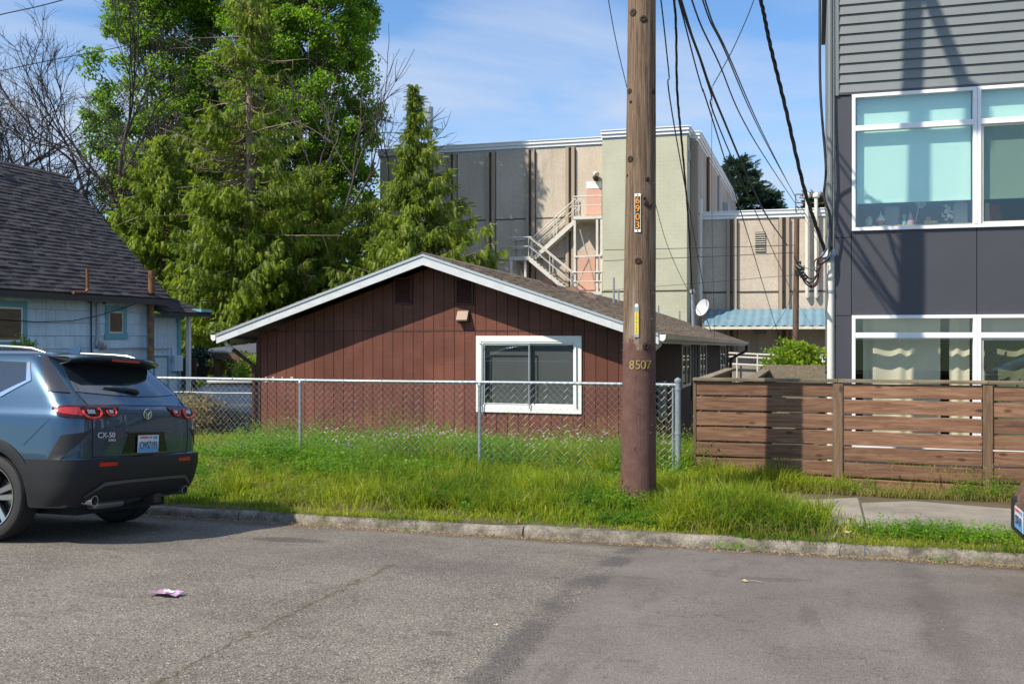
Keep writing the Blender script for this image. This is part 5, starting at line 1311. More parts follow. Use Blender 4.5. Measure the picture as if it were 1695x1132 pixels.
# ---- grey-blue SUV at the kerb
ROLL = -math.atan(.072)
suv = thing('parked_car', 'dark blue-grey SUV with black cladding parked at the kerb, seen from behind', 'car', (-5.70, 7.70, .120)); suv.scale = (1, .965, 1)
suv.rotation_euler = (Matrix.Rotation(ROLL, 3, 'X') @ Matrix.Rotation(math.pi, 3, 'Z')).to_euler()   # forward is -x, sideways +w is towards the camera; leaning with the road's crossfall
T = {'r': [(.30, .16), (.36, .08), (.45, .03), (.60, .0), (.70, .0), (.715, .035), (.90, .035), (1.08, .05), (1.13, .07), (1.17, .12), (1.25, .19), (1.35, .30), (1.45, .41), (1.52, .49), (1.57, .53), (1.60, .62), (1.625, .95), (1.635, 1.5)],
     'f': [(.30, 4.45), (.45, 4.66), (.6, 4.70), (.8, 4.68), (.92, 4.55), (.98, 4.25), (1.02, 3.85), (1.06, 3.68), (1.2, 3.42), (1.4, 3.0), (1.52, 2.72), (1.58, 2.5), (1.61, 2.3), (1.635, 1.9)],
     'w': [(.30, .90), (.45, .935), (.60, .95), (.75, .955), (.90, .95), (1.0, .948), (1.06, .935), (1.10, .912), (1.17, .885), (1.25, .855), (1.35, .812), (1.45, .762), (1.52, .722), (1.57, .68), (1.60, .60), (1.625, .44), (1.635, .22)]}
S = Shape(T, Rw=.24, Rl=.24, c1=.07)
zs = [.30, .33, .36, .40, .45, .52, .60, .66, .70, .715, .76, .82, .90, .96, 1.0, 1.03, 1.06, 1.08, 1.10, 1.13, 1.17, 1.21, 1.25, 1.30, 1.35, 1.40, 1.45, 1.49, 1.52, 1.55, 1.57, 1.585, 1.60, 1.613, 1.625, 1.635]
body = S.body(zs).local('body', [MT['car_blue'], MT['gap']], suv, smooth=True, sharp=32)
LW1, LW2 = .90, 3.715; RW = .368
cut_wells(body, (LW1, LW2), .405, .375, .60)
for l in (LW1, LW2):
    for sg in (-1, 1): wheel(suv, l, sg * .825, RW, sg)
for sg in (-1, 1):
    # wheel arch cladding
    for lc in (LW1, LW2):
        rows = []
        for i in range(33):
            a = R(-8 + 196 * i / 32); row = []
            for (rr_, off) in ((.398, -.03), (.400, .012), (.43, .018), (.485, .012), (.492, .0), (.492, -.02)):
                l = lc + rr_ * math.cos(a); z = max(.375 + rr_ * math.sin(a), .30); p = S.at(S.th_l(min(max(l, .35), 4.3), z), z, off); row.append((p.x if .35 < l < 4.3 else l, sg * p.y, z))
            rows.append(row)
        MB().grid(rows).local('arch_trim', MT['clad'], suv, smooth=True, sharp=50)
    # sill cladding
    S.patch([('l', 1.38, .44), ('l', 2.3, .42), ('l', 3.22, .44)], [('l', 1.38, .30), ('l', 2.3, .30), ('l', 3.22, .30)], .016, 20, 4, .04, sg).local('sill_trim', MT['clad'], suv, smooth=True)
    # side glass with bright trim round the rear corner
    S.patch([('l', .73, 1.50), ('l', 1.4, 1.525), ('l', 2.3, 1.53), ('l', 2.72, 1.50)], [('l', .66, 1.34), ('l', .90, 1.215), ('l', 2.3, 1.19), ('l', 3.42, 1.17)], .005, 40, 8, .02, sg).local('side_glass', MT['car_glass'], suv, smooth=True)
    S.patch([('l', .705, 1.505), ('l', .615, 1.345), ('l', .86, 1.205)], [('l', .735, 1.495), ('l', .665, 1.345), ('l', .915, 1.22)], .008, 14, 2, .02, sg).local('window_trim', MT['chrome'], suv, smooth=True)
    S.patch([('l', .86, 1.218), ('l', 2.3, 1.193), ('l', 3.42, 1.173)], [('l', .86, 1.203), ('l', 2.3, 1.178), ('l', 3.42, 1.158)], .008, 14, 2, .02, sg).local('window_trim', MT['chrome'], suv, smooth=True)
    for ll in (1.42, 2.35): S.patch([('l', ll, 1.525), ('l', ll + .07, 1.525)], [('l', ll - .05, 1.2), ('l', ll + .05, 1.2)], .008, 2, 6, .02, sg).local('pillar', MT['gloss_black'], suv)
    # door seams and handles
    for (la, lb) in ((1.50, 1.42), (2.40, 2.38), (3.38, 3.40)):
        mb = MB(); mb.tube([Vector((p.x, sg * p.y, p.z)) for p in [S.at(S.th_l(la + (lb - la) * k / 8, .44 + .74 * k / 8), .44 + .74 * k / 8, .0) for k in range(9)]], .0035, 4); mb.local('seam', MT['gap'], suv)
    for ll in (1.62, 2.55):
        mb = MB(); mb.tube([Vector((p.x, sg * p.y, p.z)) for p in [S.at(S.th_l(ll + .2 * k / 4, 1.0), 1.0, .01 + .018 * math.sin(math.pi * k / 4)) for k in range(5)]], .013, 6); mb.local('door_handle', MT['car_blue'], suv, smooth=True)
    # roof rail
    pts = []
    for k in range(15):
        f = k / 14; l = .62 + 1.95 * f; z = 1.585 + .062 * math.sin(math.pi * min(1, max(0, f * 1.0))) ** .35 - .0; pts.append(Vector((l, sg * (.655 + .0 * f), z)))
    mb = MB(); mb.tube(pts, [.008] + [.014] * 13 + [.008], 8); mb.local('roof_rail', MT['satin'], suv, smooth=True)
    # tail lamp wrapping the corner
    zt, zb = 1.145, 1.035
    S.patch([('l', .31, 1.128), ('l', .19, 1.142), ('w', .66, 1.15), ('w', .50, 1.15), ('w', .345, 1.14)][::-1], [('l', .31, 1.112), ('l', .22, 1.055), ('w', .74, 1.028), ('w', .52, 1.038), ('w', .42, 1.062)][::-1], .010, 26, 5, .03, sg).local('tail_lamp', MT['tail_dark'], suv, smooth=True)
    tl = S.patch([('l', .29, 1.122), ('l', .18, 1.13), ('w', .80, 1.13)], [('l', .28, 1.11), ('l', .20, 1.08), ('w', .80, 1.06)], .0125, 14, 3, .01, sg).local('lamp_lens', MT['tail_red'], suv, smooth=True)
    def ring(w0, w1, z0, z1, th, off=.017):
        out = []
        for k in range(25):
            a = R(165 + 235 * k / 24); ww = (w0 + w1) / 2 - (w1 - w0) / 2 * math.cos(a); zz = (z0 + z1) / 2 + (z1 - z0) / 2 * math.sin(a) * (1 if abs(math.sin(a)) < .8 else .95); ww = sg * ww; p = S.at(S.th_w(abs(ww), zz), zz, off); out.append(Vector((p.x, sg * p.y, zz)))
        mb = MB(); mb.tube(out, th, 8); mb.local('light_ring', MT['tail_bright'], suv, smooth=True)
    ring(.60, .79, 1.036, 1.138, .011); ring(.42, .53, 1.060, 1.132, .007)
    for (a_, b_, z0, z1) in ((.665, .745, 1.078, 1.112), (.45, .50, 1.082, 1.11)):
        S.patch([('w', a_, z1), ('w', b_, z1)], [('w', a_, z0), ('w', b_, z0)], .014, 6, 2, .01, sg).local('lamp_core', MT['lens_clear'], suv)
    # dark vane at the bumper corner
    S.patch([('l', .17, .90), ('w', .86, .915), ('w', .78, .925), ('w', .72, .935)], [('l', .30, .70), ('l', .26, .70), ('l', .21, .70), ('l', .17, .70)], .006, 12, 8, .01, sg).local('corner_vane', MT['black_pl'], suv, smooth=True)
    # satin wing beside the rear glass
    S.patch([('l', .64, 1.562), ('l', .56, 1.560), ('w', .64, 1.545)], [('l', .42, 1.268), ('l', .37, 1.256), ('w', .765, 1.250)], .012, 8, 8, .03, sg).local('glass_wing', MT['wing_satin'], suv, smooth=True)
    # reflectors, exhausts
    S.patch([('w', .45, .668), ('w', .66, .672)], [('w', .45, .640), ('w', .66, .637)], .0225, 8, 2, .02, sg).local('reflector', MT['reflector_red'], suv, smooth=True)
    mb = MB(); mb.lathe([(-.22, .040), (.0, .046), (.006, .044), (.006, .038), (-.05, .034), (-.2, .034)], (.055, sg * .655, .355), (-1, 0, -.05), 20, closed=True); mb.local('exhaust', MT['alloy'], suv, smooth=True)
    MB().lathe([(0, .034), (.004, .034)], (.10, sg * .655, .355), (-1, 0, 0), 16).local('exhaust_bore', MT['gap'], suv)
# bumper cladding all round the tail, under-panel and lower edge
def sym(L_): return [(m_, v, z) for (m_, v, z) in L_]
for sg in (-1, 1):
    S.patch([('l', .50, .70), ('l', .30, .70), ('w', .84, .702), ('w', .5, .705), ('w', .25, .705), ('w', 0, .705)], [('l', .46, .31), ('l', .30, .31), ('w', .80, .33), ('w', .5, .40), ('w', .25, .42), ('w', 0, .42)], .020, 40, 8, .05, sg).local('bumper', MT['clad'], suv, smooth=True, sharp=60)
    S.patch([('w', .76, .40), ('w', .58, .505), ('w', .3, .510), ('w', 0, .510)], [('w', .76, .385), ('w', .58, .475), ('w', .3, .485), ('w', 0, .485)], .040, 24, 2, .05, sg).local('lower_strip', MT['clad_light'], suv, smooth=True)
    S.patch([('w', .76, .385), ('w', .58, .475), ('w', .3, .485), ('w', 0, .485)], [('w', .70, .335), ('w', .56, .325), ('w', .3, .335), ('w', 0, .335)], .030, 24, 4, .06, sg).local('lower_panel', MT['clad'], suv, smooth=True)
# rear glass, hatch seam, plate recess
S.patch([('w', -.60, 1.485), ('w', -.3, 1.50), ('w', 0, 1.505), ('w', .3, 1.50), ('w', .60, 1.485)], [('w', -.72, 1.258), ('w', -.3, 1.236), ('w', 0, 1.230), ('w', .3, 1.236), ('w', .72, 1.258)], .008, 40, 8, .02).local('rear_glass', MT['car_glass'], suv, smooth=True)
for sg in (-1, 1):
    pts = []
    for (w_, z) in ((.0, .712), (.35, .712), (.685, .716), (.69, .80), (.69, .9), (.69, 1.03), (.695, 1.13), (.705, 1.20), (.72, 1.255)):
        p = S.at(S.th_w(w_, z), z, .0005); pts.append(Vector((p.x, sg * p.y, z)))
    MB().tube(pts, .004, 5).local('hatch_seam', MT['gap'], suv)
    MB().tube([Vector((p.x, sg * p.y, p.z)) for p in [S.at(S.th_l(.40 + .2 * k / 6, 1.25 + .31 * k / 6), 1.25 + .31 * k / 6, .001) for k in range(7)]], .004, 5).local('hatch_seam', MT['gap'], suv)
    MB().tube([Vector((p.x, sg * p.y, p.z)) for p in [S.at(S.th_l(.30 + .24 * k / 6, 1.03 - .22 * k / 6), 1.03 - .22 * k / 6, .0) for k in range(7)]], .003, 5).local('seam', MT['gap'], suv)
# crease under the lamps
pts = [S.at(S.th_w(w_, 1.148), 1.148, .001) for w_ in np.linspace(-.62, .62, 20)]
MB().tube(pts, .004, 5).local('crease', MT['gap'], suv)
S.patch([('w', -.26, .905), ('w', 0, .91), ('w', .26, .905)], [('w', -.33, .735), ('w', 0, .735), ('w', .33, .735)], .003, 12, 3, .01).local('plate_recess', MT['gloss_black'], suv, smooth=True)
MB().tube([S.at(S.th_w(w_, .912), .912, .006) for w_ in np.linspace(-.27, .27, 10)], .010, 6).local('plate_lip', MT['gloss_black'], suv, smooth=True)
# licence plate: blue-white with red heading
def plate_car(parent, l, w, z, rot, nm='CWS7193'):
    t = MB().bbox((-.1525, -.004, -.076), (.1525, .0, .076), .003).local('licence_plate', MT['plate_white'], parent); t.location = (l, w, z); t.rotation_euler = rot
    MB().box((-.147, -.0055, -.072), (.147, -.0041, -.038)).local('plate_band', MT['plate_blue'], t)
    MB().box((-.147, -.0053, -.038), (.147, -.0041, .01)).local('plate_wash', simple('plate_wash_' + nm, (.3, .45, .66), .4), t)
    text_part('plate_number', nm, .088, MT['plate_navy'], t, (0, -.007, -.014), (R(90), 0, 0), .001, local=True, sx=.70)
    text_part('plate_heading', 'WASHINGTON', .03, MT['plate_red'], t, (-.035, -.006, .055), (R(90), 0, 0), .0008, local=True, sx=.85)
    MB().box((.07, -.006, .04), (.13, -.0045, .068)).local('plate_sticker', MT['plate_blue'], t)
    return t
plate_car(suv, S.at(0, .80, .016).x - .0, 0.0, .812, (R(0), 0, R(-90)))
# badge: winged ring
bc = S.at(0, 1.075, .012); t = tag(MB().tube([Vector((0, math.cos(a) * .056, math.sin(a) * .045)) for a in np.linspace(0, 2 * math.pi, 33)], .0045, 6).local('emblem', MT['chrome'], suv, smooth=True), None)
t.location = bc
MB().tube([Vector((0, -.05, .018)), Vector((-.002, -.025, .012)), Vector((-.003, 0, -.012)), Vector((-.002, .025, .012)), Vector((0, .05, .018))], [.002, .006, .007, .006, .002], 6).local('wing', MT['chrome'], t, smooth=True)
MB().tube([Vector((0, -.02, -.002)), Vector((-.001, -.012, -.028)), Vector((0, 0, -.034)), Vector((-.001, .012, -.028)), Vector((0, .02, -.002))], .004, 6).local('wing', MT['chrome'], t, smooth=True)
def rtext(body, w_, z, size, sx=1.1, nm='badge_lettering', fl=1):
    p = S.at(S.th_w(w_, z), z, .010); text_part(nm, body, size, MT['badge'], suv, p, (R(90), 0, R(-90) - R(5) * (1 if w_ > 0 else -1)), .003, local=True, sx=sx)
rtext('CX-50', .545, .895, .066, 1.15); rtext('AWD', .475, .852, .03, 1.2)
# wiper, antenna fin, roof spoiler with brake lamp
gp = S.at(S.th_w(-.02, 1.275), 1.275, .03); gp2 = S.at(S.th_w(.36, 1.30), 1.30, .022); gm = S.at(S.th_w(.1, 1.29), 1.29, .035)
MB().tube([gp + Vector((.0, -.03, -.01)), gp, gm, gp2], [.018, .022, .013, .006], 8).local('rear_wiper', MT['black_pl'], suv, smooth=True)
MB().add([(.80, -.006, 1.61), (.80, .006, 1.61), (1.02, .012, 1.60), (1.02, -.012, 1.60), (.80, 0, 1.70), (.78, 0, 1.69), (.86, .002, 1.66)], [(0, 1, 5), (0, 5, 4, 3), (1, 2, 4, 5), (0, 3, 2, 1), (3, 4, 2)]).local('antenna_fin', MT['car_blue'], suv)
def spo(rows_, nm, mt, sm=True):
    MB().grid(rows_).local(nm, mt, suv, smooth=sm, sharp=45)
rows = []; und = []
for k in range(25):
    f = -1 + 2 * k / 24; w_ = .645 * f; a = abs(f)
    lt = .285 + .10 * a ** 3 ; zt_ = 1.578 - .022 * a * a - .012 * a ** 6
    rows.append([(.78, w_ * .97, 1.606 - .05 * a ** 4), (.60, w_, 1.603 - .045 * a ** 3), (.42, w_ * .99, 1.596 - .03 * a ** 2 - .01 * a ** 6), (lt, w_ * .965, zt_), (lt - .004, w_ * .965, zt_ - .012), (lt + .02, w_ * .96, zt_ - .032)])
    und.append([(lt + .02, w_ * .96, zt_ - .032), (lt + .12, w_ * .94, zt_ - .055), (.56, w_ * .92, 1.50)])
spo(rows, 'spoiler', MT['car_blue']); spo(und, 'spoiler_underside', MT['black_pl'])
for e_ in (0, 24): MB().add([rows[e_][i] for i in range(6)] + [und[e_][1], und[e_][2]], [(0, 1, 2, 3, 4, 5, 6, 7)]).local('spoiler_end', MT['black_pl'], suv)
MB().box((.290, -.2, 1.535), (.30, .2, 1.560)).local('brake_lamp', MT['tail_red'], suv)
# underside, tow hitch, axle
MB().box((.25, -.62, .22), (4.4, .62, .32)).local('underbody', MT['gap'], suv)
MB().tube([(LW1, -.75, .36), (LW1, .75, .36)], .05, 8).local('axle', MT['gap'], suv)
MB().bbox((.02, -.24, .27), (.16, -.14, .36), .01).local('tow_cover', MT['black_pl'], suv); MB().bar((.2, -.3, .31), (.2, .3, .31), .05).local('hitch_bar', MT['black_pl'], suv)
MB().bbox((.15, .1, .26), (.5, .5, .34), .04).local('silencer', MT['satin'], suv)
# fuel flap outline on the near side
pts = []
for k in range(17):
    a = 2 * math.pi * k / 16; ca, sa = math.cos(a), math.sin(a); l = .985 + .085 * (abs(ca) ** .6) * (1 if ca > 0 else -1); z = 1.02 + .075 * (abs(sa) ** .6) * (1 if sa > 0 else -1)
    p = S.at(S.th_l(l, z), z, .0); pts.append(p)
MB().tube(pts, .0028, 4).local('fuel_flap', MT['gap'], suv)

# ---- a plainer car used for the two others
def saloon(name, label, loc, heading, paintm, T2, glass_top=True, plate=None):
    t = thing(name, label, 'car', loc, rot=(0, 0, heading)); S2 = Shape(T2, Rw=.35, Rl=.22, c1=.08)
    zs2 = [.22, .28, .35, .45, .55, .65, .72, .78, .84, .90, .95, 1.0, 1.1, 1.2, 1.3, 1.36, 1.40, 1.43]
    b = S2.body(zs2).local('body', [paintm, MT['gap']], t, smooth=True, sharp=35); cut_wells(b, (.85, 3.55), .35, .32, .58)
    for l in (.85, 3.55):
        for sg in (-1, 1): wheel(t, l, sg * .76, .315, sg, .2, .21, detail=False)
    for sg in (-1, 1):
        S2.patch([('l', 1.05, 1.32), ('l', 1.9, 1.34), ('l', 2.35, 1.30)], [('l', .72, .98), ('l', 1.9, .97), ('l', 3.0, .98)], .005, 24, 5, .02, sg).local('side_glass', MT['car_glass'], t, smooth=True)
        S2.patch([('w', .0, 1.32), ('w', .5, 1.30)], [('w', .0, .98), ('w', .62, .98)], .005, 12, 5, .02, sg).local('rear_glass', MT['car_glass'], t, smooth=True)
    return t, S2
TS = {'r': [(.22, .12), (.35, .03), (.6, .0), (.8, .03), (.92, .10), (.97, .35), (1.0, .60), (1.2, .82), (1.36, 1.05), (1.40, 1.25), (1.43, 1.6)],
      'f': [(.22, 4.35), (.35, 4.45), (.55, 4.48), (.66, 4.42), (.74, 4.25), (.84, 3.75), (.92, 3.35), (.97, 3.15), (1.2, 2.7), (1.36, 2.35), (1.40, 2.2), (1.43, 1.95)],
      'w': [(.22, .80), (.35, .86), (.6, .88), (.8, .86), (.92, .82), (1.0, .78), (1.2, .70), (1.36, .60), (1.40, .52), (1.43, .3)]}
# dark car standing beside the red house, pale roof
TD = {k: [(z * 1.06, v) for z, v in q] for k, q in TS.items()}
q = P(378, 700, 17.0)
dcar, S3 = saloon('parked_car', 'dark car with a pale roof parked beside the red house behind both chain-link fences', (-10.9, 20.6, ground_z(20) - .01), R(193), MT['car_black'], TS)
MB().bbox((1.15, -.56, 1.405), (2.2, .56, 1.47), .04).local('roof_skin', simple('pale_roof', (.45, .45, .43), .4), dcar, smooth=True)
# brown-grey car whose front corner shows at the far kerb end
bcar, S4 = saloon('parked_car', 'brown-grey car of which only the front bumper corner with licence plate shows', (5.85, 7.86, street_z(7.86) + .02), math.pi, MT['car_brown'], TS)
fr = -4.52
plate_car(bcar, S4.outline(.47)[-1][0] + .012, .0, .47, (0, 0, R(90)), 'CBT4471')
MB().bbox((S4.outline(.42)[-1][0] - .1, -.42, .33), (S4.outline(.42)[-1][0] + .006, .42, .58), .02).local('grille', MT['clad'], bcar, smooth=True)


# ================================================================ VEGETATION
def sn(x, y, s, seed):
    """smooth noise, about 0..1"""
    r = np.random.default_rng(seed); v = np.zeros_like(x)
    for k in range(7):
        a = r.uniform(0, 6.28); f = s * r.uniform(.5, 1.8); v += np.sin((x * math.cos(a) + y * math.sin(a)) * f + r.uniform(0, 6.28))
    return np.clip(.5 + v / 6.5, 0, 1)
GZ = np.vectorize(ground_z)
def blades(x, y, h, w, lean, rg, zoff=0.0, dirb=None, z=None):
    n = len(x); z = GZ(y) if z is None else z
    a = rg.uniform(0, 2 * math.pi, n); la = rg.uniform(0, 2 * math.pi, n) if dirb is None else dirb + rg.normal(0, .9, n); ln = lean * h * np.abs(rg.normal(.6, .5, n))
    cx, cy = np.cos(a) * w / 2, np.sin(a) * w / 2; lx, ly = np.cos(la) * ln, np.sin(la) * ln
    V = np.empty((n, 5, 3))
    b = np.stack([x, y, z + zoff], 1)
    V[:, 0] = b + np.stack([-cx, -cy, 0 * x], 1); V[:, 1] = b + np.stack([cx, cy, 0 * x], 1)
    m = b + np.stack([lx * .35, ly * .35, h * .6], 1)
    V[:, 2] = m + np.stack([cx * .75, cy * .75, 0 * x], 1); V[:, 3] = m + np.stack([-cx * .75, -cy * .75, 0 * x], 1)
    hh = np.sqrt(np.maximum(h * h - ln * ln * .6, (h * .35) ** 2)); V[:, 4] = b + np.stack([lx, ly, hh], 1)
    i = np.arange(n)[:, None] * 5; T = np.concatenate([i + [[0, 1, 2]], i + [[0, 2, 3]], i + [[3, 2, 4]]], 1).reshape(-1, 3)
    return V.reshape(-1, 3), T
def join(L_):
    V = []; T = []; o = 0
    for v, t in L_: V.append(v); T.append(t + o); o += len(v)
    return np.concatenate(V), np.concatenate(T)
def scat(n, x0, x1, y0, y1, rg): return rg.uniform(x0, x1, n), rg.uniform(y0, y1, n)
def bump_(x, y, cx, cy, rx, ry): return np.exp(-((x - cx) / rx) ** 2 - ((y - cy) / ry) ** 2)
def grass_h(x, y):
    h = .05 + .15 * sn(x, y, 1.9, 1) ** 1.5 + .08 * sn(x, y, 6, 2)
    ed = np.clip((y - 9.30) / .5, 0.3, 1)                    # short by the kerb
    h = h * ed
    h += .20 * bump_(x, y, -.75, 9.95, .75, .42) + .13 * bump_(x, y, -2.4, 10.4, 1.3, .5) + .16 * bump_(x, y, -4.2, 10.9, 1.2, .6) + .12 * bump_(x, y, 2.6, 9.85, .5, .35)
    h += .03 * bump_(x, y, -1.5, 11.3, .8, .6)
    h = np.where(x > .35, np.minimum(h * .7, .06 + .12 * bump_(x, y, 2.6, 9.9, .5, .5)), h)
    yard = np.clip((y - 11.9) / .5, 0, 1) * np.clip((x + 9.5) / 3, 0.35, 1)
    h += yard * (.04 + .17 * sn(x, y, 1.8, 4)); h += .22 * bump_(x, y, -2.6, 12.9, 1.2, .9) + .2 * bump_(x, y, -6.3, 13.2, 1.0, 1.0)
    h = np.where((x < -6.8) & (y < 13), h * .65, h)
    return h
def keep(x, y, rg):
    pave = (x > -.75 + .25 * np.sin(y * 5)) & (y > 9.93 + .05 * np.sin(x * 3.1) + np.clip(.15 - x, 0, 1) * .6) & (y < 11.78 + .04 * np.sin(x * 5))
    patch = (np.abs(x + 6.78) < .42) & (np.abs(y - 11.15) < .33)
    pol = (x - PXL) ** 2 + (y - PYL) ** 2 < .19 ** 2
    thin = (y < 9.5) & (rg.uniform(0, 1, len(x)) > .55 + (y - 9.33) * 2.4)
    bare = (sn(x, y, 2.4, 9) > .80) & (rg.uniform(0, 1, len(x)) > .35)
    fb = (x > FX[0]) & (np.abs(y - YFN) < .06)
    return ~(pave | patch | pol | thin | bare | fb)
rg = np.random.default_rng(11); parts = []
for (n, x0, x1, y0, y1) in ((105000, -11.5, 3.6, 9.30, 12.12), (34000, -11.5, -1.0, 12.12, 14.2), (30000, -13.5, -1.2, 14.2, 17.6), (6500, -1.3, 3.6, 11.78, 12.12), (9000, -1.2, 3.5, 12.3, 13.8)):
    x, y = scat(n, x0, x1, y0, y1, rg); k = keep(x, y, rg); x, y = x[k], y[k]
    h = grass_h(x, y) * rg.uniform(.45, 1.25, len(x))
    if y0 == 11.7: h = (.03 + .09 * sn(x, y, 3, 6)) * rg.uniform(.4, 1.3, len(x)) + .18 * bump_(x, y, 1.6, 11.95, .5, .2) * rg.uniform(.3, 1, len(x))
    parts.append(blades(x, y, h, rg.uniform(.006, .013, len(x)), .95, rg))
x, y = scat(9000, -11, 3.6, 9.235, 9.36, rg); k = (sn(x, y * 0, 2.1, 15) > .45) & (rg.uniform(0, 1, len(x)) < (y - 9.2) * 6); x, y = x[k], y[k]; parts.append(blades(x, y, rg.uniform(.03, .10, len(x)), rg.uniform(.005, .010, len(x)), 1.5, rg, dirb=np.full(len(x), -1.57)))
V, T_ = join(parts); tag(np_obj('grass', V, T_, MT['grass']), kind='stuff')
# long arching tufts
parts = []
for (cx, cy, r_, n, h) in ((-.75, 9.95, .55, 5000, .34), (-.2, 10.0, .4, 2500, .26), (-1.1, 9.85, .35, 2200, .28), (-2.9, 10.3, .7, 4000, .26), (-4.3, 10.8, .9, 5000, .30), (-3.6, 10.5, .6, 2500, .24), (2.65, 9.85, .4, 2500, .26), (-1.4, 11.4, .5, 2200, .17), (-5.8, 10.6, .6, 2200, .2), (-2.2, 12.7, .7, 3500, .5), (-1.75, 12.6, .3, 1500, .55)) + tuple((rg.uniform(-8.5, -.9), rg.uniform(9.7, 12.0), .12, 230, rg.uniform(.16, .34)) for _k in range(70)):
    for q in range(int(n / 110)):
        tx, ty = cx + rg.normal(0, r_ * .55), cy + rg.normal(0, r_ * .38)
        if ty < 9.45 or (tx > -.7 and ty > 10.35) or (tx > .05 and ty > 9.82) or (tx - PXL) ** 2 + (ty - PYL) ** 2 < .08: continue
        m_ = 110; a = rg.uniform(0, 6.28, m_); rr_ = np.abs(rg.normal(0, .045, m_)); x, y = tx + np.cos(a) * rr_, ty + np.sin(a) * rr_
        parts.append(blades(x, y, h * rg.uniform(.55, 1.15) * rg.uniform(.6, 1.1, m_), rg.uniform(.006, .013, m_), 1.15, rg, dirb=a))
V, T_ = join(parts); tag(np_obj('long_grass', V, T_, MT['grass']), kind='stuff')
# dry straw by kerb and in the gutter
parts = []
x, y = scat(34000, -11, 3.6, 9.33, 12.1, rg); k = keep(x, y, rg) & (sn(x, y, 2.5, 12) > .38); x, y = x[k], y[k]; parts.append(blades(x, y, rg.uniform(.05, .22, len(x)), rg.uniform(.005, .009, len(x)), 1.4, rg))
x, y = scat(1500, -11, 3.6, 9.0, 9.19, rg); k = sn(x, y, 2.2, 14) > .55; x, y = x[k], y[k]; parts.append(blades(x, y, rg.uniform(.02, .06, len(x)), rg.uniform(.003, .006, len(x)), 2., rg, z=np.interp(y, _yp, _zp)))
x, y = scat(5000, -1.2, 3.5, 11.72, 12.1, rg); parts.append(blades(x, y, rg.uniform(.04, .16, len(x)), rg.uniform(.003, .006, len(x)), 1.2, rg))
V, T_ = join(parts); tag(np_obj('dry_grass', V, T_, MT['grass_dry']), kind='stuff')
# leafy weeds
def leaves(c, d, up_, L_, W_):
    """rhombic leaves: c base, d direction, up_ side vector"""
    n = len(c); s = np.cross(d, up_); s /= np.linalg.norm(s, axis=1)[:, None] + 1e-9; nn = np.cross(s, d)
    V = np.empty((n, 4, 3)); V[:, 0] = c; V[:, 1] = c + d * (L_ * .5)[:, None] + s * (W_ / 2)[:, None] + nn * (L_ * .08)[:, None]; V[:, 2] = c + d * L_[:, None]; V[:, 3] = c + d * (L_ * .5)[:, None] - s * (W_ / 2)[:, None] + nn * (L_ * .08)[:, None]
    i = np.arange(n)[:, None] * 4; return V.reshape(-1, 3), np.concatenate([i + [[0, 1, 2]], i + [[0, 2, 3]]], 1).reshape(-1, 3)
def unitv(v): return v / (np.linalg.norm(v, axis=1)[:, None] + 1e-9)
def weeds(px_, py_, H_, nl, size, rg, z=None):
    P_ = len(px_); z0 = GZ(py_) if z is None else z; t = rg.uniform(.08, 1, (P_, nl)) ** .8
    lx, ly = rg.normal(0, .13, (P_, 1)), rg.normal(0, .13, (P_, 1))
    c = np.stack([px_[:, None] + lx * t * H_[:, None] * 2, py_[:, None] + ly * t * H_[:, None] * 2, z0[:, None] + t * H_[:, None]], 2).reshape(-1, 3)
    a = rg.uniform(0, 6.28, P_ * nl); d = unitv(np.stack([np.cos(a), np.sin(a), rg.uniform(-.3, .7, P_ * nl)], 1)); L_ = size * rg.uniform(.5, 1.3, P_ * nl) * (1.15 - .6 * t.ravel())
    c = c + d * (L_ * .3)[:, None]
    lv = leaves(c, d, np.tile([0, 0, 1.], (P_ * nl, 1)) + rg.normal(0, .35, (P_ * nl, 3)), L_, L_ * rg.uniform(.35, .6, P_ * nl))
    st = blades(px_, py_, H_, np.full(P_, .004), .15, rg, z=z0); return [lv, st]
parts = []
x, y = scat(5200, -8.5, -1.1, 11.9, 14.2, rg); k = keep(x, y, rg); x, y = x[k], y[k]; parts += weeds(x, y, (.18 + .30 * sn(x, y, 2, 21)) * rg.uniform(.6, 1.25, len(x)), 16, .06, rg)
x, y = scat(1500, -9.5, -2, 14.2, 17.3, rg); parts += weeds(x, y, (.2 + .35 * sn(x, y, 2, 22)) * rg.uniform(.6, 1.2, len(x)), 14, .07, rg)
x, y = scat(900, -8, -1.5, 10.6, 12.1, rg); k = keep(x, y, rg) & (sn(x, y, 1.5, 61) > .52); x, y = x[k], y[k]; parts += weeds(x, y, rg.uniform(.12, .32, len(x)), 14, .065, rg)
x, y = scat(500, -7, 0, 9.5, 10.6, rg); k = keep(x, y, rg) & (sn(x, y, 2.2, 62) > .62); x, y = x[k], y[k]; parts += weeds(x, y, rg.uniform(.08, .2, len(x)), 12, .05, rg)
x = rg.normal(-1.45, .45, 900); y = rg.normal(9.85, .22, 900); k = (y > 9.45) & keep(x, y, rg); x, y = x[k], y[k]; parts += weeds(x, y, rg.uniform(.05, .13, len(x)), 11, .04, rg)
x = rg.normal(1.15, .45, 500); y = rg.normal(9.8, .16, 500); k = (y > 9.45) & (y < 10.35); x, y = x[k], y[k]; parts += weeds(x, y, rg.uniform(.05, .14, len(x)), 10, .04, rg)
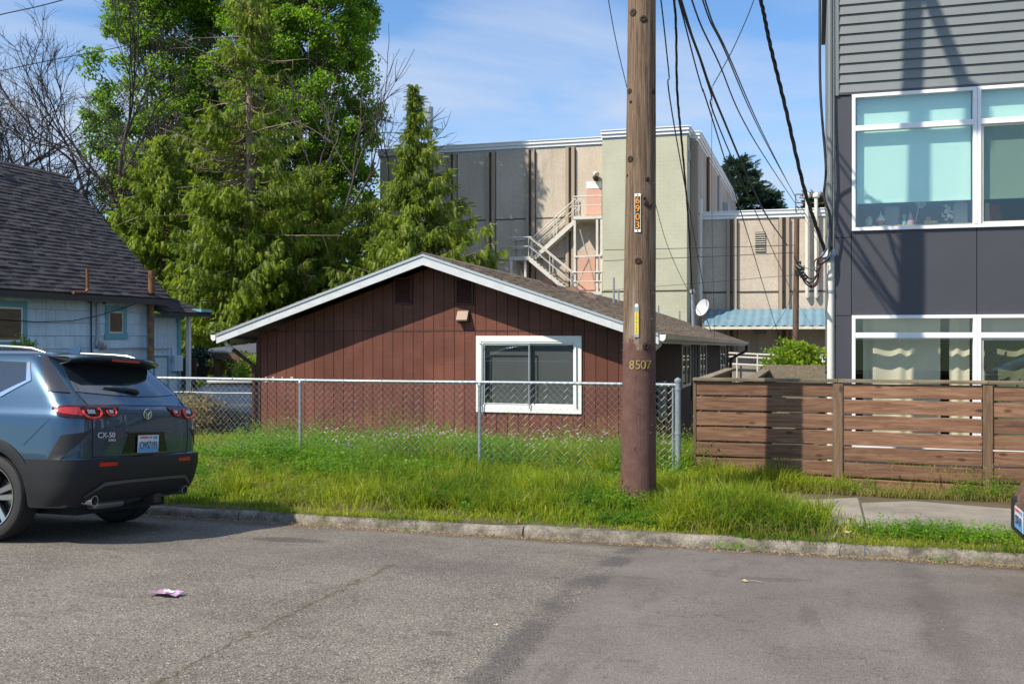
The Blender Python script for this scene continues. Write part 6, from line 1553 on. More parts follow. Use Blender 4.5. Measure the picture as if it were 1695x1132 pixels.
for (cx, cy, r_, n, h) in ((-5.55, 11.2, .35, 260, .3), (-4.7, 11.3, .3, 200, .26), (-6.4, 11.9, .3, 160, .3), (-2.55, 10.9, .3, 160, .2), (-7.6, 10.4, .5, 200, .16), (-1.9, 10.2, .3, 220, .2), (-6.7, 14.6, .25, 60, .85), (-6.2, 14.9, .2, 40, .8), (-3.3, 13.2, .12, 14, .75), (-2.1, 13.1, .12, 16, .75)):
    x = rg.normal(cx, r_, n); y = rg.normal(cy, r_ * .6, n); k = keep(x, y, rg); x, y = x[k], y[k]; parts += weeds(x, y, h * rg.uniform(.5, 1.2, len(x)), 18, .07 if h < .5 else .05, rg)
for (cx, n) in ((-.55, 12), (-.7, 10), (.9, 6), (1.8, 5), (-3.6, 7)):
    x = rg.normal(cx, .12, n); y = rg.uniform(9.06, 9.17, n); parts += weeds(x, y, rg.uniform(.03, .10, n), 8, .035, rg, z=np.interp(y, _yp, _zp))
x, y = scat(700, -1.1, 3.5, 11.76, 12.08, rg); k = sn(x, y, 3, 31) > .35; x, y = x[k], y[k]; parts += weeds(x, y, (.05 + .2 * bump_(x, y, 1.55, 12, .35, .3) + .12 * sn(x, y, 4, 32)) * rg.uniform(.5, 1.3, len(x)), 10, .04, rg)
V, T_ = join(parts); tag(np_obj('weeds', V, T_, MT['weed']), kind='stuff')
# pink and white wild flowers
def flowers(name, x, y, h, s, mat):
    n = len(x); z = GZ(y) + h; L_ = []
    for k in range(5):
        a = rg.uniform(0, 6.28, n) * .3 + k * 1.257; d = unitv(np.stack([np.cos(a), np.sin(a) * .6 - .2, rg.uniform(0, .5, n) + .3 * np.sin(a)], 1)); L_.append(leaves(np.stack([x, y, z], 1), d, np.tile([0, -.7, .7], (n, 1)), s * rg.uniform(.7, 1.2, n), s * .8 * np.ones(n)))
    st = blades(x, y, h, np.full(n, .003), .03, rg); V, T_ = join(L_); tag(np_obj(name, V, T_, mat), kind='stuff'); return st
x, y = scat(330, -7.6, -1.3, 12.2, 13.6, rg); k = sn(x, y, 2, 41) > .42; x, y = x[k], y[k]
s1 = flowers('pink_wildflowers', x, y, grass_h(x, y) * .95 + rg.uniform(.02, .16, len(x)), .014, MT['petal_pink'])
x, y = scat(9, -8, -4, 10.4, 12, rg); k = keep(x, y, rg); x, y = x[k], y[k]; s2 = flowers('white_wildflowers', x, y, grass_h(x, y) + rg.uniform(.0, .05, len(x)), .010, MT['petal_white'])
V, T_ = join([s1, s2]); tag(np_obj('flower_stems', V, T_, MT['weed']), kind='stuff')
# seed heads standing above the weeds
parts = []
for (cx, cy, n) in ((-2.2, 12.8, 60), (-5.6, 13.4, 40), (-1.2, 13.5, 40), (1.55, 11.98, 24), (-4.2, 13.3, 20)):
    x = rg.normal(cx, .35, n); y = rg.normal(cy, .25 if cy > 12.3 else .04, n); H_ = rg.uniform(.5, .85, n) * (1 if cy > 12.3 else .45); parts.append(blades(x, y, H_, np.full(n, .004), .25, rg))
    z = GZ(y); 
    for k in range(10):
        a = rg.uniform(0, 6.28, n); d = unitv(np.stack([np.cos(a), np.sin(a), rg.uniform(.4, 1.4, n)], 1)); f = .72 + .028 * k; parts.append(leaves(np.stack([x, y, z + H_ * f], 1), d, np.tile([0, 0, 1.], (n, 1)), np.full(n, .04), np.full(n, .008)))
V, T_ = join(parts); tag(np_obj('seed_grass', V, T_, MT['grass_dry']), kind='stuff')

# ---------------------------------------------------------------- trees
def place(base, faces, O, X_, Y_, Z_, S_):
    """copy a small leaf pattern to many frames"""
    n = len(O); b = np.asarray(base); V = O[:, None, :] + S_[:, None, None] * (b[None, :, 0:1] * X_[:, None, :] + b[None, :, 1:2] * Y_[:, None, :] + b[None, :, 2:3] * Z_[:, None, :])
    f = np.asarray(faces); T = (np.arange(n)[:, None, None] * len(b) + f[None]).reshape(-1, f.shape[1]); return V.reshape(-1, 3), T
sb = []; sf = []
def _tri(a, b, c): k = len(sb); sb.extend([a, b, c]); sf.append((k, k + 1, k + 2))
for i in range(6):
    x0 = .06 + .14 * i; w_ = .30 * (1 - .62 * i / 6)
    for s in (-1, 1): _tri((x0, 0, -.10 * x0 * x0), (x0 + .17, .02 * s, -.1 * x0 * x0), (x0 + .24, w_ * s * 1.1, -.12 - .2 * x0 * x0))
_tri((0, -.015, 0), (0, .015, 0), (.55, 0, -.04)); _tri((.5, -.03, -.03), (.5, .03, -.03), (1., 0, -.22))
def frames(dirs, rg):
    x = unitv(dirs); r_ = rg.normal(0, 1, x.shape); y = unitv(np.cross(r_, x)); z = np.cross(x, y); flip = np.sign(z[:, 2:3] + 1e-6); return x, y * flip, z * flip
def cedar(name, label, X, Y, H_, Rr, seed, mat, z0f=.02, dens=1., bark='bark_pale', top_bare=0., shape=.75, size=.5, group=None, side=None):
    rg = np.random.default_rng(seed); gz = ground_z(Y); t = thing(name, label, 'tree', (X, Y, gz), group)
    lean = rg.normal(0, .01, 2); n_ = 14; pts = [(X + lean[0] * H_ * k / n_ + rg.normal(0, .03), Y, gz - .2 + (H_ + .1) * k / n_) for k in range(n_ + 1)]
    mb = MB().tube(pts, [max(.03, .028 * H_ * .55 * (1 - k / n_) + .02) for k in range(n_ + 1)], 10); mb.build('trunk', MT[bark], t, smooth=True)
    O = []; D = []; S_ = []; bt = MB(); dt = MB(); nb = int(H_ * 15 * dens)
    for i in range(nb):
        f = z0f + (1 - z0f) * ((i + rg.uniform()) / nb); z = H_ * f; L_ = Rr * (max(0, 1 - f) ** shape) * rg.choice([rg.uniform(.55, .9), rg.uniform(.85, 1.15)]) + .14
        if rg.uniform() < .10: L_ *= .5
        elif rg.uniform() < .10: L_ *= 1.3
        az = rg.uniform(0, 2 * math.pi) if i % 3 else i * 2.4
        if side is not None: L_ *= 1 + .25 * math.cos(az - side)
        ca, sa = math.cos(az), math.sin(az); droop = rg.uniform(.10, .3); m_ = 7; bp = []
        for k in range(m_):
            u = k / (m_ - 1); bp.append(np.array([X + lean[0] * z + ca * L_ * u + rg.normal(0, .02), Y + sa * L_ * u, gz + z - droop * L_ * math.sin(u * 2.2) + .16 * L_ * u * u + rg.normal(0, .02)]))
        bt.tube([tuple(p) for p in bp], [.045 * (1 - .85 * k / (m_ - 1)) * (.4 + L_ / 4) for k in range(m_)], 4, cap=False)
        if f > 1 - top_bare and rg.uniform() < .68: continue
        ns = int((10 + 17 * L_) * 1.0)
        for k in range(ns):
            u = .18 + .82 * rg.uniform() ** .75; j = min(int(u * (m_ - 1)), m_ - 2); p = bp[j] * (1 - (u * (m_ - 1) - j)) + bp[j + 1] * (u * (m_ - 1) - j)
            lat = rg.normal(0, .16 * L_ * (1.05 - u) + .07); p = p + np.array([-sa * lat, ca * lat, -abs(lat) * .25 + rg.normal(0, .05)])
            O.append(p); D.append([ca * .38 + rg.normal(0, .3), sa * .38 + rg.normal(0, .3), -.85 + rg.normal(0, .3)]); S_.append(size * rg.uniform(.6, 1.25) * (.62 + .15 * L_))
        # leader spray at the tip, lifted
        O.append(bp[-1]); D.append([ca, sa, .1]); S_.append(size * .8)
    if H_ > 14:
        for i in range(34):
            z = gz + H_ * rg.uniform(.25, .98); az = rg.uniform(math.pi * .9, math.pi * 2.1); L_ = Rr * rg.uniform(.4, 1.15) * (1.1 - z / (H_ + 1)) + .8; p0 = Vector((X, Y, z)); p1 = p0 + Vector((math.cos(az) * L_ * .55, math.sin(az) * L_ * .55, rg.uniform(-.4, .1))); p2 = p1 + Vector((math.cos(az + .3) * L_ * .5, math.sin(az + .3) * L_ * .5, rg.uniform(-.3, .5)))
            dt.tube([tuple(p0), tuple(p1), tuple(p2)], [.028, .018, .006], 4, cap=False)
            for _q in range(3): f = rg.uniform(.2, 1); q_ = p1.lerp(p2, f); dt.tube([tuple(q_), tuple(q_ + Vector((rg.normal(0, .35), rg.normal(0, .35), rg.normal(-.1, .3))))], [.010, .003], 3, cap=False)
        dt.build('dead_branches', MT['bark_pale'], t, fix=False)
    bt.build('branches', MT['bark_dark'] if bark != 'bark_pale' else MT['bark'], t, fix=False)
    O, D, S_ = np.array(O), np.array(D), np.array(S_); x, y, z = frames(D, rg); V, T = place(sb, sf, O, x, y, z, S_)
    np_obj('crown', V, T, MT[mat], t); return t
def PT(px, Y): q = P(px, 600, Y); return q.x
cedar('cedar_tree', 'tall drooping cedar with a bare pale top rising above the blue house lean-to', PT(404, 33), 33, 17.5, 3.6, 3, 'cedar', top_bare=.55, shape=.95, dens=2.2, size=.36)
cedar('cedar_tree', 'broad drooping cedar standing closest to the dark blue-house roof', PT(268, 35), 35, 10.4, 3.6, 5, 'cedar', shape=.7, dens=2.3, size=.36)
cedar('cedar_tree', 'dense dark cedar filling the gap between the tall cedar and the pointed young cedar', PT(520, 37), 37, 9.2, 3.4, 8, 'cedar', shape=.6, dens=2.0, size=.4)
cedar('cedar_tree', 'low bushy cedar just above the red house roof slope', PT(610, 36), 36, 7.6, 2.7, 14, 'cedar', shape=.55, dens=2.0, size=.36)
cedar('cedar_tree', 'dark cedar behind the carport and lean-to roof', PT(330, 39), 39, 12, 4.2, 18, 'cedar', shape=.6, dens=1.1, size=.52)
cedar('young_cedar', 'pointed young cedar in front of the concrete hall beside the roof stack', PT(684, 34), 34, P(690, 132, 34).z + .15, 5.9, 21, 'cedar_small', shape=1.45, dens=2.4, size=.34, side=.1)
rgt = np.random.default_rng(77)
def broadleaf(name, label, X, Y, z0, z1, prof, n, seed, mat='broad', leaf=.17, nclump=190, stems=5, bark='bark', csz=.62, cat='tree'):
    """upright crown: prof gives (height fraction, radius)"""
    rg = np.random.default_rng(seed); gz = ground_z(Y); t = thing(name, label, cat, (X, Y, gz)); mb = MB(); H_ = z1 - gz
    for k in range(stems):
        a = k * 2.4 + .5; sp = (.35 + .25 * (k % 3)) * (1 if stems > 1 else 0); top = gz + H_ * rg.uniform(.8, .98); m_ = 9
        mb.tube([(X + math.cos(a) * sp * (j / m_) ** .6 * 2.0 + rg.normal(0, .03), Y + math.sin(a) * sp * (j / m_) ** .6 * 2.0, gz - .2 + (top - gz) * j / m_) for j in range(m_ + 1)], [max(.02, .013 * H_ * (1 - j / m_) / (1 + .15 * stems)) for j in range(m_ + 1)], 8)
    mb.build('trunk', MT[bark], t, smooth=True)
    C = []; lm = MB()
    for k in range(nclump):
        f = rg.uniform(); z = z0 + (z1 - z0) * f; r_ = float(np.interp(f, [p[0] for p in prof], [p[1] for p in prof])); a = rg.uniform(0, 6.28); rr_ = r_ * (rg.uniform(.35, 1.0) ** .6) * (1 + .16 * math.sin(3 * a + 7 * f)); c = np.array([X + math.cos(a) * rr_, Y + math.sin(a) * rr_, z]); C.append(c)
        b = np.array([X + math.cos(a) * rr_ * .12, Y + math.sin(a) * rr_ * .12, z - rr_ * rg.uniform(.7, 1.3)]); mid = (b + c) / 2 + np.array([0, 0, -.12 * rr_]); lm.tube([tuple(b), tuple(mid), tuple(c)], [.012 + .018 * r_ / 2, .02, .006], 4, cap=False)
    lm.build('limbs', MT[bark], t, fix=False)
    C = np.array(C); idx = rg.integers(0, nclump, n); rad = csz * rg.uniform(.6, 1.25, nclump)[idx]
    d = unitv(rg.normal(0, 1, (n, 3))) * (rg.uniform(0, 1, n) ** .45 * rad)[:, None]; d[:, 2] *= .75; O = C[idx] + d
    D = rg.normal(0, 1, (n, 3)) + [0, 0, -.5]; L_ = leaf * rg.uniform(.6, 1.25, n)
    lv = leaves(O, unitv(D), rg.normal(0, .6, (n, 3)) + [-.3, -.4, 1.], L_, L_ * .75); np_obj('crown', lv[0], lv[1], MT[mat], t); return t
bt1 = P(512, 600, 48); broadleaf('broadleaf_tree', 'very tall column-shaped broadleaf tree reaching above the picture behind the cedars', bt1.x, 48, 6.2, 31, [(0, 2.2), (.15, 3.4), (.4, 3.8), (.75, 3.5), (1, 1.6)], 170000, 31, nclump=800, leaf=.18, csz=.7)
bt2 = P(270, 600, 49); broadleaf('broadleaf_tree', 'tall broadleaf tree with a lower arm of leaves over the bare branches', bt2.x, 49, 7.5, 29, [(0, 2.8), (.2, 3.9), (.5, 3.3), (.8, 2.8), (1, 1.5)], 120000, 33, nclump=600, leaf=.18, csz=.7)
bt3 = P(395, 600, 50); broadleaf('broadleaf_tree', 'tall broadleaf tree between the two others, mostly hidden by the bare cedar top', bt3.x, 50, 8, 30, [(0, 1.5), (.3, 3.0), (.7, 3.0), (1, 1.5)], 90000, 35, nclump=460, leaf=.18, csz=.7)
# bare trees
def bare(name, label, X, Y, H_, seed, dirs, depth=6, r0=.16, spread=.5, L0=None, z0=0):
    rg = random.Random(seed); t = thing(name, label, 'tree', (X, Y, ground_z(Y))); tr = MB(); br = MB(); cnt = [0]
    def grow(p, d, L_, r_, dep):
        if cnt[0] > 8000: return
        cnt[0] += 1; pts = [p]; q = p; dd = d.copy()
        for k in range(4):
            dd = (dd + Vector((rg.gauss(0, .10), rg.gauss(0, .10), rg.gauss(0, .07) + (.05 if dep > 2 else -.03)))).normalized(); q = q + dd * L_ / 4; pts.append(q)
        (tr if dep >= depth - 1 else br).tube([tuple(v) for v in pts], [r_ * (1 - .12 * k) for k in range(5)], 6 if dep >= depth - 1 else 3, cap=False)
        if dep == 0: return
        for k in range(3 if dep > 1 else 4):
            at = pts[rg.choice([2, 3, 4, 4])] if k else pts[4]; ax = dd.orthogonal().normalized(); ax.rotate(Matrix.Rotation(rg.uniform(0, 6.28), 3, dd)); nd = (dd + ax * rg.uniform(.35, 1.) * (spread * 1.6 if k else spread * .6)).normalized()
            grow(at, nd, L_ * rg.uniform(.62, .85), r_ * rg.uniform(.5, .68) if k else r_ * .68, dep - 1)
    for (d, L_, r_, zz) in dirs: grow(Vector((X, Y, ground_z(Y) + zz)), Vector(d).normalized(), L_, r_, depth)
    tr.build('trunk', MT['bark_dark'], t, fix=False, smooth=True); br.build('branches', MT['bark_dark'], t, fix=False); return t
bare('bare_tree', 'large leafless tree with fine upswept twigs behind the dark roof', PT(212, 38), 38, 15, 4, [((0, 0, 1), 3.6, .22, -.2), ((-.5, 0, 1), 4.2, .16, 3.0), ((-.95, .2, .75), 3.9, .14, 3.4), ((-.2, .1, 1), 4.6, .15, 4.5), ((-.75, -.1, .6), 3.6, .12, 5.4)], 6)
bare('bare_tree', 'leafless tree with twisted branches at the picture edge above the roof ridge', PT(-60, 34), 34, 10, 9, [((.1, 0, 1), 3.2, .2, -.2), ((.5, .1, 1), 3.4, .13, 2.8), ((.9, 0, .8), 3.2, .12, 3.2), ((.2, .1, 1), 3.0, .12, 4.0)], 5)
bare('bare_branch', 'leafless dead tree whose twigs reach out beside the tall column-shaped tree', PT(575, 40), 40, 12, 12, [((.0, 0, 1), 6., .13, -.2), ((.9, 0, .45), 2.3, .07, 7.2), ((.8, .1, .8), 2.2, .06, 7.6)], 4, spread=.45)
# dark conifer beyond the hall
def conifer(name, label, X, Y, H_, Rr, seed):
    rg = np.random.default_rng(seed); t = thing(name, label, 'tree', (X, Y, -.2)); MB().tube([(X, Y, -.4), (X, Y, H_)], [.35, .04], 8).build('trunk', MT['bark_dark'], t, smooth=True); O = []; D = []; S_ = []; bt = MB()
    for i in range(int(H_ * 9)):
        f = .35 + .65 * (i + .5) / (H_ * 9); z = H_ * f; L_ = Rr * (1 - f) ** .6 * rg.uniform(.5, 1.15) + .5; az = rg.uniform(0, 6.28); ca, sa = math.cos(az), math.sin(az); bt.tube([(X, Y, z), (X + ca * L_, Y + sa * L_, z + .28 * L_)], [.06, .015], 3, cap=False)
        for k in range(int(10 + L_ * 12)):
            u = rg.uniform(.25, 1.05); O.append([X + ca * L_ * u + rg.normal(0, .18), Y + sa * L_ * u + rg.normal(0, .18), z + .28 * L_ * u + rg.normal(0, .1)]); D.append([ca + rg.normal(0, .5), sa + rg.normal(0, .5), .35 + rg.normal(0, .3)]); S_.append(rg.uniform(.45, .85))
    bt.build('branches', MT['bark_dark'], t, fix=False); O, D, S_ = map(np.array, (O, D, S_)); x, y, z = frames(D, rg); V, T = place(sb, sf, O, x, y, z, S_); np_obj('crown', V, T, MT['conifer_blue'], t)
q = P(1222, 266, 92); conifer('conifer_tree', 'dark blue-green conifer top beyond the concrete hall side wall', q.x, 92, q.z, 5.2, 41)
q = P(1268, 318, 95); conifer('conifer_tree', 'smaller conifer tip showing above the low wing roof', q.x, 95, q.z, 3.6, 43)
q = P(1353, 325, 93); conifer('conifer_tree', 'conifer tip between the vent conduits and the apartment corner', q.x, 93, q.z, 3.0, 45)
# shrubs
def shrub(name, label, X, Y, z0, rx, rz, n, mat, seed, leaf=.07, cat='shrub'):
    rg = np.random.default_rng(seed); t = thing(name, label, cat, (X, Y, z0)); d = unitv(rg.normal(0, 1, (n, 3))) * (rg.uniform(0, 1, n) ** .4)[:, None]; d *= (1 + .25 * np.sin(5 * d[:, :1] + 3 * d[:, 2:3] * 4)); O = np.array([X, Y, z0 + rz]) + d * [rx, rx * .8, rz]
    L_ = leaf * rg.uniform(.6, 1.3, n); lv = leaves(O, unitv(rg.normal(0, 1, (n, 3)) + [0, 0, .6]), rg.normal(0, .7, (n, 3)) + [0, 0, 1], L_, L_ * .5); np_obj('foliage', lv[0], lv[1], MT[mat], t)
    mb = MB()
    for k in range(9): a = rg.uniform(0, 6.28); mb.tube([(X, Y, z0 - .1), (X + math.cos(a) * rx * .4, Y + math.sin(a) * rx * .3, z0 + rz), (X + math.cos(a) * rx * .75, Y + math.sin(a) * rx * .6, z0 + rz * 1.7)], [.015, .01, .004], 4, cap=False)
    mb.build('stems', MT['bark'], t, fix=False); return t
q = P(1318, 620, 16.8); shrub('shrub', 'bright lime-green shrub growing in the grey wooden planter', q.x, 16.8, 1.12, .50, .36, 2600, 'shrub_lime', 51, .085)
q = P(412, 620, 24.5); shrub('creeper_shrub', 'bright green creeper shrub at the red house corner under the eave', q.x, 24.5, .05, .55, .72, 2200, 'shrub_lime', 52, .11)
q = P(382, 640, 22.5); shrub('shrub', 'lower green shrub in front of the carport posts', q.x, 22.5, -.45, .6, .55, 1500, 'cedar_small', 53, .11)
q = P(308, 650, 18.2); shrub('shrub', 'reddish-green shrub between the blue-grey SUV and the dark parked car', q.x, 18.6, -.25, .6, .5, 2600, 'shrub_red', 54, .075)
q = P(300, 690, 17.5); shrub('shrub', 'low mottled shrub behind the tail of the blue-grey SUV', q.x, 17.5, -.1, .55, .42, 1800, 'shrub_red', 56, .07)
q = P(332, 600, 25.3); shrub('hanging_foliage', 'bluish leaves spilling from the black hanging pot', q.x, 25.3, P(330, 606, 25.3).z, .32, .28, 500, 'conifer_blue', 55, .12, 'plant')
q = PX(40, 585, XBW + .8); shrub('sapling', 'thin light-green sapling tip in front of the blue house wall', q.x, q.y, 1.2, .3, .36, 420, 'shrub_lime', 57, .1, 'plant')

# ================================================================ OVERHEAD WIRES
def wire(label, A, B, pts, r=.012, mat='cable_thin', name='overhead_wire', twist=0, n=6):
    A = Vector(A); B = Vector(B); out = [A]
    for (px, py) in pts:
        u = (px - CX0) / FPX; v = -(py - CY0) / FPX; rx, ry = u * _c - _s, u * _s + _c; dx, dy = B.x - A.x, B.y - A.y
        det = rx * (-dy) - (-dx) * ry; t = (A.x * (-dy) + dx * A.y) / det; out.append(Vector((rx * t, ry * t, CAMZ + v * t)))
    out.append(B)
    # smooth curve through the points
    Q = []; m_ = len(out)
    for i in range(m_ - 1):
        p0 = out[max(i - 1, 0)]; p1 = out[i]; p2 = out[i + 1]; p3 = out[min(i + 2, m_ - 1)]
        for k in range(10):
            f = k / 10; Q.append(.5 * ((2 * p1) + (p2 - p0) * f + (2 * p0 - 5 * p1 + 4 * p2 - p3) * f * f + (3 * p1 - p0 - 3 * p2 + p3) * f ** 3))
    Q.append(out[-1]); mb = MB()
    if twist:
        for j in range(3):
            mb.tube([q + Vector((math.cos(i * .9 + j * 2.09), 0, math.sin(i * .9 + j * 2.09))) * r * .8 for i, q in enumerate(Q)], r * .75, 5)
    else: mb.tube(Q, r, n)
    o = mb.build(name, MT[mat], None, loc=A, smooth=True, fix=False); return tag(o, label, 'wire', 'overhead wires')
def path(label, pts, r=.012, mat='cable', name='overhead_wire', twist=0, A=None, B=None, step=10):
    """a cable through surveyed points (px, py, depth)"""
    out = ([Vector(A)] if A is not None else []) + [P(*p) for p in pts] + ([Vector(B)] if B is not None else [])
    Q = []; m_ = len(out)
    for i in range(m_ - 1):
        p0 = out[max(i - 1, 0)]; p1 = out[i]; p2 = out[i + 1]; p3 = out[min(i + 2, m_ - 1)]
        for k in range(step):
            f = k / step; Q.append(.5 * ((2 * p1) + (p2 - p0) * f + (2 * p0 - 5 * p1 + 4 * p2 - p3) * f * f + (3 * p1 - p0 - 3 * p2 + p3) * f ** 3))
    Q.append(out[-1]); mb = MB()
    if twist:
        for j in range(3): mb.tube([q + Vector((math.cos(i * .8 + j * 2.09), 0, math.sin(i * .8 + j * 2.09))) * r * .7 for i, q in enumerate(Q)], r * .65, 5)
    else: mb.tube(Q, r, 6)
    return tag(mb.build(name, MT[mat], None, loc=out[0], smooth=True, fix=False), label, 'wire', 'overhead wires')
PT_ = (PXL + .06, PYL - .1, 6.9)
path('thick black service cable sagging to the weather head at the apartment corner', [(1180, -175, 11.6), (1236, -60, 12.2), (1259, 0, 12.5), (1275, 75, 12.8), (1300, 178, 13.2), (1332, 315, 13.6)], .020, twist=1, A=PT_, B=(CWX - .05, YA - .05, zh + .08), step=14)
path('black cable hanging straight down along the apartment corner', [(1357, -140, 13.75), (1357, 0, 13.75), (1358, 150, 13.75), (1367, 275, 13.8), (1364, 325, 13.8), (1373, 354, 13.8), (1375, 395, 13.85)], .017, B=(CWX - .03, YA - .12, zh + .0))
wire('thick twisted service drop from the pole to the red house roof mast', PT_, MAST, [(1116, 0), (1121, 150), (1129, 240), (1139, 360)], .018, 'cable', twist=1)
wire('thin wire beside the twisted service drop, ending low at the red house roof', (PXL + .02, PYL, 7.1), MAST + Vector((.4, .8, -.4)), [(1094, 0), (1107, 120), (1118, 220)], .010)
B2 = P(1303, 406, 40)
wire('heaviest black line of the fan, from the tall pole to the short pole', PT_, B2, [(1126, 0), (1160, 100), (1190, 180), (1262, 345)], .020, 'cable')
wire('lower thin line of the fan passing the conifer top', (PXL, PYL, 6.8), P(1290, 560, 57.5), [(1123, 0), (1160, 140), (1200, 265)], .012)
wire('middle thin line of the fan crossing in front of the hall roof edge', (PXL, PYL, 7.0), P(1318, 500, 57.5), [(1128, 0), (1175, 150), (1215, 270)], .012)
wire('thin line above the fan running to the wing roof edge', (PXL, PYL, 7.4), P(1322, 345, 57.8), [(1145, 0), (1190, 105), (1250, 235)], .014)
wire('first of the two close parallel lines reaching the conduit rack', (PXL, PYL, 7.8), P(1318, 328, 57.6), [(1163, 0), (1200, 85), (1262, 225)], .014)
wire('second of the two close parallel lines reaching the conduit rack', (PXL + .05, PYL, 7.9), P(1321, 335, 57.6), [(1167, 0), (1206, 92), (1268, 232)], .014)
wire('line coming down from above the apartment to the knot in the fan', P(1251, -30, 18.5), P(1180, 142, 19.2), [(1248, 0), (1215, 78)], .009)
wire('hair-thin line dropping straight down in front of the hall side wall', P(1179, 142, 19.2), P(1183, 560, 19.2), [(1178, 250), (1179, 400)], .005)
wire('wire crossing behind the tall pole from upper sky to the mast on the red house', P(1005, -20, 16), MAST + Vector((-.05, 0, -.1)), [(1007, 0), (1020, 70), (1037, 142), (1087, 345), (1110, 420)], .008)
for i, (ya, yb_) in enumerate(((411, 406), (429, 418), (478, 455))):
    wire(('upper', 'middle', 'lowest')[i] + ' of the level lines running from behind the tall pole to the short pole', P(1000, ya + 3, 38), P(1318, yb_, 40), [(1160, (ya + yb_) / 2 + 2)], .012 if i < 2 else .008)
wire('upper wire crossing the sky corner by the leafless tree', P(-80, 46, 18), P(330, -70, 20), [(0, 25), (105, 0)], .012, 'cable')
wire('lower wire crossing in front of the leafless tree', P(-80, 137, 18), P(330, 46, 30), [(0, 118), (100, 97), (200, 78)], .011, 'cable')
wire('thin wire from the lower pole cluster to the canopy edge', P(1318, 470, 39.9), P(1205, 590, 45), [(1290, 530), (1240, 575)], .008)
# drip loops at the weather head
for k, (y0_, yb_, c_, xe_) in enumerate(((443, 468, 'cable', 1352), (447, 474, 'cable', 1356), (450, 462, 'cable', 1348), (452, 476, 'cable_red', 1354), (455, 473, 'cable_red', 1358))):
    path(['first', 'second', 'third', 'fourth', 'fifth'][k] + ' hanging loop under the blue-grey weather head', [(1322 + k, y0_, 13.7), (1330 + k, yb_ - 8, 13.7), (1341 + k, yb_, 13.75), (1351 + k, yb_ - 9, 13.8), (xe_, 445, 13.85), (xe_ + 2, 430, 13.9)], .009, c_, 'drip_loop', B=(CWX - .05, YA - .05, zh + .05), step=6)
path('pale bare strand looping under the weather head', [(1322, 437, 13.7), (1335, 444, 13.7), (1350, 443, 13.8), (1360, 440, 13.85), (1366, 430, 13.9)], .006, 'galv_wire', 'drip_loop')
path('short black loop curling round the weather head', [(1368, 412, 13.85), (1362, 422, 13.8), (1354, 428, 13.8), (1355, 436, 13.8), (1364, 434, 13.8), (1373, 424, 13.85), (1377, 408, 13.9)], .015, 'cable', 'drip_loop')
sc_ = thing('splice_connector', 'black cable connectors where the hanging loops meet the incoming lines', 'connector', P(1322, 446, 13.6))
for k in range(4): MB().tube([P(1318 + 3 * k, 440 + 5 * k, 13.6), P(1326 + 3 * k, 446 + 5 * k, 13.55)], .022, 8).build('sleeve', MT['cable'], sc_, smooth=True)

# ================================================================ SMALL THINGS ON THE GROUND
q = P(275, 985, 6.0); x0, y0 = q.x, q.y
def onstreet(px, py):
    best = None
    for yy in np.linspace(3, 9.2, 900):
        p = P(px, py, yy); d = abs(p.z - street_z(yy))
        if best is None or d < best[0]: best = (d, p)
    return best[1]
q = onstreet(274, 985)
wr = thing('wrapper', 'crumpled shiny pink and white wrapper lying on the asphalt', 'litter', q)
rows = []; rr2 = random.Random(3)
for i in range(9):
    rows.append([(q.x - .10 + .2 * i / 8 + rr2.uniform(-.004, .004), q.y - .045 + .10 * j / 5 + (.006 * math.sin(i * .9)), q.z + .012 + .006 * math.sin(i * 1.3 + j) + .012 * math.sin(math.pi * i / 8) + rr2.uniform(0, .006)) for j in range(6)])
MB().grid(rows).build('film', simple('foil', (.62, .38, .55), .25, metal=.3, var=.5, vs=30), wr, smooth=True, sharp=30)
MB().grid([[(a[0] * 1 + (i - 1) * .0, a[1], a[2] + .004) for a in rows[k][1:5]] for i, k in enumerate((4, 5, 6))]).build('label_print', simple('foil2', (.8, .8, .82), .3, var=.1), wr)
q = P(1191, 880, 9.55); q.z = ground_z(9.55) + .08
cu_ = thing('paper_cup', 'crushed white paper cup in the grass by the kerb', 'litter', q)
MB().lathe([(0, .022), (.05, .03), (.085, .034), (.085, .031), (.01, .02)], q, (.6, -.2, .75), 12).build('cup_wall', MT['white_paint'], cu_, smooth=True)
def leaf_obj(q, s, label, name='fallen_leaf'):
    mb = MB(); pr_ = [(-1, 0), (-.6, .45), (0, .6), (.6, .4), (1, 0), (.6, -.4), (0, -.6), (-.6, -.45)]; a = random.uniform(0, 6.28)
    V = [(q.x, q.y, q.z + .012)] + [(q.x + s * (x * math.cos(a) - y * math.sin(a)), q.y + s * (x * math.sin(a) + y * math.cos(a)), q.z + .006 + random.uniform(0, .014)) for x, y in pr_]
    mb.add(V, [(0, k, k % 8 + 1) for k in range(1, 9)]); return tag(mb.build(name, MT['dry_leaf'], None, loc=q, fix=False), label, 'leaf')
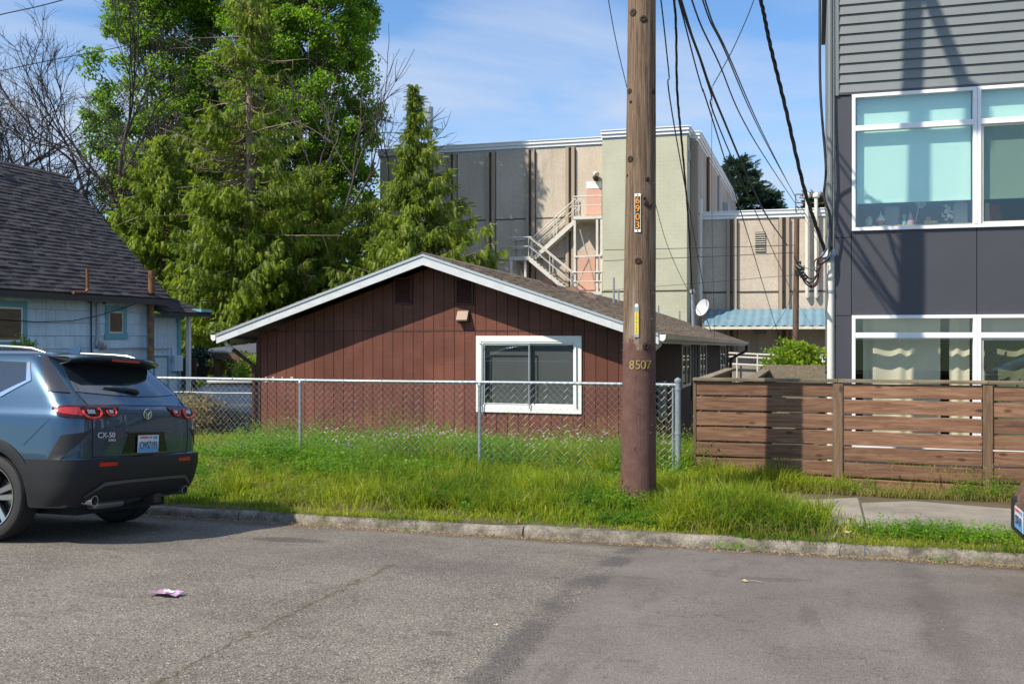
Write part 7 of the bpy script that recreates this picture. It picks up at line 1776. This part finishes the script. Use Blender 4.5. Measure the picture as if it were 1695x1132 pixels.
q = P(1404, 893, 9.5); q.z = ground_z(9.5) + .05; leaf_obj(q, .05, 'pale dry leaf standing in the grass near the kerb by the pavement')
leaf_obj(onstreet(1233, 963), .03, 'small brown leaf on the dark asphalt beside a twig'); leaf_obj(onstreet(820, 1036), .018, 'tiny pale leaf on the light asphalt near the tar seam')
q = onstreet(1248, 964); tw_ = MB().tube([q + Vector((-.05, 0, .008)), q + Vector((0, .01, .012)), q + Vector((.06, -.01, .008))], .004, 5).build('twig', MT['bark_pale'], None, loc=q); tag(tw_, 'short pale twig lying on the dark asphalt', 'twig')
# loose grit and leaf litter along the gutter
n = 5200; x = rg.uniform(-10.5, 3.6, n); y = 9.19 - np.abs(rg.normal(0, .10, n)) * (0.5 + 1.6 * sn(x, x * 0, 1.1, 71)); z = np.interp(y, _yp, _zp) + .004; s = rg.uniform(.003, .012, n)
tet = [(-1, -.6, 0), (1, -.5, 0), (.1, 1, 0), (0, 0, .8)]; ft = [(0, 1, 3), (1, 2, 3), (2, 0, 3)]; a = rg.uniform(0, 6.28, n)
X_ = np.stack([np.cos(a), np.sin(a), 0 * a], 1); Y_ = np.stack([-np.sin(a), np.cos(a), 0 * a], 1); Z_ = np.tile([0, 0, 1.], (n, 1))
V, T_ = place(tet, ft, np.stack([x, y, z], 1), X_, Y_, Z_, s); m = M('litter_mix', .9); m.color(m.mix(m.island(), (.06, .04, .025), (.34, .25, .15))); tag(np_obj('leaf_litter', V, T_, m.m), kind='stuff')
n = 2600; x = rg.uniform(-9, 3.4, n); y = rg.uniform(3.2, 9.0, n); z = np.interp(y, _yp, _zp) + .005; s = rg.uniform(.002, .0055, n); a = rg.uniform(0, 6.28, n)
X_ = np.stack([np.cos(a), np.sin(a), 0 * a], 1); Y_ = np.stack([-np.sin(a), np.cos(a), 0 * a], 1); Z_ = np.tile([0, 0, 1.], (n, 1))
V, T_ = place(tet, ft, np.stack([x, y, z], 1), X_, Y_, Z_, s); m = M('grit_mix', .9); m.color(m.mix(m.island(), (.07, .065, .06), (.38, .34, .29))); tag(np_obj('gravel', V, T_, m.m), kind='stuff')
